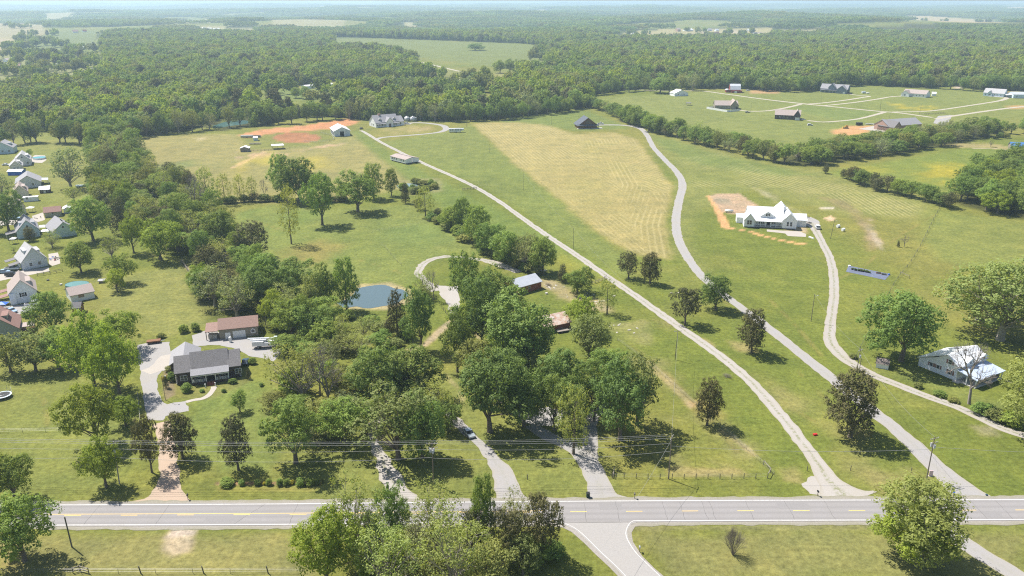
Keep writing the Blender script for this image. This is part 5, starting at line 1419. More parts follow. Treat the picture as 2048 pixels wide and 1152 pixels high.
def scatter_object(name, pts, rz, sc, idx, sources, label):
    me = bpy.data.meshes.new(name)
    n = len(pts); me.vertices.add(n); me.vertices.foreach_set('co', np.asarray(pts, np.float32).ravel())
    a = me.attributes.new('rot', 'FLOAT_VECTOR', 'POINT'); rv = np.zeros((n, 3), np.float32); rv[:, 2] = rz; a.data.foreach_set('vector', rv.ravel())
    a = me.attributes.new('siz', 'FLOAT_VECTOR', 'POINT'); a.data.foreach_set('vector', np.asarray(sc, np.float32).ravel())
    a = me.attributes.new('idx', 'INT', 'POINT'); a.data.foreach_set('value', np.asarray(idx, np.int32))
    o = link(name, me)
    g = bpy.data.node_groups.new(name, 'GeometryNodeTree')
    g.interface.new_socket('Geometry', in_out='INPUT', socket_type='NodeSocketGeometry')
    g.interface.new_socket('Geometry', in_out='OUTPUT', socket_type='NodeSocketGeometry')
    N, L = g.nodes, g.links
    gi = N.new('NodeGroupInput'); go = N.new('NodeGroupOutput')
    j = N.new('GeometryNodeJoinGeometry')
    for s in sources:
        oi = N.new('GeometryNodeObjectInfo'); oi.transform_space = 'ORIGINAL'; oi.inputs['Object'].default_value = s; oi.inputs['As Instance'].default_value = True
        L.new(oi.outputs['Geometry'], j.inputs[0])
    ip = N.new('GeometryNodeInstanceOnPoints')
    ip.inputs['Pick Instance'].default_value = True
    def na(nm, ty):
        x = N.new('GeometryNodeInputNamedAttribute'); x.data_type = ty; x.inputs['Name'].default_value = nm; return x.outputs[0]
    L.new(gi.outputs[0], ip.inputs['Points']); L.new(j.outputs[0], ip.inputs['Instance'])
    L.new(na('idx', 'INT'), ip.inputs['Instance Index'])
    e2r = N.new('FunctionNodeEulerToRotation'); L.new(na('rot', 'FLOAT_VECTOR'), e2r.inputs[0])
    L.new(e2r.outputs[0], ip.inputs['Rotation']); L.new(na('siz', 'FLOAT_VECTOR'), ip.inputs['Scale'])
    L.new(ip.outputs[0], go.inputs[0])
    md = o.modifiers.new('scatter', 'NODES'); md.node_group = g
    tag(o, label, None, None, 'stuff')
    return o

def hexpts(x0, x1, y0, y1, sp, seed):
    r = np.random.default_rng(seed)
    ys = np.arange(y0, y1, sp * .87); xs = np.arange(x0, x1, sp)
    X, Y = np.meshgrid(xs, ys); X = X + (np.arange(len(ys)) % 2)[:, None] * sp * .5
    X = X + r.uniform(-.38, .38, X.shape) * sp; Y = Y + r.uniform(-.38, .38, Y.shape) * sp
    return X.ravel(), Y.ravel()
def species_idx(x, y, seed):
    """neighbouring trees tend to be of one sort"""
    r = np.random.default_rng(seed)
    f = fbm(x, y, 120, 61, 3); g = fbm(x, y, 60, 62, 3); q = r.uniform(0, 1, len(x))
    idx = np.where(q < .34, 0, np.where(q < .58, 3, np.where(q < .78, 1, 2)))
    idx = np.where((f > .58) & (q > .35), 4, idx)
    idx = np.where((g > .62) & (q > .45), 5, idx)
    idx = np.where((f < .36) & (q < .30), 6, idx)
    idx = np.where((q > .90) & (q < .94), 7, idx)
    idx = np.where(q > .955, 8, idx)
    return idx
SPL = at(1024, 74)[1]     # single crowns nearer than this, canopy patches beyond
pts = []
def add_wood(P, sp, seed, setback=6):
    X, Y = hexpts(P[:, 0].min(), P[:, 0].max(), P[:, 1].min(), min(P[:, 1].max(), SPL), sp, seed)
    k = (np.abs(X) < .80 * Y + 60)
    X, Y = X[k], Y[k]
    sd = poly_sd(X, Y, P)
    k = sd > setback
    return X[k], Y[k]
XS, YS = [], []
for nm in ('back_left', 'belt', 'mid', 'right_main'):
    a, b = add_wood(PW[nm], 11.6 if nm != 'mid' else 12.5, 100 + len(nm), 5)
    XS.append(a); YS.append(b)
# all the country past the farms but for the clearings, up to the patches
X, Y = hexpts(-2600, 2600, at(1024, 100)[1], SPL, 11.8, 300)
px, py = proj(X, Y)
farP = at_np([(-800, 74), (-800, 82), (60, 76), (205, 70), (300, 66), (420, 63), (560, 72), (640, 80), (672, 76), (1050, 88), (1110, 95), (1250, 84), (1400, 79), (1540, 79), (1660, 74), (2900, 74), (2900, 60), (-800, 60)])
k = (np.abs(X) < .80 * Y + 60) & in_poly(X, Y, farP)
for P in CW: k &= ~in_poly(X, Y, P)
for nm in ('back_left', 'belt', 'mid', 'right_main'): k &= ~in_poly(X, Y, PW[nm])
XS.append(X[k]); YS.append(Y[k])
# loose trees dotted over the open strips of the left distance
dots = [(105, 76), (60, 77), (90, 62), (20, 62), (55, 64), (40, 84), (70, 86), (85, 88), (100, 92), (115, 95), (75, 93), (55, 95), (20, 112), (5, 118), (35, 120), (60, 118), (66, 112), (80, 124), (95, 122), (110, 118), (122, 112), (50, 130), (68, 134), (102, 140), (128, 130), (140, 143), (148, 144), (135, 128), (120, 132), (160, 132), (175, 135), (165, 120), (150, 115), (185, 128), (88, 142), (80, 148), (82, 156), (30, 150), (50, 150), (10, 148), (65, 160), (90, 108), (140, 106), (155, 104), (170, 108), (180, 104), (30, 64), (8, 96), (14, 100), (40, 100), (30, 98), (50, 99)]
for a, b in dots:
    X0, Y0 = at(a, b)
    for _ in range(5 if b < 105 else 3):
        XS.append(np.array([X0 + random.uniform(-14, 14)])); YS.append(np.array([Y0 + random.uniform(-25, 25)]))
for a, b, n_ in [(310, 258, 0), (1265, 72, 5), (1290, 71, 3), (1370, 66, 5), (1400, 68, 5), (1420, 73, 6), (1455, 71, 6), (1480, 72, 5), (1500, 70, 4), (1850, 45, 6), (1890, 47, 8), (1960, 47, 8), (1975, 48, 6), (700, 190, 6), (745, 172, 3), (880, 198, 3), (970, 196, 4), (870, 155, 3), (940, 165, 4), (960, 160, 3), (1035, 168, 4), (530, 188, 5), (565, 186, 3), (665, 190, 4), (850, 200, 4), (912, 188, 4), (1060, 150, 8), (1075, 120, 4), (725, 183, 4), (750, 186, 4), (780, 180, 2), (820, 184, 3), (845, 186, 5), (865, 190, 5), (895, 178, 4), (915, 182, 4), (940, 180, 5), (965, 185, 6), (975, 178, 5), (700, 198, 5), (725, 206, 5), (690, 205, 5), (760, 206, 5), (800, 206, 4), (660, 205, 3), (640, 190, 2), (540, 220, 4), (500, 215, 6), (480, 208, 6), (870, 175, 2), (885, 172, 2), (900, 168, 2), (1700, 171, 4), (1722, 168, 3)]:
    X0, Y0 = at(a, b)
    for _ in range(n_):
        XS.append(np.array([X0 + random.uniform(-16, 16)])); YS.append(np.array([Y0 + random.uniform(-16, 16)]))
NU = sum(len(q_) for q_ in XS)
# undergrowth thickens the edges of the woods
for nm in ('back_left', 'belt', 'mid', 'right_main'):
    P = PW[nm]; a, b = hexpts(P[:, 0].min(), P[:, 0].max(), P[:, 1].min(), min(P[:, 1].max(), 1400), 7.0, 400)
    kk = (np.abs(a) < .80 * b + 60); a, b = a[kk], b[kk]
    sd = poly_sd(a, b, P); kk = (sd > -1) & (sd < 14)
    XS.append(a[kk]); YS.append(b[kk])
X = np.concatenate(XS); Y = np.concatenate(YS); LOWK = np.arange(len(X)) >= NU
clr = np.zeros(len(X), bool)
for P in CW[4:5] + CW[9:10]: clr |= False
KEEPOUT = [(905, 138, 22), (600, 175, 14), (640, 172, 18), (790, 168, 22), (1925, 168, 20), (700, 160, 4), (462, 248, 26), (1850, 176, 5), (1600, 145, 0)]
for a, b, rr in KEEPOUT:
    x0, y0 = at(a, b); clr |= np.hypot(X - x0, (Y - y0) * .5) < rr
X, Y, LOWK = X[~clr], Y[~clr], LOWK[~clr]
rr = np.random.default_rng(5)
n = len(X)
bs = np.where(LOWK, rr.uniform(.45, .8, n), rr.uniform(.85, 1.6, n))
sc = np.stack([bs * rr.uniform(.85, 1.15, n), bs * rr.uniform(.85, 1.15, n), (.45 + .50 * bs) * rr.uniform(.85, 1.35, n) * (1 + .25 * (fbm(X, Y, 90, 71, 2) - .5))], 1)
scatter_object('forest', np.stack([X, Y, hill(X, Y) - .6 - np.where(LOWK, 1.6, 0)], 1), rr.uniform(0, 6.28, n), sc, species_idx(X, Y, 6), low_obj, 'broad green woodland stretching behind the farms to the ridges')
print('FOREST', n)
# patches to the horizon
XS, YS, SS = [], [], []
d = SPL - 30
while d < 26000:
    sp = 96 * max(1.0, d / 4200.0) ** .9
    w_ = .80 * d + 100
    xs = np.arange(-w_, w_, sp) + rr.uniform(0, sp)
    XS.append(xs + rr.uniform(-.2, .2, len(xs)) * sp); YS.append(np.full(len(xs), d) + rr.uniform(-.2, .2, len(xs)) * sp); SS.append(np.full(len(xs), sp / 96))
    d += sp * .92
X = np.concatenate(XS); Y = np.concatenate(YS); S = np.concatenate(SS)
k = np.ones(len(X), bool)
for P in CW:
    sd = poly_sd(X, Y, P); k &= sd < -42 * S
# thin the far canopy a little so fields show between ridges
k &= ~((fbm(X, Y, 700, 91, 2) > .63) & (Y > 2700))
X, Y, S = X[k], Y[k], S[k]; n = len(X)
zs = 1 + .35 * (S - 1)
scatter_object('distant_forest', np.stack([X, Y, hill(X, Y) - 1.5], 1), rr.integers(0, 4, n) * math.pi / 2 + rr.uniform(-.3, .3, n), np.stack([S * 1.06, S * 1.06, zs * rr.uniform(.85, 1.25, n)], 1), rr.integers(0, 4, n), far_obj, 'blue-green far forest running to the horizon')
print('PATCHES', n)

# ================================================================ BUILDINGS
M_GLASS = surf('dark_window_glass', (.030, .038, .048), .15, .2, .6, spec=.6)
M_GLASSB = surf('bluish_window_glass', (.10, .16, .19), .12, .15, .6, spec=.6)
M_WHITE = surf('white_trim_paint', (.78, .78, .76), .55, .05, 1.2)
M_SIDW = surf('white_siding', (.82, .825, .82), .6, .05, .8, stripes=(2, 8.0, .02))
M_SIDLB = surf('pale_blue_siding', (.55, .66, .73), .6, .06, .8, stripes=(2, 8.0, .02))
M_SIDGR = surf('grey_siding', (.60, .63, .67), .6, .07, .8, stripes=(2, 8.0, .02))
M_SIDCR = surf('cream_siding', (.62, .58, .47), .6, .06, .8, stripes=(2, 8.0, .02))
M_SIDGN = surf('sage_siding', (.33, .36, .32), .6, .06, .8, stripes=(2, 8.0, .02))
M_SIDTAN = surf('tan_board_siding', (.27, .245, .19), .7, .08, .8, stripes=(2, 6.0, .02))
M_SIDBL = surf('slate_blue_siding', (.17, .21, .27), .6, .08, .8, stripes=(2, 8.0, .02))
M_BRICKD = surf('dark_brown_brick', (.085, .062, .055), .85, .35, 5.0, bump=.02)
M_BRICKR = surf('red_brick_wall', (.28, .095, .060), .85, .25, 4.0, bump=.02)
M_BRICKP = surf('pinkish_brick', (.42, .27, .21), .85, .2, 4.0, bump=.02)
M_SHG = surf('grey_shingles', (.175, .165, .165), .9, .30, 3.2, bump=.03)
M_SHL = surf('light_grey_shingles', (.39, .38, .38), .9, .16, 3.2, bump=.03)
M_SHM = surf('medium_grey_shingles', (.28, .275, .285), .9, .18, 3.2, bump=.03)
M_SHB = surf('brown_shingles', (.245, .160, .130), .9, .22, 3.2, bump=.03)
M_SHR = surf('red_brown_shingles', (.25, .150, .125), .9, .22, 3.2, bump=.03)
M_SHT = surf('tan_shingles', (.35, .29, .26), .9, .16, 3.2, bump=.03)
M_SHD = surf('charcoal_roof', (.075, .085, .105), .6, .12, 2.0, bump=.02)
M_METW = surf('white_metal_roof', (.72, .73, .74), .45, .03, .7, stripes=(0, 3.0, .03))
M_METG = surf('galvanised_roof', (.52, .54, .57), .42, .07, .5, stripes=(0, 3.0, .03), metal=.2)
M_RUST = surf('rusted_tin_roof', (.60, .55, .51), .75, .1, .8, col2=(.44, .24, .15), stripes=(0, 3.0, .03))
M_REDB = surf('barn_red_boards', (.21, .040, .035), .8, .2, 2.0, stripes=(0, 4.0, .02))
M_TANK = surf('galvanised_tank', (.42, .43, .44), .45, .08, 1.0, metal=.3)
M_DKM = surf('dark_void', (.018, .017, .016), .9, .2, 1.0)
M_WOODB = surf('brown_stained_wood', (.20, .095, .045), .8, .2, 3.0, stripes=(0, 5.0, .02))
M_WOODG = surf('weathered_wood', (.24, .21, .175), .85, .2, 3.0)
M_POLE = surf('creosoted_pole', (.20, .165, .13), .85, .2, 2.0)
M_POST = surf('treated_post', (.13, .12, .10), .85, .25, 3.0)
M_BLACK = surf('black_plastic', (.015, .016, .018), .5, .2, 3.0)
M_BLUE = surf('bright_blue_paint', (.03, .13, .55), .5, .1, 1.0)
M_TEAL = surf('teal_pool_cover', (.10, .22, .22), .4, .08, 1.0)
M_POOL = surf('pool_water', (.14, .42, .50), .1, .08, 1.0)
M_RUBBER = surf('tyre_rubber', (.02, .02, .02), .8, .15, 3.0)
M_STEEL = surf('steel', (.45, .46, .47), .4, .1, 3.0, metal=.5)
M_REDP = surf('red_paint', (.50, .025, .020), .45, .1, 1.0)
M_YELM = surf('machine_yellow', (.55, .34, .05), .5, .12, 1.0)
M_GREENP = surf('green_paint', (.03, .20, .05), .5, .1, 1.0)
M_CONCW = surf('bare_concrete', (.50, .47, .43), .85, .08, 1.0)
PAINT = {'white': surf('white_car_paint', (.74, .75, .76), .3, .02, 1, spec=.6), 'silver': surf('silver_car_paint', (.42, .47, .52), .3, .03, 1, metal=.4),
         'black': surf('black_car_paint', (.02, .022, .027), .3, .1, 1, spec=.6), 'blue': surf('pale_blue_car_paint', (.30, .42, .55), .3, .03, 1), 'dkblue': surf('dark_teal_car_paint', (.03, .07, .10), .3, .05, 1)}

def frame_at(name, A, B, label, cat, group=None, z=0.0, thing=True):
    a, b = at(*A), at(*B)
    e = empty(name, (a[0], a[1], z), math.atan2(b[1] - a[1], b[0] - a[0]))
    if thing: tag(e, label, cat, group)
    return e, math.hypot(b[0] - a[0], b[1] - a[1])

def gable(par, x0, x1, y0, y1, h, rise, axis='x', wall=None, roof=None, z0=0.0, oh=.4, ohg=.35, t=.2, walls=True, apex=None):
    """box with gable roof; axis is the ridge direction. apex shifts the ridge off centre (0..1)"""
    p0, p1 = (y0, y1) if axis == 'x' else (x0, x1)
    q0, q1 = (x0, x1) if axis == 'x' else (y0, y1)
    ap = p0 + (p1 - p0) * (.5 if apex is None else apex)
    w = None
    if walls:
        mb = MB().prism([(p0, z0), (p1, z0), (p1, z0 + h), (ap, z0 + h + rise), (p0, z0 + h)], q0, q1, axis)
        w = mb.build('wall', wall, par)
    sl0 = rise / (ap - p0); sl1 = rise / (p1 - ap)
    e0 = (p0 - oh, z0 + h - oh * sl0); e1 = (p1 + oh, z0 + h - oh * sl1)
    pts = [(e0[0], e0[1] + .02), (ap, z0 + h + rise + .02), (e1[0], e1[1] + .02), (e1[0], e1[1] + t), (ap, z0 + h + rise + t), (e0[0], e0[1] + t)]
    r = MB()
    # two slabs meeting at the ridge
    r.prism([pts[0], pts[1], pts[4], pts[5]], q0 - ohg, q1 + ohg, axis)
    r.prism([pts[1], pts[2], pts[3], pts[4]], q0 - ohg, q1 + ohg, axis)
    ro = r.build('roof', roof, par)
    return w, ro

def hip(par, x0, x1, y0, y1, h, rise, wall, roof, z0=0, oh=.45):
    MB().box(x0, x1, y0, y1, z0, z0 + h).build('wall', wall, par)
    X0, X1, Y0, Y1 = x0 - oh, x1 + oh, y0 - oh, y1 + oh; d = (Y1 - Y0) / 2; ym = (Y0 + Y1) / 2; zz = z0 + h
    v = [(X0, Y0, zz), (X1, Y0, zz), (X1, Y1, zz), (X0, Y1, zz), (X0 + d, ym, zz + rise), (X1 - d, ym, zz + rise)]
    return MB().add(v, [(0, 1, 5, 4), (1, 2, 5), (2, 3, 4, 5), (3, 0, 4), (0, 3, 2, 1)]).build('roof', roof, par)

_wc = {}
def panel(par, name, x, y, z, w, h, face, mat, d=.06, off=0.0):
    """a slab standing proud of a wall; (x, y, z) is the middle of its lower edge"""
    k = (name, w, h, face, mat.name, d, off)
    if k not in _wc:
        m = MB()
        if face == 'F': m.box(-w / 2, w / 2, -d - off, .05, 0, h)
        elif face == 'B': m.box(-w / 2, w / 2, -.05, d + off, 0, h)
        elif face == 'L': m.box(-d - off, .05, -w / 2, w / 2, 0, h)
        else: m.box(-.05, d + off, -w / 2, w / 2, 0, h)
        _wc[k] = m.mesh(name, mat)
    o = link(name, _wc[k], par); o.location = (x, y, z); return o

def window(par, x, y, z, w=1.0, h=1.4, face='F', glass=None, trim=None, shutters=None):
    f = panel(par, 'window', x, y, z, w + .24, h + .24, face, trim or M_WHITE, .05)
    panel(f, 'pane', 0, 0, .12, w, h, face, glass or M_GLASS, .05, .03)
    if w >= 1.4:
        panel(f, 'mullion', 0, 0, .12, .10, h, face, trim or M_WHITE, .05, .05)
    if h >= 1.2: panel(f, 'sash', 0, 0, .12 + h / 2 - .04, w, .07, face, trim or M_WHITE, .05, .045)
    if shutters:
        for s in (-1, 1):
            dx = s * (w / 2 + .42)
            panel(par, 'shutter', x + (dx if face in 'FB' else 0), y + (dx if face in 'LR' else 0), z + .05, .45, h + .12, face, shutters, .07)
    return f

def door(par, x, y, z, w=1.0, h=2.1, face='F', mat=None, name='door'):
    d = panel(par, name, x, y, z, w, h, face, mat or M_WHITE, .07)
    if name == 'door': panel(d, 'handle', w * .38 if face in 'FB' else 0, w * .38 if face in 'LR' else 0, h * .48, .12, .12, face, M_STEEL, .07, .06)
    return d

def dormer(par, x, y, z, w, h, rise, L, wall, roof, face='F'):
    """small gabled dormer looking along -y"""
    d, ro = gable(par, x - w / 2, x + w / 2, y, y + L, h, rise, 'y', wall, roof, z, .2, .2, .12)
    d.name = 'dormer'; ro.parent = d
    panel(d, 'pane', x, y, z + h * .25, w * .5, h * .8, 'F', M_GLASS, .05)
    return d

def shed_dormer(par, x, y0, y1, z, L, h, wall, roof, face='R'):
    s = 1 if face == 'R' else -1
    d = MB()
    d.prism([(x, z), (x - s * L, z + h * .55), (x - s * L, z + h * .95), (x, z + h)] if s > 0 else [(x, z), (x, z + h), (x - s * L, z + h * .95), (x - s * L, z + h * .55)], y0, y1, 'y')
    o = d.build('dormer', wall, par)
    MB().add([(x + s * .25, y0 - .2, z + h), (x + s * .25, y1 + .2, z + h), (x - s * L, y1 + .2, z + h * .95 + .12), (x - s * L, y0 - .2, z + h * .95 + .12)], [(0, 1, 2, 3)] if s > 0 else [(3, 2, 1, 0)]).build('roof', roof, o)
    return o

def posts(par, pts, h, r=.08, mat=None, name='post', z=0):
    k = (name, h, r, (mat or M_WHITE).name)
    if k not in _wc: _wc[k] = MB().box(-r, r, -r, r, 0, h).mesh(name, mat or M_WHITE)
    for p in pts:
        o = link(name, _wc[k], par); o.location = (p[0], p[1], z)

def slab(par, name, x0, x1, y0, y1, z0, z1, mat): return MB().box(x0, x1, y0, y1, z0, z1).build(name, mat, par)

# ---- brick house with the white porch
e, L = frame_at('brick_house', (354, 770), (482.5, 753), 'long dark brick house with grey shingle roof and white front porch', 'house')
D = 9.5
gable(e, 0, 4.2, 0, D, 3.8, 3.1, 'x', M_BRICKD, M_SHG)
gable(e, 4.2, 14.6, .3, D, 3.8, 3.7, 'x', M_BRICKD, M_SHG, ohg=.12)
gable(e, 14.6, L, 0, D, 3.8, 3.1, 'x', M_BRICKD, M_SHG)
pr = MB().prism([(-2.2, 3.0), (.3, 4.0), (.3, 4.2), (-2.2, 3.2)], 4.1, 14.7, 'x').build('porch_roof', M_SHM, e)
slab(e, 'porch_floor', 4.2, 14.6, -1.9, .3, 0, .75, M_BRICKD); slab(e, 'fascia', 4.15, 14.65, -2.1, -1.95, 2.7, 3.0, M_WHITE)
posts(e, [(4.4, -1.7), (8.2, -1.7), (10.8, -1.7), (14.4, -1.7)], 2.0, .11, M_WHITE, 'column', .75)
for xa, xb in ((4.5, 8.1), (10.9, 14.3)):
    for z in (.85, 1.2, 1.55): slab(e, 'rail', xa, xb, -1.74, -1.66, z, z + .09, M_WHITE)
    for k in range(5): slab(e, 'baluster', xa + .35 + k * .72, xa + .43 + k * .72, -1.76, -1.64, .8, 1.6, M_WHITE)
for k in range(4): slab(e, 'step', 8.4, 10.6, -2.1 - .35 * k - .35, -2.1 - .35 * k + .2, 0, .62 - .15 * k, M_BRICKR)
for x in (2.1, 17.2): window(e, x, 0, 1.1, 1.7, 1.4)
for x in (5.6, 7.0): window(e, x, .3, 1.2, .9, 1.4)
window(e, 12.6, .3, 1.2, 1.7, 1.4); door(e, 9.5, .3, .75, 1.1, 2.1, mat=M_DKM)
for x in (.12, L - .12):
    for k in range(6): slab(e, 'quoin', x - .2, x + .2, -.06, .3, .2 + k * .5, .5 + k * .5, M_CONCW)
gable(e, -2.0, 6.0, D - 1.0, 19.0, 2.9, 2.4, 'y', M_BRICKD, M_SHM)
door(e, -2.0, D + 4, .1, 4.6, 2.3, 'L', M_WHITE, 'garage_door')
lp = [tag(MB().tube((0, 0, 0), (0, 0, .8), .18, .12).ball((0, 0, 1.0), .22, .22, .22, 8, 5).build('planter_urn', M_WHITE), l_, 'urn') for l_ in ('white ball-topped urn left of the brick house front steps', 'white ball-topped urn right of the brick house front steps')]
lp[0].location = (*at(411, 775), 0); lp[1].location = (*at(431, 772), 0)

# ---- tan garage
e, L = frame_at('garage', (440, 679), (517, 671), 'tan garage with brown shingle roof and white overhead door', 'garage')
gable(e, 0, L, 0, 9.0, 3.5, 2.0, 'x', M_SIDTAN, M_SHB)
MB().prism([(0.2, 2.85), (7.5, 3.3), (7.5, 3.45), (.2, 3.0)], -4.4, -.3, 'x').build('carport_roof', M_SHB, e)
posts(e, [(-4.1, .4), (-4.1, 7.2), (-2.2, .4)], 2.9, .12, M_WOODG)
door(e, 6.2, 0, .05, 4.0, 2.4, 'F', M_WHITE, 'garage_door'); door(e, 2.6, 0, .05, 1.7, 2.1)
wf = MB().prism([(-.75, 0), (.75, 0), (.75, .9), (0, 1.6), (-.75, .9)], -.08, .04, 'y').build('window', M_WHITE, e); wf.location = (10.6, 0, 1.3)
wp = MB().prism([(-.5, .2), (.5, .2), (.5, .8), (0, 1.2), (-.5, .8)], -.12, .04, 'y').build('pane', M_GLASS, wf)
slab(e, 'window_box', 9.8, 11.4, -.2, 0, 1.1, 1.22, M_WHITE)
tk = MB().tube((0, 0, 0), (0, 0, 1.6), .45, n=12).ball((0, 0, 1.6), .45, .45, .3).build('water_tank', M_WHITE); tk.location = (*at(461, 684), 0); tag(tk, 'upright white tank standing before the tan garage', 'tank')
tk = MB().box(-1.4, 1.4, -.9, .9, 0, 1.5).build('tarp_stack', surf('beige_tarp', (.5, .48, .42), .7, .1)); tk.location = (*at(427, 676), 0); tk.rotation_euler.z = .15; tag(tk, 'beige covered stack under the garage carport', 'stack')

# ---- white metal-roofed farmhouse
e, L = frame_at('white_farmhouse', (1487.5, 454.5), (1592, 459.5), 'large white farmhouse with a gleaming white metal roof and front porch', 'house')
k = L / 25.0
gable(e, 0, 5.0 * k, 0, 9, 4.0, 2.9, 'y', M_SIDW, M_METW)
gable(e, 2 * k, 19 * k, 3, 16, 4.2, 4.3, 'x', M_SIDW, M_METW)
gable(e, 18.3 * k, L, 0, 13, 4.4, 3.4, 'y', M_SIDW, M_METW)
gable(e, 15.5 * k, 24 * k, 10, 22, 4.4, 4.4, 'y', M_SIDW, M_METW)
gable(e, L - .5, L + 5.5, 6, 14, 3.4, 2.2, 'x', M_SIDW, M_METW)
gable(e, -3.0, 1.0, 8, 13, 3.0, 1.2, 'x', M_SIDW, M_METW)
MB().prism([(.2, 3.25), (3.2, 4.3), (3.2, 4.45), (.2, 3.4)], 5.0 * k, 18.3 * k, 'x').build('porch_roof', M_METW, e)
slab(e, 'porch_floor', 5.0 * k, 18.3 * k, .4, 3.0, 0, .7, M_CONCW)
posts(e, [(5.4 * k + i * (12.5 * k) / 5, .7) for i in range(6)], 2.6, .11, M_WHITE, 'column', .7)
slab(e, 'rail', 5.2 * k, 18.1 * k, .66, .74, 1.35, 1.45, M_WHITE)
gable(e, 8.2 * k, 14.6 * k, 3.6, 9, 1.0, 2.1, 'y', M_SIDW, M_METW, 4.3, .4, .3)
for x in (10.9, 12.0): window(e, x * k, 3.6, 5.2, .75, 1.2)
for x in (1.9, 3.1, 20.8, 22.4): window(e, x * k, 0, 1.5, .9, 2.0)
for x in (7.8, 8.7, 9.6, 14.0, 14.9, 15.8): window(e, x * k, 3.0, 1.4, .6, 2.0)
door(e, 12 * k, 3.0, .7, 1.5, 2.3, mat=M_DKM)
slab(e, 'skirt', .3, L - .3, -.05, .2, 0, .45, M_BRICKD)
# ---- white two-storey house
e, L = frame_at('white_house', (1836, 731), (1926, 768), 'white two-storey house with metal roof, shuttered windows and a carport', 'house')
a_, b_ = .60 * L, .84 * L
MB().prism([(0, 0), (b_, 0), (b_, 4.6), (a_, 6.9), (.34 * L, 4.7), (0, 2.7)], 0, 13.5, 'y').build('wall', M_SIDW, e)
r = MB(); r.prism([(-.5, 2.55), (a_, 6.97), (a_, 7.15), (-.5, 2.75)], -.4, 13.9, 'y'); r.prism([(a_, 6.97), (b_ + .5, 4.2), (b_ + .5, 4.4), (a_, 7.15)], -.4, 13.9, 'y'); r.build('roof', M_METW, e)
r = MB().prism([(b_, 3.5), (1.28 * L, 2.6), (1.28 * L, 2.8), (b_, 3.7)], -.4, 13.5, 'y').build('porch_roof', surf('shade_blued_metal', (.42, .49, .60), .5, .05, 1, stripes=(1, 3., .03)), e)  # the blue cast of shade is painted into this roof's metal colour
slab(e, 'carport_wall', b_, 1.2 * L, 12.6, 12.9, 0, 2.9, M_WOODG); slab(e, 'porch_floor', b_, 1.25 * L, 0, 13.2, 0, .25, M_CONCW)
posts(e, [(1.24 * L, .2), (1.24 * L, 6.5), (1.24 * L, 13), (1.05 * L, .1)], 2.6, .12)
dm = gable(e, a_ + .4, b_ + .3, 3.8, 7.2, 5.2, .9, 'x', M_SIDW, M_METW)
gable(e, a_ + .4, b_ + .3, 10.6, 13.4, 5.3, .8, 'x', M_SIDW, M_METW)
window(e, b_ + .3, 5.5, 4.1, .9, .9, 'R'); window(e, b_ + .3, 12, 4.2, .9, .9, 'R')
M_SHUT = surf('reddish_shutter', (.30, .16, .13), .6, .1)
window(e, .28 * L, 0, 1.5, .8, 1.0, shutters=M_SHUT); window(e, .43 * L, 0, 1.5, .8, 1.0, shutters=M_SHUT)
window(e, .66 * L, 0, 4.3, 1.0, 1.2, shutters=M_SHUT); window(e, .70 * L, 0, 1.2, 1.0, 1.3, shutters=M_SHUT)
slab(e, 'step', b_ - .4, b_ + 1.6, -1.2, 0, 0, .2, M_CONCW)
# domed shed beside it
e, L = frame_at('garden_shed', (1751, 735), (1776, 739.5), 'small white shed with a brown barrel roof by the farmhouse lane', 'shed')
w_ = 3.2
MB().box(0, L, 0, w_, 0, 1.5).build('wall', M_WHITE, e)
MB().prism([(-.2, 1.45), (w_ + .2, 1.45), (w_ * .86, 2.3), (w_ * .5, 2.75), (w_ * .14, 2.3)], -.15, L + .15, 'x').build('roof', surf('dull_brown_shingles', (.20, .165, .15), .9, .2, 3.2), e)
door(e, L, w_ / 2, 0, 1.2, 1.4, 'R', M_CONCW)

# ---- red barn and rusty shed in the grove
e, L = frame_at('red_barn', (1036, 590), (1082.5, 577), 'brick-red barn with a pale galvanised roof', 'barn')
gable(e, 0, L, 0, 8.2, 3.0, 2.0, 'x', M_BRICKR, M_METG); door(e, 2.6, 0, 0, 2.2, 2.3, mat=M_DKM, name='doorway')
window(e, 5.6, 0, 1.2, .8, .8)
e, L = frame_at('tin_roofed_shed', (1090, 667), (1140, 656), 'old red shed with a streaky rusted tin roof', 'shed')
gable(e, 0, L, 0, 8.0, 2.5, 2.1, 'x', M_BRICKR, M_RUST, ohg=.4, oh=.6)
door(e, 2.2, 0, 0, 1.6, 2.0, mat=M_DKM, name='doorway')
MB().prism([(-.62, 2.26), (1.7, 3.26), (1.7, 3.31), (-.62, 2.31)], 2.4, L + .38, 'x').build('roof_sheet', surf('orange_rust', (.40, .14, .06), .8, .3, 1.5, stripes=(0, 3., .03)), e)
e, L = frame_at('flat_trailer', (1116, 668), (1139, 664), 'flat wooden farm trailer parked before the rusty-roofed shed', 'trailer')
slab(e, 'deck', 0, L, 0, 2.0, .6, .75, M_WOODG)
for x in (L * .4, L * .6): MB().tube((x, -.12, .35), (x, .1, .35), .33, n=12).build('wheel', M_RUBBER, e); MB().tube((x, 1.9, .35), (x, 2.12, .35), .33, n=12).build('wheel', M_RUBBER, e)
slab(e, 'tongue', L, L + 1.0, .9, 1.1, .5, .6, M_STEEL)

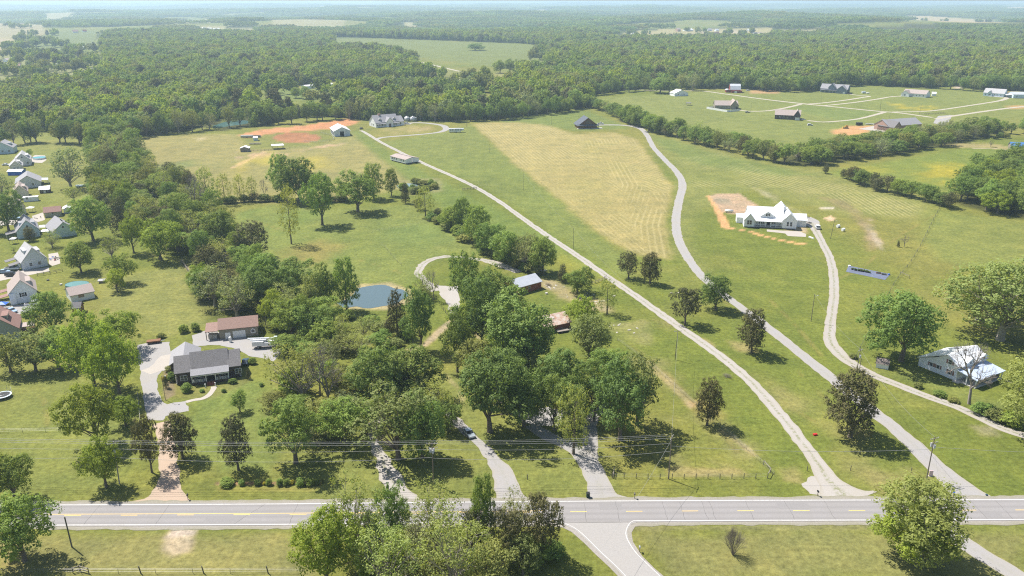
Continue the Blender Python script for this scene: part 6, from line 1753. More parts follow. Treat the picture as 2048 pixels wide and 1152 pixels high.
# ---- the two halves of a mobile home on the lane
e, L = frame_at('mobile_home', (811.5, 329), (838, 325), 'white double-wide mobile home, its two halves standing apart', 'mobile home')
hw = L * .46
MB().prism([(0, .7), (hw, .7), (hw, 4.3), (0, 3.2)], 0, 19, 'y').build('wall', M_SIDW, e)
MB().prism([(-.3, 3.12), (hw + .1, 4.32), (hw + .1, 4.5), (-.3, 3.3)], -.3, 19.3, 'y').build('roof', M_SHT, e)
MB().prism([(L - hw, .7), (L, .7), (L, 3.2), (L - hw, 4.3)], 0, 19, 'y').build('wall', M_SIDW, e)
MB().prism([(L - hw - .1, 4.32), (L + .3, 3.12), (L + .3, 3.3), (L - hw - .1, 4.5)], -.3, 19.3, 'y').build('roof', M_SHT, e)
slab(e, 'dark_gap', hw - .02, hw + .04, .1, 18.9, .75, 4.2, M_DKM)
for y in (2.5, 5.5, 11, 14, 16.5): window(e, 0, y, 1.6, 1.1, 1.2, 'L')
slab(e, 'undercarriage', .5, L - .5, .6, 18.4, .25, .7, M_DKM)

# ---- dark cabin
e, L = frame_at('dark_cabin', (1156, 258.5), (1197, 257.6), 'dark cabin with a steep slate-blue roof and deep porch', 'house')
gable(e, .8, L - .8, 2.6, 17, 3.2, 6.2, 'y', M_WOODB, M_SHD, ohg=1.5, oh=1.0)
MB().prism([(-.3, 2.7), (2.6, 3.6), (2.6, 3.8), (-.3, 2.9)], -.4, L + .4, 'x').build('porch_roof', M_SHD, e)
slab(e, 'porch_floor', -.2, L + .2, -.2, 2.6, 0, .4, M_CONCW); posts(e, [(x, .1) for x in np.linspace(.2, L - .2, 5)], 2.5, .12, M_WOODB, 'post', .3)
door(e, L * .5, 2.6, .4, 1.6, 2.1, mat=M_DKM)
for x in (.25, .75): window(e, L * x, 2.6, 1.2, 1.4, 1.4, trim=M_WOODB)
MB().prism([(L * .3, 0), (L * .7, 0), (L * .5, 3.4)], -.08, .1, 'y').build('gable_glazing', M_GLASS, e).location = (0, 2.5, 4.4)
slab(e, 'side_deck', L, L + 4, 1, 5, 0, .3, M_CONCW)

# ---- grey-roofed white farmhouse
e, L = frame_at('grey_roofed_farmhouse', (752, 255.4), (809, 250.6), 'white farmhouse with a broad grey roof, two dormers and a centre gable', 'house')
gable(e, 0, L * .80, 0, 15, 4.2, 5.6, 'x', M_SIDW, M_SHM, ohg=.5)
gable(e, L * .80, L, 1.0, 14, 3.6, 4.2, 'x', M_SIDW, M_SHM)
gable(e, L * .34, L * .58, -2.0, 8, 4.6, 3.6, 'y', M_SIDW, M_SHM)
for x in (.18, .68):
    dormer(e, L * x, 2.2, 5.0, 2.8, 1.4, 1.2, 4, M_SIDW, M_SHM)
MB().prism([(-1.8, 2.9), (.1, 3.5), (.1, 3.7), (-1.8, 3.1)], 0, L * .80, 'x').build('porch_roof', M_SHM, e)
posts(e, [(x, -1.6) for x in np.linspace(.4, L * .78, 7)], 2.9, .14, M_WHITE, 'column')
slab(e, 'arch_door', L * .42, L * .50, -2.1, -1.9, 0, 2.9, surf('brown_door', (.14, .08, .06), .6))
for x in (.06, .14, .22, .30, .62, .70, .88): window(e, L * x, 0 if x < .8 else 1.0, 1.0, 1.2, 1.6)
for y in (5, 9): window(e, 0, y, 1.2, 1.2, 1.6, 'L')
slab(e, 'chimney', L * .20, L * .27, 6.5, 8.2, 8.2, 10.8, M_BRICKP)
for i, (x, lab) in enumerate(((813.5, 'left one of two grey steel grain tanks beside the farmhouse'), (825.5, 'right and larger one of two grey steel grain tanks'))):
    X, Y = at(x, 243.5); r_ = 2.6 if i == 0 else 3.4
    t = empty('grain_tank', (X, Y + 4, 0)); tag(t, lab, 'tank', 'steel tanks by the farmhouse')
    MB().tube((0, 0, 0), (0, 0, 3.4), r_, n=20).build('shell', M_TANK, t, True); MB().tube((0, 0, 3.4), (0, 0, 4.8), r_ + .1, .4, 20).build('roof', M_TANK, t)

# ---- white horse barn
e, L = frame_at('horse_barn', (669, 273.3), (700.5, 271.6), 'white metal barn with a big dark doorway beside the riding ring', 'barn')
gable(e, 0, L, 0, 22, 4.4, 3.0, 'y', surf('white_metal_wall', (.62, .66, .70), .5, .06, 1, stripes=(0, 4., .02)), M_METW, oh=.6)
slab(e, 'doorway', L * .36, L * .62, -.1, .1, 0, 3.9, M_DKM); slab(e, 'door_leaf', L * .27, L * .36, -.22, -.1, 0, 3.9, M_WHITE); slab(e, 'door_leaf', L * .62, L * .71, -.22, -.1, 0, 3.9, M_WHITE)
for y in (3, 8, 13, 18): panel(e, 'side_opening', 0, y, .6, 2.6, 2.0, 'L', M_DKM, .08)

def small(name, A, B, dep, h, rise, wall, roof, label, cat, axis='x', wins=(), door_at=None, open_=False, group=None, chim=None, apex=None, dm=None, wz=1.2, ww=1.0, wh=1.2, shut=None, z=0.0, oh=.35, dmat=None):
    e, L = frame_at(name, A, B, label, cat, group, z)
    if open_:
        gable(e, 0, L, 0, dep, h, rise, axis, wall, roof, walls=False, oh=oh)
        posts(e, [(.15, .15), (L - .15, .15), (.15, dep - .15), (L - .15, dep - .15), (L / 2, .15)], h, .1, wall)
    else:
        gable(e, 0, L, 0, dep, h, rise, axis, wall, roof, oh=oh, apex=apex)
    for w in wins: window(e, L * w, 0, wz, ww, wh, shutters=shut)
    if door_at is not None: door(e, L * door_at, 0, 0, 1.0, 2.0, mat=dmat)
    if chim: slab(e, 'chimney', L * chim[0] - .4, L * chim[0] + .4, dep * chim[1] - .4, dep * chim[1] + .4, h, h + rise + .9, M_BRICKP)
    if dm:
        for (fx, y0, y1, face) in dm:
            sl = rise / (L / 2); x = L * fx; zz = h + (x * sl if fx < .5 else (L - x) * sl) + .1
            shed_dormer(e, x, y0, y1, zz, min(2.6, abs(L * (.5 - fx)) * .85), 1.5, wall, roof, face)
    return e, L

# ---- the neighbourhood at the left edge
small('blue_grey_house', (-16, 309), (28, 306.6), 14, 4.2, 4.2, M_SIDLB, M_SHM, 'pale blue-grey house, topmost one at the left edge', 'house', 'y', (.5, .8), dm=[(.84, 5, 10, 'R')])
e, L = small('blue_house', (31, 333), (63, 330.5), 15, 4.0, 4.2, M_SIDGR, M_SHL, 'slate-blue house with a long dormer, left of the round pool', 'house', 'y', (.2, .8), dm=[(.86, 3, 11, 'R')]); window(e, L * .5, 0, 5.2, .9, 1.1)
small('cream_cottage', (21, 344), (47, 341.8), 12, 3.6, 3.2, M_SIDCR, M_SHL, 'cream cottage behind the long white and blue roof', 'house', 'y', (.35, .6), dm=[(.84, 2, 8, 'R')])
small('long_carport', (16, 351), (44, 350.5), 6, 2.4, .9, M_BLUE, M_METW, 'long low building with white roof and bright blue walls', 'outbuilding')
e, L = small('grey_gabled_house', (33, 378), (83, 373.4), 17, 3.2, 4.0, M_SIDGR, M_SHM, 'wide grey house with a broad blank gable facing the camera', 'house', 'y', (.68,), oh=.5)
MB().prism([(L, 2.9), (L + 4, 2.6), (L + 4, 2.75), (L, 3.05)], 6, 13, 'y').build('patio_roof', M_METG, e); posts(e, [(L + 3.7, 6.3), (L + 3.7, 12.6)], 2.6)
small('cream_house', (28, 399.5), (58, 396.5), 13, 4.0, 3.8, M_SIDCR, M_SHT, 'cream house with a brownish roof beside the white-topped trailer', 'house', 'y', (.45,), dm=[(.84, 2, 9, 'R')])
small('white_trailer', (48, 404), (76, 402), 3.2, 2.3, .15, M_SIDW, M_METW, 'long white-topped box trailer in the yard of the cream house', 'trailer', wins=(.25,), oh=.08)
small('beige_house', (34, 430.5), (53, 427.5), 13, 4.2, 3.6, M_SIDCR, M_SHT, 'beige house end half hidden by the full tree at the left edge', 'house', 'y', (.5,), dm=[(.84, 2, 9, 'R')])
e, L = small('playhouse', (80, 387), (100, 385.6), 4.6, 2.2, 1.4, surf('dark_red_boards', (.07, .03, .03), .8), M_METG, 'little dark red playhouse with white trim and a blue-grey roof', 'shed', wins=(.2, .8), wz=.7, ww=.5, wh=.9)
door(e, L * .5, 0, 0, 1.2, 1.6)
small('brown_roofed_outbuilding', (90, 435.5), (123, 432.3), 8, 2.6, 1.9, surf('olive_tan_siding', (.40, .38, .29), .7, .06), M_SHR, 'tan outbuilding with a red-brown roof beside the white metal shed', 'outbuilding', wins=(.5,))
small('white_metal_shed', (128.5, 427), (144, 425.3), 5, 2.3, .9, M_SIDW, M_METW, 'small white metal shed right of the red-brown roofed outbuilding', 'shed', 'y')
e, L = small('light_blue_house', (36, 478.5), (81, 472.5), 15, 3.6, 4.8, M_SIDLB, M_SHM, 'light blue house with a dormer, left of the white canopies', 'house', 'y', dm=[(.85, 3, 11, 'R'), (.18, 3, 7, 'L')]); window(e, L * .5, 0, 4.9, .9, 1.0)
MB().prism([(-4.5, 2.3), (0, 3.0), (0, 3.15), (-4.5, 2.45)], 1, 7, 'y').build('porch_roof', M_SHG, e); posts(e, [(-4.2, 1.3), (-4.2, 6.6)], 2.3)
e, L = small('light_blue_garage', (108.5, 477.5), (154, 470), 15, 3.2, 4.0, M_SIDLB, M_SHM, 'light blue house with a plain gable, right of the white canopies', 'house', 'y', chim=None); window(e, L * .46, 0, 4.4, .8, .8)
for y in (1.0, 2.5, 4.0): MB().tube((L * .5, y, 7.2), (L * .5, y, 7.9), .18, n=8).build('roof_vent', M_BLACK, e)
e, L = small('grey_cape_house', (46, 541), (97, 531.5), 12, 3.4, 5.4, M_SIDGR, M_SHL, 'grey house with two dormers and a junk-filled patio behind', 'house', 'y', (.34, .68), dm=[(.83, 3, 9, 'R'), (.22, 3, 9, 'L')])
for y0 in (1.5, 8.5): MB().prism([(-4.2, 2.2), (0, 2.9), (0, 3.05), (-4.2, 2.35)], y0, y0 + 3.4, 'y').build('porch_roof', M_SHG, e)
e, L = small('white_cape_house', (22, 610), (77, 601), 13, 4.2, 4.6, M_SIDW, M_SHT, 'white gabled house with one dark-shuttered window facing the camera', 'house', 'y', dm=[(.83, 3, 9, 'R')])
window(e, L * .50, 0, 2.4, .9, 1.4, shutters=M_DKM); slab(e, 'wall_step', 0, L * .24, -.5, 0, 0, 4.3, M_SIDW)
for y0 in (1.0, 7.5): MB().prism([(-5, 2.4), (0, 3.2), (0, 3.35), (-5, 2.55)], y0, y0 + 3.4, 'y').build('porch_roof', M_SHR, e); posts(e, [(-4.7, y0 + .3)], 2.4)
e, L = small('sage_house', (-50, 690), (41, 676), 12, 3.6, 5.4, M_SIDGN, M_SHR, 'sage-green house with a red-brown roof, lowest one at the left edge', 'house', 'y', (.6,), dm=[(.78, 3, 8, 'R')])
slab(e, 'deck_roof', L, L + 4.2, 3.5, 8, 2.3, 2.5, M_SHT); posts(e, [(L + 4, 3.7), (L + 4, 7.8)], 2.3, .1, M_WOODB); slab(e, 'deck', L, L + 4.3, 3.3, 8.2, .3, .5, M_WOODB)
small('brown_shed', (49, 636.5), (67, 634), 4.2, 2.3, 1.2, M_WOODB, M_SHL, 'small brown shed with a pale roof at the gravel drive', 'shed', wins=(.7,), ww=.5, wh=.5)
e, L = small('pale_outbuilding', (143.5, 605.5), (190, 596), 8.5, 2.7, 1.9, M_SIDW, M_SHT, 'pale outbuilding with a pinkish-tan roof in front of the teal round pool', 'outbuilding', wins=())
window(e, L * .44, 0, 1.3, 1.7, .9, glass=surf('brown_blind', (.32, .22, .15), .6), trim=M_SIDTAN)
small('brown_wooden_shed', (146, 629), (162, 628), 4.0, 2.4, 1.4, M_WOODB, M_SHG, 'brown wooden shed with a grey roof and white door, below the pale outbuilding', 'shed', 'x', door_at=.72)

# ---- farmsteads upper right
e, L = small('brown_brick_house', (1549, 238), (1600, 240.2), 14, 4.0, 4.2, M_BRICKD, M_SHT, 'dark brick house with a tan roof, at the lower lane of the farmsteads', 'house', 'x', (.2, .35, .5))
gable(e, L * .74, L, -2.5, 12, 4.4, 4.6, 'y', M_BRICKD, M_SHT); door(e, L * .89, -2.5, 0, 4.0, 2.6, 'F', M_WHITE, 'garage_door')
e, L = small('blue_grey_farmhouse', (1640, 184), (1694, 187), 15, 4.5, 5.0, M_SIDBL, M_SHM, 'large slate-blue farmhouse with several gables at the wood edge', 'house', 'x', (.12, .3, .4, .5))
gable(e, L * .30, L * .56, -1, 9, 6.5, 4.2, 'y', M_SIDBL, M_SHM); gable(e, L * .64, L, -6, 10, 4.6, 4.6, 'y', M_SIDBL, M_SHM); window(e, L * .80, -6, 1.6, 1.4, 1.8); door(e, L * .92, -6, 0, 2.6, 2.4, 'F', M_WHITE, 'garage_door')
slab(e, 'porch_roof', L * .02, L * .62, -3.4, 0, 3.0, 3.25, M_SHM); posts(e, [(x * L, -3.2) for x in (.04, .2, .36, .5, .6)], 3.0, .14)
e, L = small('white_brick_house', (1805, 192), (1851, 195.5), 14, 3.8, 3.8, M_SIDW, M_SHT, 'white house with a tan roof between the lane and the woods', 'house', 'x', (.45, .6, .75))
gable(e, 0, L * .34, -5, 10, 3.8, 3.2, 'y', M_SIDW, M_SHT); window(e, L * .16, -5, 1.2, 1.4, 1.4); window(e, L * .9, 0, 1.2, 1.2, 1.4)
small('white_shed', (1863.5, 192), (1871.5, 192.3), 5, 2.8, 1.6, M_SIDW, M_METW, 'small white shed right of the white house by the woods', 'shed')
e, L = small('grey_ranch_house', (1966, 191.5), (2007, 194.4), 13, 3.8, 4.6, M_SIDLB, M_SHL, 'pale grey ranch house with a small front gable near the right edge', 'house', 'x', (.1, .55, .68, .86))
gable(e, L * .22, L * .44, -2, 8, 3.6, 2.8, 'y', M_SIDLB, M_SHL); window(e, L * .33, -2, 1.0, 2.0, 1.8); slab(e, 'terrace', L * .3, L, -3, 0, 0, .15, M_CONCW)
e, L = small('metal_workshop', (2026, 196.5), (2062, 197), 16, 4.2, 2.2, M_SIDLB, M_METG, 'grey metal workshop cropped by the right edge', 'workshop', 'x', (.2,)); MB().prism([(L * .0, 3.6), (-5, 3.0), (-5, 3.15), (0, 3.75)], 4, 12, 'y').build('lean_to_roof', M_METW, e)
e, L = small('tan_roofed_house', (1430, 218), (1476, 218.5), 14, 3.8, 4.0, M_SIDTAN, M_SHT, 'tan house with a white yard wall in the middle farmstead', 'house', 'x', (.2, .4, .6))
gable(e, L * .66, L, -2, 13, 4.2, 5.0, 'y', M_SIDTAN, M_SHT); door(e, L * .93, -2, 0, 2.4, 2.4, 'F', M_DKM, 'garage_door')
e2, L2 = frame_at('yard_fence', (1413, 217.5), (1454, 224.2), 'solid white fence round the tan-roofed house', 'fence')
for i in range(14): slab(e2, 'panel', i * L2 / 14 + .03, (i + 1) * L2 / 14 - .03, -.05, .05, 0, 2.0, M_WHITE)
for i in range(7): slab(e2, 'panel', -.05, .05, i * 2.4 + .03, i * 2.4 + 2.37, 0, 2.0, M_WHITE)
for i in range(7): slab(e2, 'panel', L2 - .05, L2 + .05, i * 2.4 + .03, i * 2.4 + 2.37, 0, 2.0, M_WHITE)
e, L = frame_at('gambrel_barn', (1460, 185.3), (1486, 185.6), 'dark red barn with a pale curved gambrel roof at the wood edge', 'barn')
w_ = 13
MB().prism([(0, 0), (w_, 0), (w_, 3.4), (w_ * .82, 7.4), (w_ * .5, 9.6), (w_ * .18, 7.4), (0, 3.4)], 0, L * .8, 'x').build('wall', M_REDB, e)
MB().prism([(-.4, 3.3), (w_ * .18, 7.45), (w_ * .5, 9.65), (w_ * .82, 7.45), (w_ + .4, 3.3), (w_ + .6, 3.5), (w_ * .83, 7.8), (w_ * .5, 10), (w_ * .17, 7.8), (-.6, 3.5)], 0, L * .8 + .3, 'x').build('roof', M_METG, e)
gable(e, -4.5, 0, 1, w_ - 1, 2.8, .8, 'y', M_REDB, M_METG); slab(e, 'lean_to', L * .1, L * .9, -3.2, 0, 0, 2.8, M_REDB); slab(e, 'door', L * .3, L * .5, -3.3, -3.2, 0, 2.4, M_WHITE)
e, L = small('white_cottage', (1349, 192.6), (1376, 191.6), 12, 3.2, 3.8, M_SIDW, M_METW, 'white cottage tucked under the dark tree', 'house', 'y', (.3, .7))
small('small_pavilion', (1373, 211), (1382, 211), 4, 2.3, .6, M_WOODG, M_SHG, 'little open shelter alone in the field left of the tan-roofed house', 'shelter', open_=True)
e, L = small('unfinished_house', (1776, 263), (1842, 258), 16, 4.4, 4.4, M_BRICKP, M_SHM, 'pink brick house under construction with a dark grey roof, behind the trees', 'house', 'x', (.3, .5, .7))
gable(e, L * .0, L * .22, -6, 12, 4.2, 4.6, 'y', M_BRICKP, M_SHG)
e, L = small('blue_roofed_shed', (2021, 301), (2062, 303), 9, 3.2, 2.4, M_WOODG, surf('tarp_blue_roof', (.06, .17, .42), .5, .1), 'shed with a blue roof at the right edge above the meadow', 'shed', 'x')
MB().prism([(0, 0), (3.0, 0), (3.0, 1.2), (2.6, 2.3), (1.5, 2.9), (.4, 2.3), (0, 1.2)], 2, 9, 'x').build('hoop_cover', M_WOODG, e).location = (0, -3.2, 0)
# carports and shelters in the horse pasture
small('animal_shelter', (481, 304), (498, 303.6), 6, 2.6, 1.1, M_WOODG, M_METW, 'small white-roofed shelter at the pasture fence, left of the open carport', 'shelter', 'y')
small('open_carport', (545, 299.5), (567.5, 298.2), 7, 2.8, .3, M_WOODG, M_METW, 'open white-roofed shelter over dark machinery beside the riding ring', 'shelter', open_=True)
small('pale_hut', (507, 281.5), (515, 281.3), 4, 2.2, .8, M_SIDLB, M_METG, 'tiny pale blue hut among the trailers left of the riding ring', 'shed')
small('pump_house', (716, 235.5), (722, 235.3), 4, 3.2, 1.5, M_SIDW, M_METG, 'tiny white hut before the trees left of the grey-roofed farmhouse', 'shed')
small('woods_farmhouse', (783, 171), (799, 170.5), 14, 6.0, 5.5, M_SIDGR, M_SHT, 'grey farmhouse peeping out of the woods beyond the belt', 'house', 'y', (.3, .7))
small('long_white_barn', (612, 178), (634, 176), 10, 3.2, 1.2, M_SIDW, M_METW, 'long white-roofed building in the clearing behind the belt', 'barn')
small('white_lean_to', (656, 173.5), (666, 173), 8, 3.0, 1.2, M_SIDW, M_METW, 'small white roof among the trees right of the long white-roofed building', 'barn')
# far scattered buildings
FAR = [
 ((180, 145.8), (195, 145.6), 12, 4, 3, M_SIDGR, M_SHM, 'grey-roofed house alone by the trees in the left distance'),
 ((3, 132.5), (14, 132), 9, 3.5, 1.5, M_SIDLB, M_METW, 'pale roof at the left edge in the distance, below the far orchard'),
 ((17, 137), (40, 136.6), 14, 3.5, 3.6, M_SIDGR, M_SHB, 'broad brownish roof in the left distance beside the pale one'),
 ((14, 124), (30, 123), 12, 3.5, 3.0, M_SIDW, M_SHT, 'pinkish roof half hidden in the left distance'),
 ((113, 133), (122, 132.6), 8, 3, 2, M_SIDW, M_METW, 'little white-roofed house in the left distance'),
 ((147, 70.8), (158, 70.6), 14, 5, 5, M_SIDW, M_SHR, 'far house with a red roof at the edge of the long green field'),
 ((168, 69.3), (175, 69.1), 10, 4, 5, M_SIDW, M_REDB, 'far small red-roofed barn right of the red-roofed house'),
 ((160, 98), (168, 97.8), 10, 4, 3, M_SIDW, M_METG, 'far pale roof among trees, left side'),
 ((405, 62.3), (412, 62.2), 12, 5, 3, M_SIDW, M_METW, 'far white building, first of three in a line'),
 ((415, 63.3), (424, 63.2), 14, 5, 3, M_SIDW, M_METW, 'far white building, second of three in a line'),
 ((428, 63.8), (440, 63.6), 14, 5, 3, M_SIDW, M_METW, 'far white building, third and longest of three in a line'),
 ((370, 45.5), (386, 45.3), 24, 7, 4, M_SIDW, M_METW, 'far white shed on the left ridge clearing'),
 ((400, 46.5), (424, 46), 26, 7, 4, M_SIDW, M_METW, 'far longer white shed on the left ridge clearing'),
 ((742, 12.6), (752, 12.5), 60, 16, 8, M_SIDW, M_METW, 'tiny white building near the horizon, left of centre'),
 ((933, 44.5), (944, 44.4), 20, 8, 5, M_SIDW, M_METW, 'far white roof in the central woods, left of its pair'),
 ((948, 45), (957, 44.9), 20, 8, 5, M_SIDW, M_METG, 'far white roof in the central woods, right of its pair'),
 ((961, 60), (969, 59.8), 14, 7, 6, M_SIDW, M_METW, 'far white house in a gap of the central woods'),
 ((917, 60), (922, 60), 12, 7, 6, M_SIDW, M_METG, 'far small pale roof left of the white house in the central gap'),
 ((1264, 70.7), (1272, 70.5), 14, 5, 4, M_SIDW, M_METW, 'far white barn at the left end of the village clearing'),
 ((1306, 71), (1322, 70.6), 12, 3, 1, M_SIDCR, M_SHT, 'far low tan building, second in the village clearing'),
 ((1355, 66.5), (1361, 66.4), 14, 8, 5, M_BRICKP, M_SHT, 'far pinkish tall house in the village clearing'),
 ((1372, 66), (1386, 65.7), 20, 6, 3, M_SIDW, M_METW, 'far long white barn in the village clearing'),
 ((1380, 72.6), (1390, 72.4), 12, 4, 3, M_SIDW, M_SHB, 'far brown-roofed house in front of the village clearing'),
 ((1416, 65.6), (1424, 65.4), 14, 5, 4, M_SIDGR, M_SHM, 'far grey-roofed house in the village clearing'),
 ((1431, 72.6), (1439, 72.4), 12, 6, 7, M_BRICKP, M_SHR, 'far orange-roofed house in the village clearing'),
 ((1432, 66), (1438, 65.9), 12, 5, 4, M_SIDW, M_METG, 'far pale house behind the orange-roofed one'),
 ((1486, 70.8), (1496, 70.6), 14, 5, 4, M_SIDW, M_METW, 'far white house, left of the right end of the village'),
 ((1497, 66), (1504, 65.8), 14, 5, 4, M_SIDW, M_METW, 'far white house at the back right end of the village'),
 ((1509, 73), (1516, 72.8), 12, 6, 6, M_SIDGR, M_SHM, 'far grey house at the right end of the village'),
 ((1519, 70), (1524, 69.9), 10, 4, 3, M_SIDCR, M_SHT, 'far small tan house, rightmost of the village'),
]
for (A, B, dep, h, rise, wm_, rm_, lab) in FAR:
    e, L = frame_at('far_house', A, B, lab, 'house')
    e.location.z = float(hill(np.array([e.location.x]), np.array([e.location.y]))[0])
    gable(e, 0, L, 0, dep, h, rise, 'x', wm_, rm_, z0=-1 if e.location.y > 1800 else 0)

# ================================================================ VEHICLES
def vehicle(px, py, heading, kind, paint, label, z=0.04):
    """heading: degrees anticlockwise from +x, the nose direction"""
    X, Y = at(px, py)
    e = empty({'sedan': 'parked_car', 'suv': 'suv', 'pickup': 'pickup_truck'}[kind], (X, Y, z), R(heading)); tag(e, label, {'sedan': 'car', 'suv': 'suv', 'pickup': 'pickup truck'}[kind])
    if kind == 'sedan': Lc, W_, prof, gl = 4.6, .9, [(-2.3, .35), (2.3, .35), (2.3, .72), (1.2, .95), (-1.7, 1.02), (-2.3, .92)], [(-1.75, 1.0), (1.15, .95), (.35, 1.42), (-.95, 1.44)]
    elif kind == 'suv': Lc, W_, prof, gl = 4.8, .98, [(-2.4, .42), (2.4, .42), (2.4, .95), (1.3, 1.12), (-2.35, 1.15)], [(-2.35, 1.14), (1.2, 1.11), (.55, 1.75), (-2.1, 1.78)]
    else: Lc, W_, prof, gl = 5.8, 1.0, [(-2.9, .5), (2.9, .5), (2.9, 1.0), (1.5, 1.18), (-.7, 1.18), (-.7, 1.1), (-2.9, 1.1)], [(-.7, 1.17), (1.45, 1.17), (.8, 1.85), (-.5, 1.85)]
    b = MB().prism(prof, -W_, W_, 'y').build('body', PAINT[paint], e)
    MB().prism(gl, -W_ + .08, W_ - .08, 'y').build('glazing', M_GLASS, e)
    g = np.array(gl); MB().prism([(g[3][0] - .02, g[3][1] - .04), (g[2][0] + .02, g[2][1] - .04), (g[2][0] - .05, g[2][1] + .05), (g[3][0] + .05, g[3][1] + .05)], -W_ + .1, W_ - .1, 'y').build('roof', PAINT[paint], e)
    if kind == 'pickup': MB().box(-2.75, -.85, -W_ + .15, W_ - .15, .8, 1.13).build('bed', M_BLACK, e)
    key = ('wheel', 1)
    if key not in _wc: _wc[key] = MB().tube((0, -.12, 0), (0, .12, 0), .34, n=14).mesh('wheel', M_RUBBER); _wc[('rim', 1)] = MB().tube((0, -.13, 0), (0, .13, 0), .19, n=10).mesh('rim', M_STEEL)
    for sx in (-1, 1):
        for sy in (-1, 1):
            w = link('wheel', _wc[key], e); w.location = (sx * Lc * .31, sy * (W_ - .06), .34); link('rim', _wc[('rim', 1)], w)
    for sy in (-1, 1):
        MB().box(Lc / 2 - .05, Lc / 2 + .03, sy * W_ * .72 - .16, sy * W_ * .72 + .16, .62, .78).build('headlight', M_CONCW, e)
        MB().box(-Lc / 2 - .03, -Lc / 2 + .05, sy * W_ * .78 - .12, sy * W_ * .78 + .12, .7, .88).build('tail_light', M_REDP, e)
    return e
def hd(A, B):
    a, b = at(*A), at(*B); return math.degrees(math.atan2(b[1] - a[1], b[0] - a[0]))
vehicle(938, 870, hd((938, 870), (955, 890)), 'sedan', 'silver', 'silver car with a dark glass roof on the tree-shaded drive')
vehicle(491, 727, 100, 'sedan', 'dkblue', 'dark teal car parked at the right end of the brick house')
vehicle(1635, 457, hd((1637, 460), (1630, 448)), 'suv', 'white', 'white car with dark windows on the farmhouse drive')
vehicle(1201, 248.5, 5, 'pickup', 'white', 'white pickup beside the dark cabin')
vehicle(814, 248.4, 0, 'suv', 'white', 'white car between the grey-roofed farmhouse and the tanks')
vehicle(723, 258, 80, 'sedan', 'black', 'small dark vehicle at the top end of the gravel lane')
vehicle(25, 540, 8, 'pickup', 'white', 'white pickup beside the grey house with two dormers')
vehicle(24, 552, 8, 'suv', 'black', 'black sport utility nearest the camera beside the white pickup')
vehicle(8, 546, 8, 'sedan', 'blue', 'pale blue car at the left edge beside the black sport utility')
vehicle(68, 611, 15, 'pickup', 'white', 'white pickup under the large tree at the white gabled house')
vehicle(30, 427 + 12, 5, 'pickup', 'blue', 'blue pickup beside the light blue house')
vehicle(24, 624, -30, 'sedan', 'blue', 'pale car behind the red-brown roof')
vehicle(12, 331, 10, 'sedan', 'white', 'white car at the left edge beside the cream cottage')
vehicle(1605, 240, 5, 'sedan', 'white', 'white car at the dark brick house in the farmsteads')
vehicle(1620, 251.5, 0, 'suv', 'white', 'white van alone on the grass below the dark brick house')
vehicle(1753, 250, 0, 'pickup', 'white', 'white pickup at the building site')
vehicle(1496, 182, 0, 'suv', 'white', 'white car right of the red gambrel barn')
vehicle(1700, 188.4, 0, 'sedan', 'black', 'dark car at the slate-blue farmhouse')
vehicle(1495, 225.5, 0, 'sedan', 'black', 'dark car on the drive of the tan-roofed house')
vehicle(430, 249 + 54, 0, 'sedan', 'white', 'white vehicle far out in the tan pasture') if False else None

# bucket truck
X, Y = at(505, 699); X2, Y2 = at(560, 696)
e = empty('bucket_truck', (X, Y, .04), math.atan2(Y2 - Y, X2 - X)); tag(e, 'white utility bucket truck with its boom folded, parked by the tan garage', 'truck')
W_ = 1.15
slab(e, 'chassis', 0, 8.2, -.5 + W_, .5 + W_, .7, .95, M_BLACK)
slab(e, 'utility_body', 0, 3.6, 0, 2 * W_, .95, 2.5, PAINT['white']); slab(e, 'tool_box', 3.65, 5.0, 0, 2 * W_, .95, 2.0, PAINT['white'])
slab(e, 'deck', 3.65, 5.2, .3, 2 * W_ - .3, 2.0, 2.1, M_STEEL)
MB().prism([(5.5, .7), (8.3, .7), (8.3, 1.5), (7.3, 1.75), (6.9, 2.5), (5.5, 2.55)], .08, 2 * W_ - .08, 'y').build('cab', PAINT['white'], e)
MB().prism([(5.9, 1.7), (7.32, 1.7), (6.95, 2.35), (5.9, 2.38)], .05, 2 * W_ - .05, 'y').build('cab_window', M_GLASS, e)
MB().tube((-1.4, 1.5, 3.1), (6.8, 1.5, 3.0), .30, .24, 10).build('boom', PAINT['white'], e); MB().tube((-.6, .8, 2.75), (4.4, .8, 2.75), .22, .2, 10).build('lower_boom', PAINT['white'], e)
MB().tube((4.4, 1.2, 2.1), (4.4, 1.2, 3.0), .35, n=10).build('turret', M_STEEL, e)
MB().box(6.8, 7.8, .9, 1.9, 2.5, 3.5).build('bucket', M_SIDLB, e)
for x in (1.8, 6.9):
    for y in (0.05, 2 * W_ - .05):
        w = MB().tube((x, y - .15, .48), (x, y + .15, .48), .48, n=14).build('wheel', M_RUBBER, e); MB().tube((x, y - .17, .48), (x, y + .17, .48), .22, n=10).build('rim', M_STEEL, w)
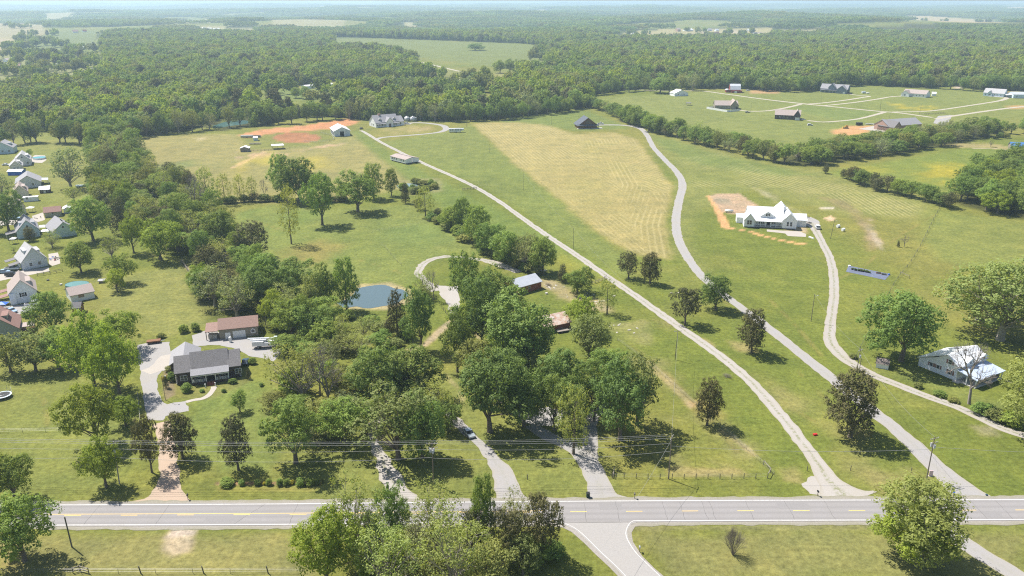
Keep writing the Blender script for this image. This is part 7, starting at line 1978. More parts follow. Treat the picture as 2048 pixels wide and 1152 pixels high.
# camper trailer in the pasture
e, L = frame_at('camper', (898, 265.5), (928, 265), 'long white camper trailer on the grass beside the farm loop', 'camper')
MB().prism([(0, .7), (L * .8, .7), (L * .8, 1.6), (L, 1.9), (L, 3.4), (L * .5, 3.5), (.2, 3.4), (0, 3.0)], 0, 2.5, 'y').build('body', PAINT['white'], e)
for x in (.1, .25, .45, .62, .8): panel(e, 'window', L * x, 0, 1.9, 1.1, .8, 'F', M_GLASS)
door(e, L * .54, 0, .8, .8, 2.0, mat=M_SIDLB)
for x in (.4, .5): MB().tube((L * x, -.05, .4), (L * x, .25, .4), .4, n=12).build('wheel', M_RUBBER, e)
def trailer(px, py, ang, Lx, w, h, mat, label, name='cargo_trailer', z0=.5, cat='trailer'):
    X, Y = at(px, py); e = empty(name, (X, Y, 0), R(ang)); tag(e, label, cat)
    slab(e, 'body', -Lx / 2, Lx / 2, -w / 2, w / 2, z0, z0 + h, mat); slab(e, 'tongue', Lx / 2, Lx / 2 + 1.2, -.1, .1, z0, z0 + .15, M_STEEL)
    for s in (-1, 1): MB().tube((0, s * w / 2 - .1, .35), (0, s * w / 2 + .1, .35), .35, n=12).build('wheel', M_RUBBER, e)
    return e
trailer(1718, 251, 0, 5.4, 2.4, 2.2, M_BLACK, 'black enclosed trailer at the building site')
trailer(1739, 249.6, 0, 7, 2.3, .5, M_STEEL, 'low grey flat trailer at the building site')
trailer(494, 275.5, 5, 9.5, 2.4, 1.6, M_CONCW, 'white stock trailer left of the riding ring')
trailer(513, 275.5, 5, 6.5, 2.2, 1.5, M_POST, 'dark trailer right of the white stock trailer')
trailer(510, 288.5, 5, 8.5, 2.2, .35, M_WOODG, 'low flat hay wagon below the tiny blue hut', 'hay_wagon', .6)
trailer(1727, 187, 0, 4.2, 2.3, 2.1, M_SIDGR, 'small grey box trailer right of the slate-blue farmhouse')
trailer(1735, 187.3, 20, 3.6, 2.0, .9, M_WHITE, 'small white boat-like trailer right of the slate-blue farmhouse')
trailer(308, 686, 20, 4.2, 1.9, .5, M_WOODB, 'rust-brown utility trailer at the top of the gravel parking', 'utility_trailer')
trailer(161, 374, 8, 5.0, 1.9, .8, M_SIDLB, 'pale boat under the pyramid-shaped tree', 'small_boat', .4, 'boat')
trailer(151, 423, 8, 4.4, 1.8, .7, M_TEAL, 'teal covered boat right of the white metal shed', 'small_boat', .4, 'boat')
# bulldozer
X, Y = at(1691, 257); e = empty('bulldozer', (X, Y, 0), R(170)); tag(e, 'tan bulldozer on the bare orange earth of the building site', 'bulldozer')
slab(e, 'body', -2, 1.2, -.9, .9, .8, 1.9, M_YELM); slab(e, 'cab', -1.4, .2, -.7, .7, 1.9, 3.0, M_YELM); slab(e, 'blade', 2.2, 2.5, -1.7, 1.7, .1, 1.3, M_YELM)
for s in (-1, 1): slab(e, 'track', -2.2, 1.6, s * 1.25 - .3, s * 1.25 + .3, 0, .9, M_POST); slab(e, 'arm', 1.0, 2.3, s * 1.2 - .1, s * 1.2 + .1, .5, .7, M_YELM)
X, Y = at(1294, 254.5); e = empty('garden_tractor', (X, Y, 0), R(100)); tag(e, 'small green and white tractor at the start of the grey drive', 'tractor')
slab(e, 'body', -.2, 1.6, -.5, .5, .5, 1.2, M_GREENP); slab(e, 'seat', -1.0, -.2, -.4, .4, .7, 1.1, M_BLACK); slab(e, 'canopy', -1.2, .3, -.8, .8, 2.1, 2.25, M_WHITE)
posts(e, [(-1.1, -.7), (-1.1, .7), (.2, -.7), (.2, .7)], 1.2, .05, M_STEEL, 'post', .95)
for x, r_ in ((-.8, .6), (1.2, .35)):
    for s in (-1, 1): MB().tube((x, s * .75 - .15, r_), (x, s * .75 + .15, r_), r_, n=12).build('wheel', M_RUBBER, e)

# ================================================================ YARD THINGS
def disc(name, px, py, rx, ry, h, mat, label, cat, wall=None, rot=0):
    X, Y = at(px, py); e = empty(name, (X, Y, 0), rot); tag(e, label, cat)
    def ring(z, k=1.0): return [(rx * k * math.cos(a), ry * k * math.sin(a), z) for a in np.linspace(0, 2 * math.pi, 24, endpoint=False)]
    MB().add(ring(0) + ring(h), [(i, (i + 1) % 24, 24 + (i + 1) % 24, 24 + i) for i in range(24)]).build('wall', wall or M_WHITE, e)
    MB().add(ring(h - .08, .985), [tuple(range(24))]).build('surface', mat, e)
    return e
disc('round_pool', 79, 318, 4.2, 4.2, 1.2, M_POOL, 'above-ground pool with a white deck in the yard of the slate-blue house', 'pool')
disc('covered_pool', 155, 573, 4.4, 3.6, 1.2, M_TEAL, 'round pool under a teal cover behind the pale outbuilding', 'pool', M_TEAL)
patch('pool_deck', [(64, 325), (62, 316), (70, 310), (90, 311), (93, 320), (84, 326)], M_CONC, .04, .1)
X, Y = at(6, 795); e = empty('trampoline', (X, Y, 0)); tag(e, 'round trampoline with a net at the left edge of the lawn', 'trampoline')
ring = lambda r_, z: [(r_ * math.cos(a), r_ * math.sin(a), z) for a in np.linspace(0, 2 * math.pi, 24, endpoint=False)]
MB().add(ring(1.95, .9), [tuple(range(24))]).build('mat', M_BLACK, e)
MB().add(ring(2.35, .88) + ring(1.9, .94), [(i, (i + 1) % 24, 24 + (i + 1) % 24, 24 + i) for i in range(24)]).build('pad', M_SIDLB, e)
for i in range(8): a = i * math.pi / 4; MB().tube((2.3 * math.cos(a), 2.3 * math.sin(a), 0), (2.35 * math.cos(a), 2.35 * math.sin(a), 2.5), .035, n=5).build('net_post', M_STEEL, e)
for z in (1.7, 2.5):
    m = MB(); rr_ = ring(2.35, z)
    for i in range(24): m.tube(rr_[i], rr_[(i + 1) % 24], .02, n=3, cap=False)
    m.build('net_hoop', M_STEEL, e)
# canopies, tables, bits
def canopy(px, py, w, d, h, mat, label, name='canopy_tent', ang=5):
    X, Y = at(px, py); e = empty(name, (X, Y, 0), R(ang)); tag(e, label, 'canopy')
    MB().add([(-w / 2, -d / 2, h), (w / 2, -d / 2, h), (w / 2, d / 2, h), (-w / 2, d / 2, h), (0, 0, h + .7)], [(0, 1, 4), (1, 2, 4), (2, 3, 4), (3, 0, 4), (0, 3, 2, 1)]).build('cover', mat, e)
    posts(e, [(-w / 2 + .1, -d / 2 + .1), (w / 2 - .1, -d / 2 + .1), (w / 2 - .1, d / 2 - .1), (-w / 2 + .1, d / 2 - .1)], h, .05, M_STEEL)
canopy(89, 462, 5.0, 4.0, 2.4, M_WHITE, 'upper white canopy between the two light blue houses')
canopy(93, 470, 4.6, 3.4, 2.2, M_WHITE, 'lower white canopy between the two light blue houses')
canopy(28, 487, 2.6, 2.6, 2.4, M_WHITE, 'white parasol left of the light blue house', 'parasol')
canopy(62, 424, 3.6, 3.0, 2.4, M_WHITE, 'small white canopy on the deck of the beige house')
canopy(6, 617, 4.0, 3.0, 2.0, M_BLUE, 'blue and white cover at the left edge by the gravel')
def bits(px, py, n, sx, sy, label, group, seed, cols, hmax=1.1):
    r = random.Random(seed); X, Y = at(px, py)
    for i in range(n):
        a, b, h = r.uniform(.3, .9), r.uniform(.3, .9), r.uniform(.4, hmax)
        m = MB().box(-a / 2, a / 2, -b / 2, b / 2, h * .55, h * .7)
        for u in (-1, 1):
            for v in (-1, 1): m.box(u * a * .42 - .03, u * a * .42 + .03, v * b * .42 - .03, v * b * .42 + .03, 0, h * .55)
        m.box(-a / 2, a / 2, b / 2 - .06, b / 2, h * .7, h)
        o = m.build('patio_chair', r.choice(cols)); o.location = (X + r.uniform(-sx, sx), Y + r.uniform(-sy, sy), .02); o.rotation_euler.z = r.uniform(0, 6.28); tag(o, label, 'chair', group)
bits(109, 518, 9, 1.7, 2.4, 'patio chair on the cluttered slab behind the grey house', 'chairs on the cluttered slab', 1, [M_REDP, M_WHITE, M_BLUE, M_BLACK, M_WOODG])
patch('patio_slab', [(97, 508), (116, 505), (121, 527), (105, 532), (98, 528)], M_CONC, .035, .1)
bits(1610, 436, 6, 2.4, 2.0, 'dark garden chair at the top of the farmhouse parking', 'garden chairs by the farmhouse parking', 2, [M_BLACK, M_POST])
bits(1616, 446, 4, 1.6, 1.2, 'dark chair on the terrace right of the white farmhouse', 'chairs on the farmhouse terrace', 3, [M_BLACK, M_POST])
bits(75, 437, 4, 2, 1.5, 'toy or chair on the sandy patch left of the outbuilding', 'things on the sandy patch', 4, [M_REDP, M_WHITE, M_WOODG])
patch('sandy_patch', [(64, 432), (86, 425), (90, 440), (76, 444), (66, 441)], M_CONC, .035, .2)
patch('house_drive', [(-30, 560), (8, 546), (50, 540), (98, 534), (99, 542), (50, 552), (0, 562)], M_CONC, .034, .3)
patch('house_drive', [(-30, 605), (20, 612), (78, 604), (80, 612), (60, 622), (28, 632), (-30, 630)], M_GRAVEL2, .034, .3)
patch('house_drive', [(-10, 436), (34, 441), (60, 436), (58, 446), (30, 450), (-20, 452)], M_CONC, .034, .3)
patch('terrace', [(1534, 459), (1560, 461), (1600, 463), (1612, 468), (1611, 474), (1576, 472), (1570, 467), (1534, 463)], M_CONC, .034, .15)
small('wooden_box', (198, 566.5), (208, 566), 2.2, .9, .3, M_WOODG, M_SHL, 'low pale box alone on the neighbours lawn', 'box')
for (px, py, lab) in ((96, 561, 'small dark barrel on the lawn below the grey house'), (122, 570, 'small round fire pit on the lawn left of the teal pool'), (1093, 588 , 'round stone fire ring below the red barn')):
    X, Y = at(px, py); o = MB().tube((0, 0, 0), (0, 0, .5), .55, .5, 12).build('fire_pit' if 'fire' in lab else 'barrel', M_POST if 'barrel' in lab else M_CONCW); o.location = (X, Y, 0); tag(o, lab, 'barrel' if 'barrel' in lab else 'fire pit')
# propane tank, bin, signs, post boxes
X, Y = at(1458, 425); e = empty('propane_tank', (X, Y, 0), -.1); tag(e, 'white cylinder tank left of the white farmhouse', 'tank')
MB().tube((-1.8, 0, .95), (1.8, 0, .95), .6, n=14).ball((-1.8, 0, .95), .45, .6, .6).ball((1.8, 0, .95), .45, .6, .6).build('shell', M_WHITE, e, True)
for x in (-1.2, 1.2): slab(e, 'foot', x - .15, x + .15, -.4, .4, 0, .4, M_STEEL)
for (px, py, lab) in ((1676, 455, 'round white bale, upper one right of the farmhouse drive'), (1686, 462, 'round white bale, lower one right of the farmhouse drive')):
    X, Y = at(px, py); o = MB().tube((-.7, 0, .75), (.7, 0, .75), .75, n=14).build('wrapped_bale', M_WHITE); o.location = (X, Y, 0); o.rotation_euler.z = .5; tag(o, lab, 'bale')
X, Y = at(1622, 476); o = MB().prism([(-1.6, 0), (1.6, 0), (1.2, .5), (-1.2, .5)], -.35, .35, 'y').build('white_channel', M_WHITE); o.location = (X, Y, 0); o.rotation_euler.z = -1.1; tag(o, 'long white trough-like piece on the grass beside the farmhouse drive', 'trough')
X, Y = at(1176, 994.5); e = empty('wheelie_bin', (X, Y, .05), .1); tag(e, 'dark green wheeled bin at the mouth of the gravel drive', 'bin')
MB().prism([(-.32, 0), (.32, 0), (.38, 1.05), (-.38, 1.05)], -.35, .35, 'x').build('body', surf('dark_green_plastic', (.02, .05, .045), .5), e); slab(e, 'lid', -.4, .4, -.44, .42, 1.05, 1.13, M_BLACK)
for s in (-1, 1): MB().tube((s * .34 - .04, .3, .14), (s * .34 + .04, .3, .14), .14, n=10).build('wheel', M_RUBBER, e)
for (px, py, mt, lab) in ((376, 999, M_BLACK, 'black mailbox on a post right of the brown drive'), (1269, 997, M_POST, 'small mailbox on a post right of the forked gravel drive'), (1635, 992, M_BLACK, 'black mailbox left of the pale gravel entrance'), (1906, 994, M_BLUE, 'blue mailbox left of the grey drive entrance'), (1279, 1104, M_STEEL, 'small round-topped post marker on the corner of the side road')):
    X, Y = at(px, py); e = empty('mailbox', (X, Y, 0), random.uniform(-.2, .2)); tag(e, lab, 'mailbox')
    slab(e, 'post', -.06, .06, -.06, .06, 0, 1.1, M_WOODG); MB().prism([(-.16, 1.1), (.16, 1.1), (.16, 1.3), (.08, 1.42), (-.08, 1.42), (-.16, 1.3)], -.3, .3, 'y').build('box', mt, e)
X, Y = at(1861, 952); e = empty('transformer_box', (X, Y, 0)); tag(e, 'pale pink-white panel leaning near the right utility pole', 'panel'); MB().prism([(-.45, 0), (.45, 0), (.45, 1.5), (-.45, 1.5)], -.06, .06, 'y').build('panel', surf('pale_pink_panel', (.75, .55, .55), .6), e); slab(e, 'foot', -.5, .5, -.25, .25, 0, .06, M_CONCW)
X, Y = at(1973, 991); o = MB().box(-.18, .18, -.18, .18, 0, .35).build('meter_box', PAINT['dkblue']); o.location = (X, Y, 0); tag(o, 'small dark blue box at the right side of the grey drive entrance', 'box')
X, Y = at(1630, 870.5); e = empty('red_crate', (X, Y, 0), .2); tag(e, 'red box lying on the grass left of the big dark cedar', 'box'); slab(e, 'body', -.5, .5, -.28, .28, 0, .38, M_REDP); slab(e, 'lid', -.54, .54, -.31, .31, .38, .44, M_REDP)
X, Y = at(1214, 871 - 42); e = empty('basketball_post', (X, Y, 0)); tag(e, 'thin post with a small orange board at the grove edge', 'post')
slab(e, 'post', -.06, .06, -.06, .06, 0, 2.6, M_POST); slab(e, 'board', -.4, .4, -.1, -.04, 2.0, 2.6, surf('orange_board', (.5, .28, .08), .6))
# yard lamp post in front of the brick house
X, Y = at(331, 800); e = empty('yard_pole', (X, Y, 0)); tag(e, 'slim lamp pole beside the grey driveway of the brick house', 'lamp post')
MB().tube((0, 0, 0), (0, 0, 7.5), .08, .06, 8).build('pole', M_POLE, e); MB().tube((0, 0, 7.3), (.9, 0, 7.5), .04, n=6).build('arm', M_STEEL, e); MB().ball((1.0, 0, 7.4), .28, .2, .14, 8, 5).build('lamp_head', M_STEEL, e)
# weed cloth with pots
Q = at_np([(1697, 531.5), (1781, 548.5), (1770, 560), (1692, 543.5)])
m = MB(); m.add([(a, b, .05) for a, b in Q], [(0, 3, 2, 1)]); o = m.build('weed_cloth', surf('blue_grey_weed_cloth', (.13, .145, .20), .5, .15, .5)); tag(o, 'long blue-grey ground cloth laid on the meadow beside the farmhouse drive', 'ground cloth')
POT = MB().tube((0, 0, 0), (0, 0, .4), .22, .3, 8).mesh('plant_pot', M_BLACK)
r = random.Random(4)
for i in range(16):
    f = i / 15; X, Y = at(1704 + 36 * f + r.uniform(-.6, .6), 540 + 6.5 * f + r.uniform(-.5, .3)); p = empty('potted_plant', (X, Y, .06)); tag(p, 'dark potted plant in the row on the blue-grey ground cloth', 'potted plant', 'potted plants on the ground cloth')
    link('pot', POT, p); c = link('foliage', PROTO['shrub'][i % 2][0], p); c.scale = (.05, .05, .03 + .03 * r.random()); c.location = (0, 0, .35)
for px, py, mt, lab in ((1757, 546.5, M_WOODB, 'left dark planting tray on the ground cloth'), (1768, 549.3, M_POST, 'right dark planting tray on the ground cloth')):
    X, Y = at(px, py); e = empty('planting_tray', (X, Y, .055), -.35); tag(e, lab, 'tray'); slab(e, 'base', -.95, .95, -.8, .8, 0, .25, mt); slab(e, 'soil', -.85, .85, -.7, .7, .25, .3, M_BLACK)
X, Y = at(1777.5, 550); o = MB().ball((0, 0, .25), .5, .4, .3, 8, 5).build('blue_bag', M_BLUE); o.location = (X, Y, .06); tag(o, 'blue bag at the right end of the ground cloth', 'bag')
X, Y = at(1699, 532.3); o = MB().prism([(-.5, 0), (.5, 0), (.4, .35), (-.4, .35)], -.4, .4, 'y').build('white_sack', M_WHITE); o.location = (X, Y, .06); tag(o, 'white sack at the left corner of the ground cloth', 'sack')
# rubble, rocks, logs
def rock_mesh(seed):
    r = np.random.default_rng(seed); m = MB().ball((0, 0, .25), .6, .45, .32, 7, 5)
    m.v = [(x * r.uniform(.8, 1.2), y * r.uniform(.8, 1.2), max(-.05, z * r.uniform(.8, 1.15))) for x, y, z in m.v]
    return m.mesh('boulder', ROCKM)
ROCKM = surf('pale_limestone', (.40, .37, .32), .9, .15, 2)
RK = [rock_mesh(i) for i in range(4)]
r = random.Random(12)
for cx, cy, n_, sx, sy, lab, gr in ((1178, 601, 12, 8, 3, 'pale rock in the broken line above the rusty-roofed shed', 'rocks above the rusty-roofed shed'), (1193, 607, 7, 2.5, 1.5, 'white slab in the brightest rubble heap by the lane', 'brightest rubble heap'), (1100, 572, 14, 3, 3.5, 'pale debris lump beside the red barn', 'debris beside the red barn'), (1165, 592, 8, 7, 3, 'pale rock in the upper rubble strip', 'rocks in the upper rubble strip'), (1252, 655, 8, 6, 3, 'flat pale rock on the worn slope left of the gravel lane', 'rocks on the worn slope'), (1340, 585, 3, 3, 1, 'flat rock by the lane', 'flat rocks by the lane')):
    X0, Y0 = at(cx, cy)
    for i in range(n_):
        o = link('boulder', r.choice(RK)); o.location = (X0 + r.gauss(0, sx * .5), Y0 + r.gauss(0, sy), 0); s_ = r.uniform(.3, 1.0); o.scale = (s_ * 1.3, s_, s_ * .35); o.rotation_euler.z = r.uniform(0, 6); tag(o, lab, 'rock', gr)
for px, py, lab in ((1096, 571, 'reddish brush pile beside the red barn'), (1453, 754, 'dry branch heap on the slope between the lanes'), (386, 1 , '')):
    if not lab: continue
    X, Y = at(px, py); o = link('brush_pile', PROTO['baresh'][0][0]); o.location = (X, Y, 0); o.scale = (.3, .3, .07); tag(o, lab, 'brush pile')
X, Y = at(1073, 540); e = empty('lumber_stack', (X, Y, 0), -.55); tag(e, 'long stack of pale boards behind the red barn', 'lumber')
for i in range(4): slab(e, 'board', -2 + i * .3, 3 + i * .3, i * .45, i * .45 + .35, 0, .18 + .08 * (i % 2), M_WHITE)

# ================================================================ FENCES
PST = MB().tube((0, 0, -.2), (0, 0, 1.35), .09, .08, 6).mesh('post', M_POST)
PSTT = MB().tube((0, 0, -.2), (0, 0, 1.2), .04, .035, 4).mesh('post', surf('steel_tee_post', (.16, .15, .12), .7))
WIRE = surf('fence_wire', (.30, .29, .27), .5, .1, metal=.3)
def fence(P, sp, label, posts_=True, wires=(.5, .9, 1.2), mesh=None, rails=False, r=.012, s=1.0):
    Q = at_np(P); seg = np.hypot(*np.diff(Q, axis=0).T); S = np.concatenate([[0], np.cumsum(seg)]); n = max(2, int(round(S[-1] / sp)) + 1)
    t = np.linspace(0, S[-1], n); X = np.interp(t, S, Q[:, 0]); Y = np.interp(t, S, Q[:, 1])
    e = empty('wire_fence' if not rails else 'board_fence', (X[0], Y[0], 0)); tag(e, label, 'fence')
    for a, b in zip(X, Y):
        o = link('post', mesh or PST, e); o.location = (a - X[0], b - Y[0], 0); o.scale = (s, s, s * random.uniform(.95, 1.05)); o.rotation_euler = (random.uniform(-.04, .04), random.uniform(-.04, .04), 0)
    for z in wires:
        m = MB()
        for i in range(n - 1):
            if rails:
                d = Vector((X[i + 1] - X[i], Y[i + 1] - Y[i], 0)); 
                m.tube((X[i] - X[0], Y[i] - Y[0], z), (X[i + 1] - X[0], Y[i + 1] - Y[0], z), .09, n=4)
            else: m.tube((X[i] - X[0], Y[i] - Y[0], z), (X[i + 1] - X[0], Y[i + 1] - Y[0], z), r, n=3, cap=False)
        m.build('rail' if rails else 'wire', M_WOODG if rails else WIRE, e)
    return e
fence([(1224, 956), (1240, 956.5), (1337, 957), (1450, 957.5), (1535, 956.5)], 2.9, 'post and wire fence along the north roadside, with even wooden posts')
fence([(1535, 956), (1548, 953), (1527, 929)], 3.4, 'corner brace of pale rails at the roadside fence end', wires=(1.1,), rails=True)
fence([(1226, 957), (1228, 944)], 1.6, 'short gate brace at the left end of the roadside fence', wires=(.4, 1.1), rails=True)
fence([(1548, 952), (1490, 897), (1420, 838), (1360, 783), (1300, 730), (1235, 682)], 6.0, 'wire fence running diagonally up the slope from the roadside corner', mesh=PSTT)
fence([(-60, 1146), (146, 1147), (180, 1147), (278, 1147), (404, 1147), (535, 1146.5), (610, 1146)], 7.6, 'wire fence along the bottom edge, left part', mesh=PSTT)
fence([(146, 1146), (150, 1139), (178, 1147)], 2.0, 'pale brace rails of the fence corner at the bottom left', wires=(.5, 1.15), rails=True)
for px, lab in ((283, 'thick fence post leaning at the bottom edge, left one'), (409, 'thick fence post leaning at the bottom edge, middle one'), (538, 'thick fence post leaning at the bottom edge, right one')):
    X, Y = at(px, 1147.5); o = link('fence_post', PST); o.location = (X - .2, Y + .15, 0); o.scale = (1.4, 1.4, 1.25); o.rotation_euler = (0, -.12, 0); tag(o, lab, 'post')
for px, py, lab in ((1055, 959, 'lone post on the grass between two drives'), (1614, 942, 'lone post right of the roadside fence corner'), (1701, 941, 'lone post between the pale and the grey drives, left one'), (1822, 945, 'lone post between the pale and the grey drives, right one')):
    X, Y = at(px, py); o = link('fence_post', PST); o.location = (X, Y, 0); tag(o, lab, 'post')
fence([(1886, 405), (1868, 438), (1852, 470), (1838, 498), (1825, 520), (1812, 538), (1790, 565), (1765, 612), (1742, 655), (1722, 695), (1710, 720)], 9, 'long wire fence between the farmhouse meadow and the right pasture', mesh=PST, r=.02)
fence([(1800, 549), (1810, 552), (1818, 557)], 3.6, 'short pale rail brace at the bend of the meadow fence', wires=(1.1,), rails=True)
fence([(736, 466), (780, 460), (830, 450), (880, 440)], 6, 'thin wire fence across the pasture below the broad tree', mesh=PSTT)
fence([(760, 490), (770, 496), (790, 520), (803, 532)], 6, 'short row of wire fence posts in the middle of the pasture', mesh=PSTT)
fence([(924, 381), (953, 378)], 1.8, 'short board fence beside the gravel lane', wires=(.5, .9, 1.2), rails=True)
fence([(956, 374), (978, 373), (1003, 371)], 7, 'few fence posts right of the gravel lane', mesh=PSTT)
fence([(745, 654), (765, 652), (763, 648)], 2.6, 'little fence below the pond beside the brown conifer', wires=(.5, 1.0), rails=True)
fence([(884, 618), (893, 628), (896, 634)], 2.2, 'few posts along the gravel lot', wires=(.8,))
fence([(1165, 570), (1187, 568), (1208, 560), (1212, 556)], 2.0, 'grey picket fence before the yellow flowers by the lane', wires=(.4, 1.0), rails=True)
fence([(0, 866), (60, 865), (137, 863)], 5, 'thin wire fence across the left lawn', mesh=PSTT)
fence([(283, 878), (280, 835), (276, 790)], 3, 'pale fence line along the left edge of the grey driveway', mesh=PSTT, wires=(.4, .8, 1.1), r=.03)
fence([(363, 524), (378, 545), (392, 568)], 1.9, 'pale board fence at the corner of the mown field', wires=(.4, .8, 1.2), rails=True)
fence([(75, 552), (95, 549), (125, 543)], 2.6, 'garden fence below the grey house', wires=(.6, 1.1), rails=True)
fence([(609, 284.5), (630, 286), (655, 284), (668, 280), (665, 273), (652, 269), (641, 267)], 2.6, 'curved pipe fence of the pen beside the riding ring', wires=(.5, 1.0, 1.4), mesh=PSTT, r=.05)
fence([(500, 303), (530, 302), (544, 301)], 2.6, 'dark rail fence between the two white-roofed shelters', wires=(.5, 1.0), rails=True)
fence([(568, 299), (600, 295), (640, 291), (700, 287)], 5, 'wire fence below the riding ring', mesh=PSTT)
fence([(1838, 228), (1850, 229.5), (1872, 228.5), (1890, 226.5)], 2.6, 'dark board fence beside the lane of the farmsteads', wires=(.5, 1.0, 1.4), rails=True)
fence([(1222, 246.5), (1262, 246)], 4.5, 'short row of posts behind the dark cabin drive', mesh=PSTT)
fence([(770, 480), (771, 470)], 3, 'two short posts in the pasture', mesh=PSTT) if False else None
fence([(1440, 182), (1475, 182), (1530, 182)], 7, 'wire fence along the lane at the wood edge', mesh=PST)
fence([(270, 300), (420, 290), (480, 300)], 14, 'faint wire fence of the tan pasture', mesh=PSTT) if False else None

# ================================================================ UTILITY POLES AND LINES
def upole(base, top, label, arms=1, cans=0, mat=M_POLE, r=.15, ang=0.0, arm_z=None, cat='utility pole', guy=None, lean=True, light=False):
    X, Y = at(*base); h = height_for(Y, top[1])
    # leaning poles: where the top is seen at the side of its foot
    d = Y * CT + (CAMH - h) * ST; Xt = (top[0] - 1024) / FPX * d
    e = empty('utility_pole', (X, Y, 0)); tag(e, label, cat)
    lx = (Xt - X) if lean else 0
    lx = max(-1.2, min(1.2, lx))
    MB().tube((0, 0, -.3), (lx, 0, h), r, r * .66, 9).build('shaft', mat, e)
    def P(z): return Vector((lx * z / h, 0, z))
    out = {'X': X, 'Y': Y, 'h': h, 'lx': lx, 'e': e}
    for k in range(arms):
        z = h - .35 - k * 1.1; c = P(z); ca, sa = math.cos(ang), math.sin(ang)
        m = MB(); w = 1.25
        dx, dy = w * ca, w * sa
        m.tube((c.x - dx, -dy - .16, z), (c.x + dx, dy - .16, z), .065, n=4); a = m.build('crossarm', M_WOODG, e)
        for f in (-.92, -.5, .5, .92): MB().tube((c.x + dx * f, dy * f - .16, z + .05), (c.x + dx * f, dy * f - .16, z + .28), .06, .035, 6).build('insulator', M_WHITE, a)
    for k in range(cans):
        c = P(h - 2.2); an = k * 2 * math.pi / max(1, cans) - 1.2; q = (c.x + .42 * math.cos(an), .42 * math.sin(an), 0)
        t = MB().tube((q[0], q[1], h - 2.7), (q[0], q[1], h - 1.8), .24, n=10).build('transformer', surf('grey_transformer', (.5, .52, .53), .5) if k == 0 and 'TR' not in _wc else _wc.get('TR'), e)
        if 'TR' not in _wc: _wc['TR'] = t.data.materials[0]
        MB().tube((q[0], q[1], h - 1.8), (q[0], q[1], h - 1.55), .05, n=5).build('bushing', M_BRICKR, t)
    if light: MB().tube((lx, 0, h - .8), (lx + 1.1, 0, h - .6), .03, n=5).ball((lx + 1.2, 0, h - .62), .25, .18, .12, 8, 4).build('lamp', M_STEEL, e)
    if guy:
        for g in guy: MB().tube((lx * .8, 0, h * .82), (g[0], g[1], 0), .012, n=3, cap=False).build('guy_wire', M_STEEL, e)
    return out
PA = upole((239, 968), (226.5, 883), 'leaning grey utility pole with one transformer, left one of the roadside row', 1, 1, ang=.75, guy=[(-7, 1.5)], mat=surf('pale_pole', (.36, .33, .29), .85, .15))
PB = upole((867, 968), (864, 884), 'upright utility pole with three transformers, middle of the roadside row', 2, 3, ang=0, guy=[(-4, 4)])
PC = upole((1337, 958), (1343.5, 872), 'utility pole at the wooden roadside fence', 1, 0, ang=1.1, guy=[(2.2, 3.5)])
PD = upole((1853, 958), (1869.5, 874), 'right utility pole with a cluster of transformers', 2, 2, ang=.35, guy=[(2.5, -1.0)])
PE = upole((1350, 719.5), (1356, 660), 'slim dark utility pole on the slope left of the pale gravel lane', 1, 0, mat=M_POST, r=.12, ang=.2)
PF = upole((1622, 643), (1629.5, 588), 'slim pole with a lamp between the grey and farmhouse drives', 0, 0, light=True, r=.12)
PG = upole((1713, 745), (1721, 698), 'utility pole leaning behind the huge round cedar', 1, 1, ang=.6, r=.14)
PG2 = upole((1718, 742), (1723, 716), 'short pole beside the leaning one behind the huge cedar', 0, 0, r=.12)
PH = upole((1661, 477.5), (1669.5, 439), 'slim pole with a lamp right of the farmhouse drive', 0, 0, light=True, r=.11, mat=M_POST)
PI = upole((531, 650), (529, 601), 'pale pole behind the tan garage', 0, 0, r=.13, mat=surf('pale_pole', (.40, .37, .33), .85, .15))
PJ = upole((1147, 498.5), (1147, 456), 'slim pole right of the gravel lane, lower one', 0, 0, r=.09, mat=M_POST)
PK = upole((1046.5, 381), (1046.5, 346), 'slim pole right of the gravel lane, upper one', 0, 0, r=.09, mat=M_POST)
PL = upole((978.5, 306), (978, 275), 'slim pole in the field right of the mobile home', 0, 0, r=.09, mat=M_POST)
PM = upole((933, 254), (933, 231), 'pole at the trees behind the camper', 0, 0, r=.1, mat=M_POLE)
PN = upole((1103, 250), (1103, 225), 'pole left of the dark cabin', 0, 0, r=.1, mat=M_POLE)
PO = upole((1760, 222.5), (1762.5, 200.5), 'dark pole at the fork of the farmsteads lane', 0, 0, r=.14, mat=M_POST)
PP = upole((1839, 228), (1843, 208), 'thin dark pole in the yellow flowers', 0, 0, r=.09, mat=M_POST)
PQ = upole((1776.5, 247), (1781, 226), 'pole at the building site', 0, 0, r=.09, mat=M_POLE)
PR = upole((1501, 225), (1503.5, 206), 'pole beside the drive of the tan-roofed house', 0, 0, r=.09, mat=M_POST)
PS = upole((1642, 209), (1643, 184), 'pale pole left of the slate-blue farmhouse lane', 0, 0, r=.08, mat=M_POLE)
PT = upole((1911, 292), (1913, 283), 'white short pole before the thick band of trees', 0, 0, r=.14, mat=M_WHITE)
X, Y = at(144, 1094); e = empty('black_post', (X, Y, 0)); tag(e, 'bare black post leaning left below the road', 'pole')
hh = height_for(Y, 1034); MB().tube((0, 0, 0), (-.15, 0, hh), .15, .13, 8).build('shaft', M_POST, e)
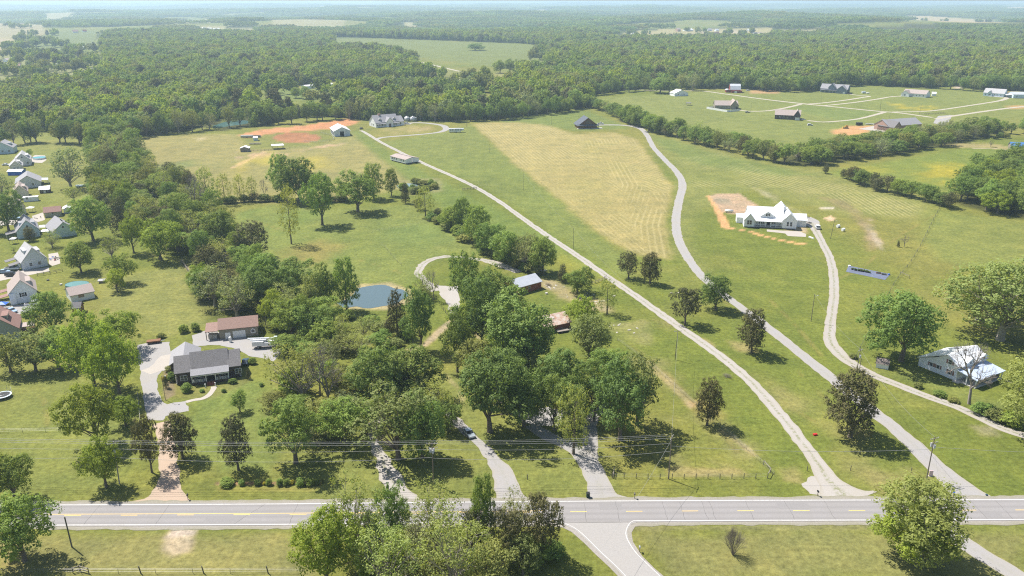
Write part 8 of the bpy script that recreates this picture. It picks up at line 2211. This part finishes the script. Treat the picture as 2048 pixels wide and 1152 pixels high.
# lines between the roadside poles
M_LINE = surf('bare_power_line', (.34, .34, .33), .5, .1, metal=.2)
def tip(p, dx=0, dz=-.1, dy=0): return Vector((p['X'] + p['lx'] + dx, p['Y'] + dy, p['h'] + dz))
def line(a, b, sag, label, r=.028, name='power_line'):
    m = MB(); n = 14; prev = None
    for i in range(n + 1):
        t = i / n; q = a.lerp(b, t); q.z -= 4 * sag * t * (1 - t)
        if prev is not None: m.tube(prev, q, r, n=4, cap=False)
        prev = q
    tag(m.build(name, M_LINE), label, 'power line')
LFT = {'X': PA['X'] - 64, 'Y': PA['Y'] + 3.5, 'h': PA['h'] + .1, 'lx': 0}
RGT = {'X': PD['X'] + 62, 'Y': PD['Y'] + .5, 'h': PD['h'] - 1.0, 'lx': 0}
seq = [(LFT, PA, 'left of the left pole'), (PA, PB, 'between the left and middle poles'), (PB, PC, 'between the middle pole and the fence pole'), (PC, PD, 'between the fence pole and the right pole'), (PD, RGT, 'right of the right pole')]
for p, q, lab in seq:
    if 'fence pole and the right' in lab or 'right of' in lab:
        line(tip(p, 0, -2.6), tip(q, 0, -3.2), 1.0, 'low cable ' + lab, .03)
        continue
    line(tip(p, -.9, 0, .6), tip(q, -.9, 0, .6), .5, 'back wire ' + lab)
    line(tip(p, -.4, 0, 0), tip(q, -.4, 0, 0), .55, 'middle wire ' + lab)
    line(tip(p, .6, 0, -.8), tip(q, .6, 0, -.8), .6, 'front wire ' + lab)
    line(tip(p, 0, -1.9), tip(q, 0, -1.9), .8, 'neutral wire ' + lab)
    line(tip(p, 0, -4.2), tip(q, 0, -4.0), 1.2, 'low cable ' + lab, .03)
line(tip(PC, 0, 0), tip(PE, 0, 0), 1.5, 'wire running up the slope from the fence pole', .02)
line(tip(PC, 0, -1), Vector((*at(1205, 1160), 8.0)), 1.0, 'wire crossing the road from the fence pole', .02)
line(tip(PD, 0, 0), tip(PG, 0, 0), 2.0, 'wire from the right pole to the pole behind the cedar', .02)
line(tip(PG, 0, 0), tip(PF, 0, 0), 1.5, 'wire from the leaning pole to the lamp pole', .018)
line(tip(PE, 0, 0), tip(PJ, 0, 0), 2.0, 'wire up the pasture to the lower slim pole', .018)
line(tip(PJ, 0, 0), tip(PK, 0, 0), 2.0, 'wire up the pasture to the upper slim pole', .018)
# ================================================================ HAZE
def haze():
    m = bpy.data.materials.new('haze'); m.use_nodes = True
    N, L = m.node_tree.nodes, m.node_tree.links
    N.remove(N['Principled BSDF'])
    v = N.new('ShaderNodeVolumePrincipled')
    v.inputs['Color'].default_value = (.62, .82, 1.0, 1)
    v.inputs['Density'].default_value = HAZE_D
    v.inputs['Anisotropy'].default_value = .25
    L.new(v.outputs[0], N['Material Output'].inputs['Volume'])
    m.cycles.homogeneous_volume = True
    mb = MB().box(-30000, 30000, -400, 32000, -14, 112)
    o = mb.build('haze', m); tag(o, kind='stuff')
HAZE_D = 0.000125
haze()
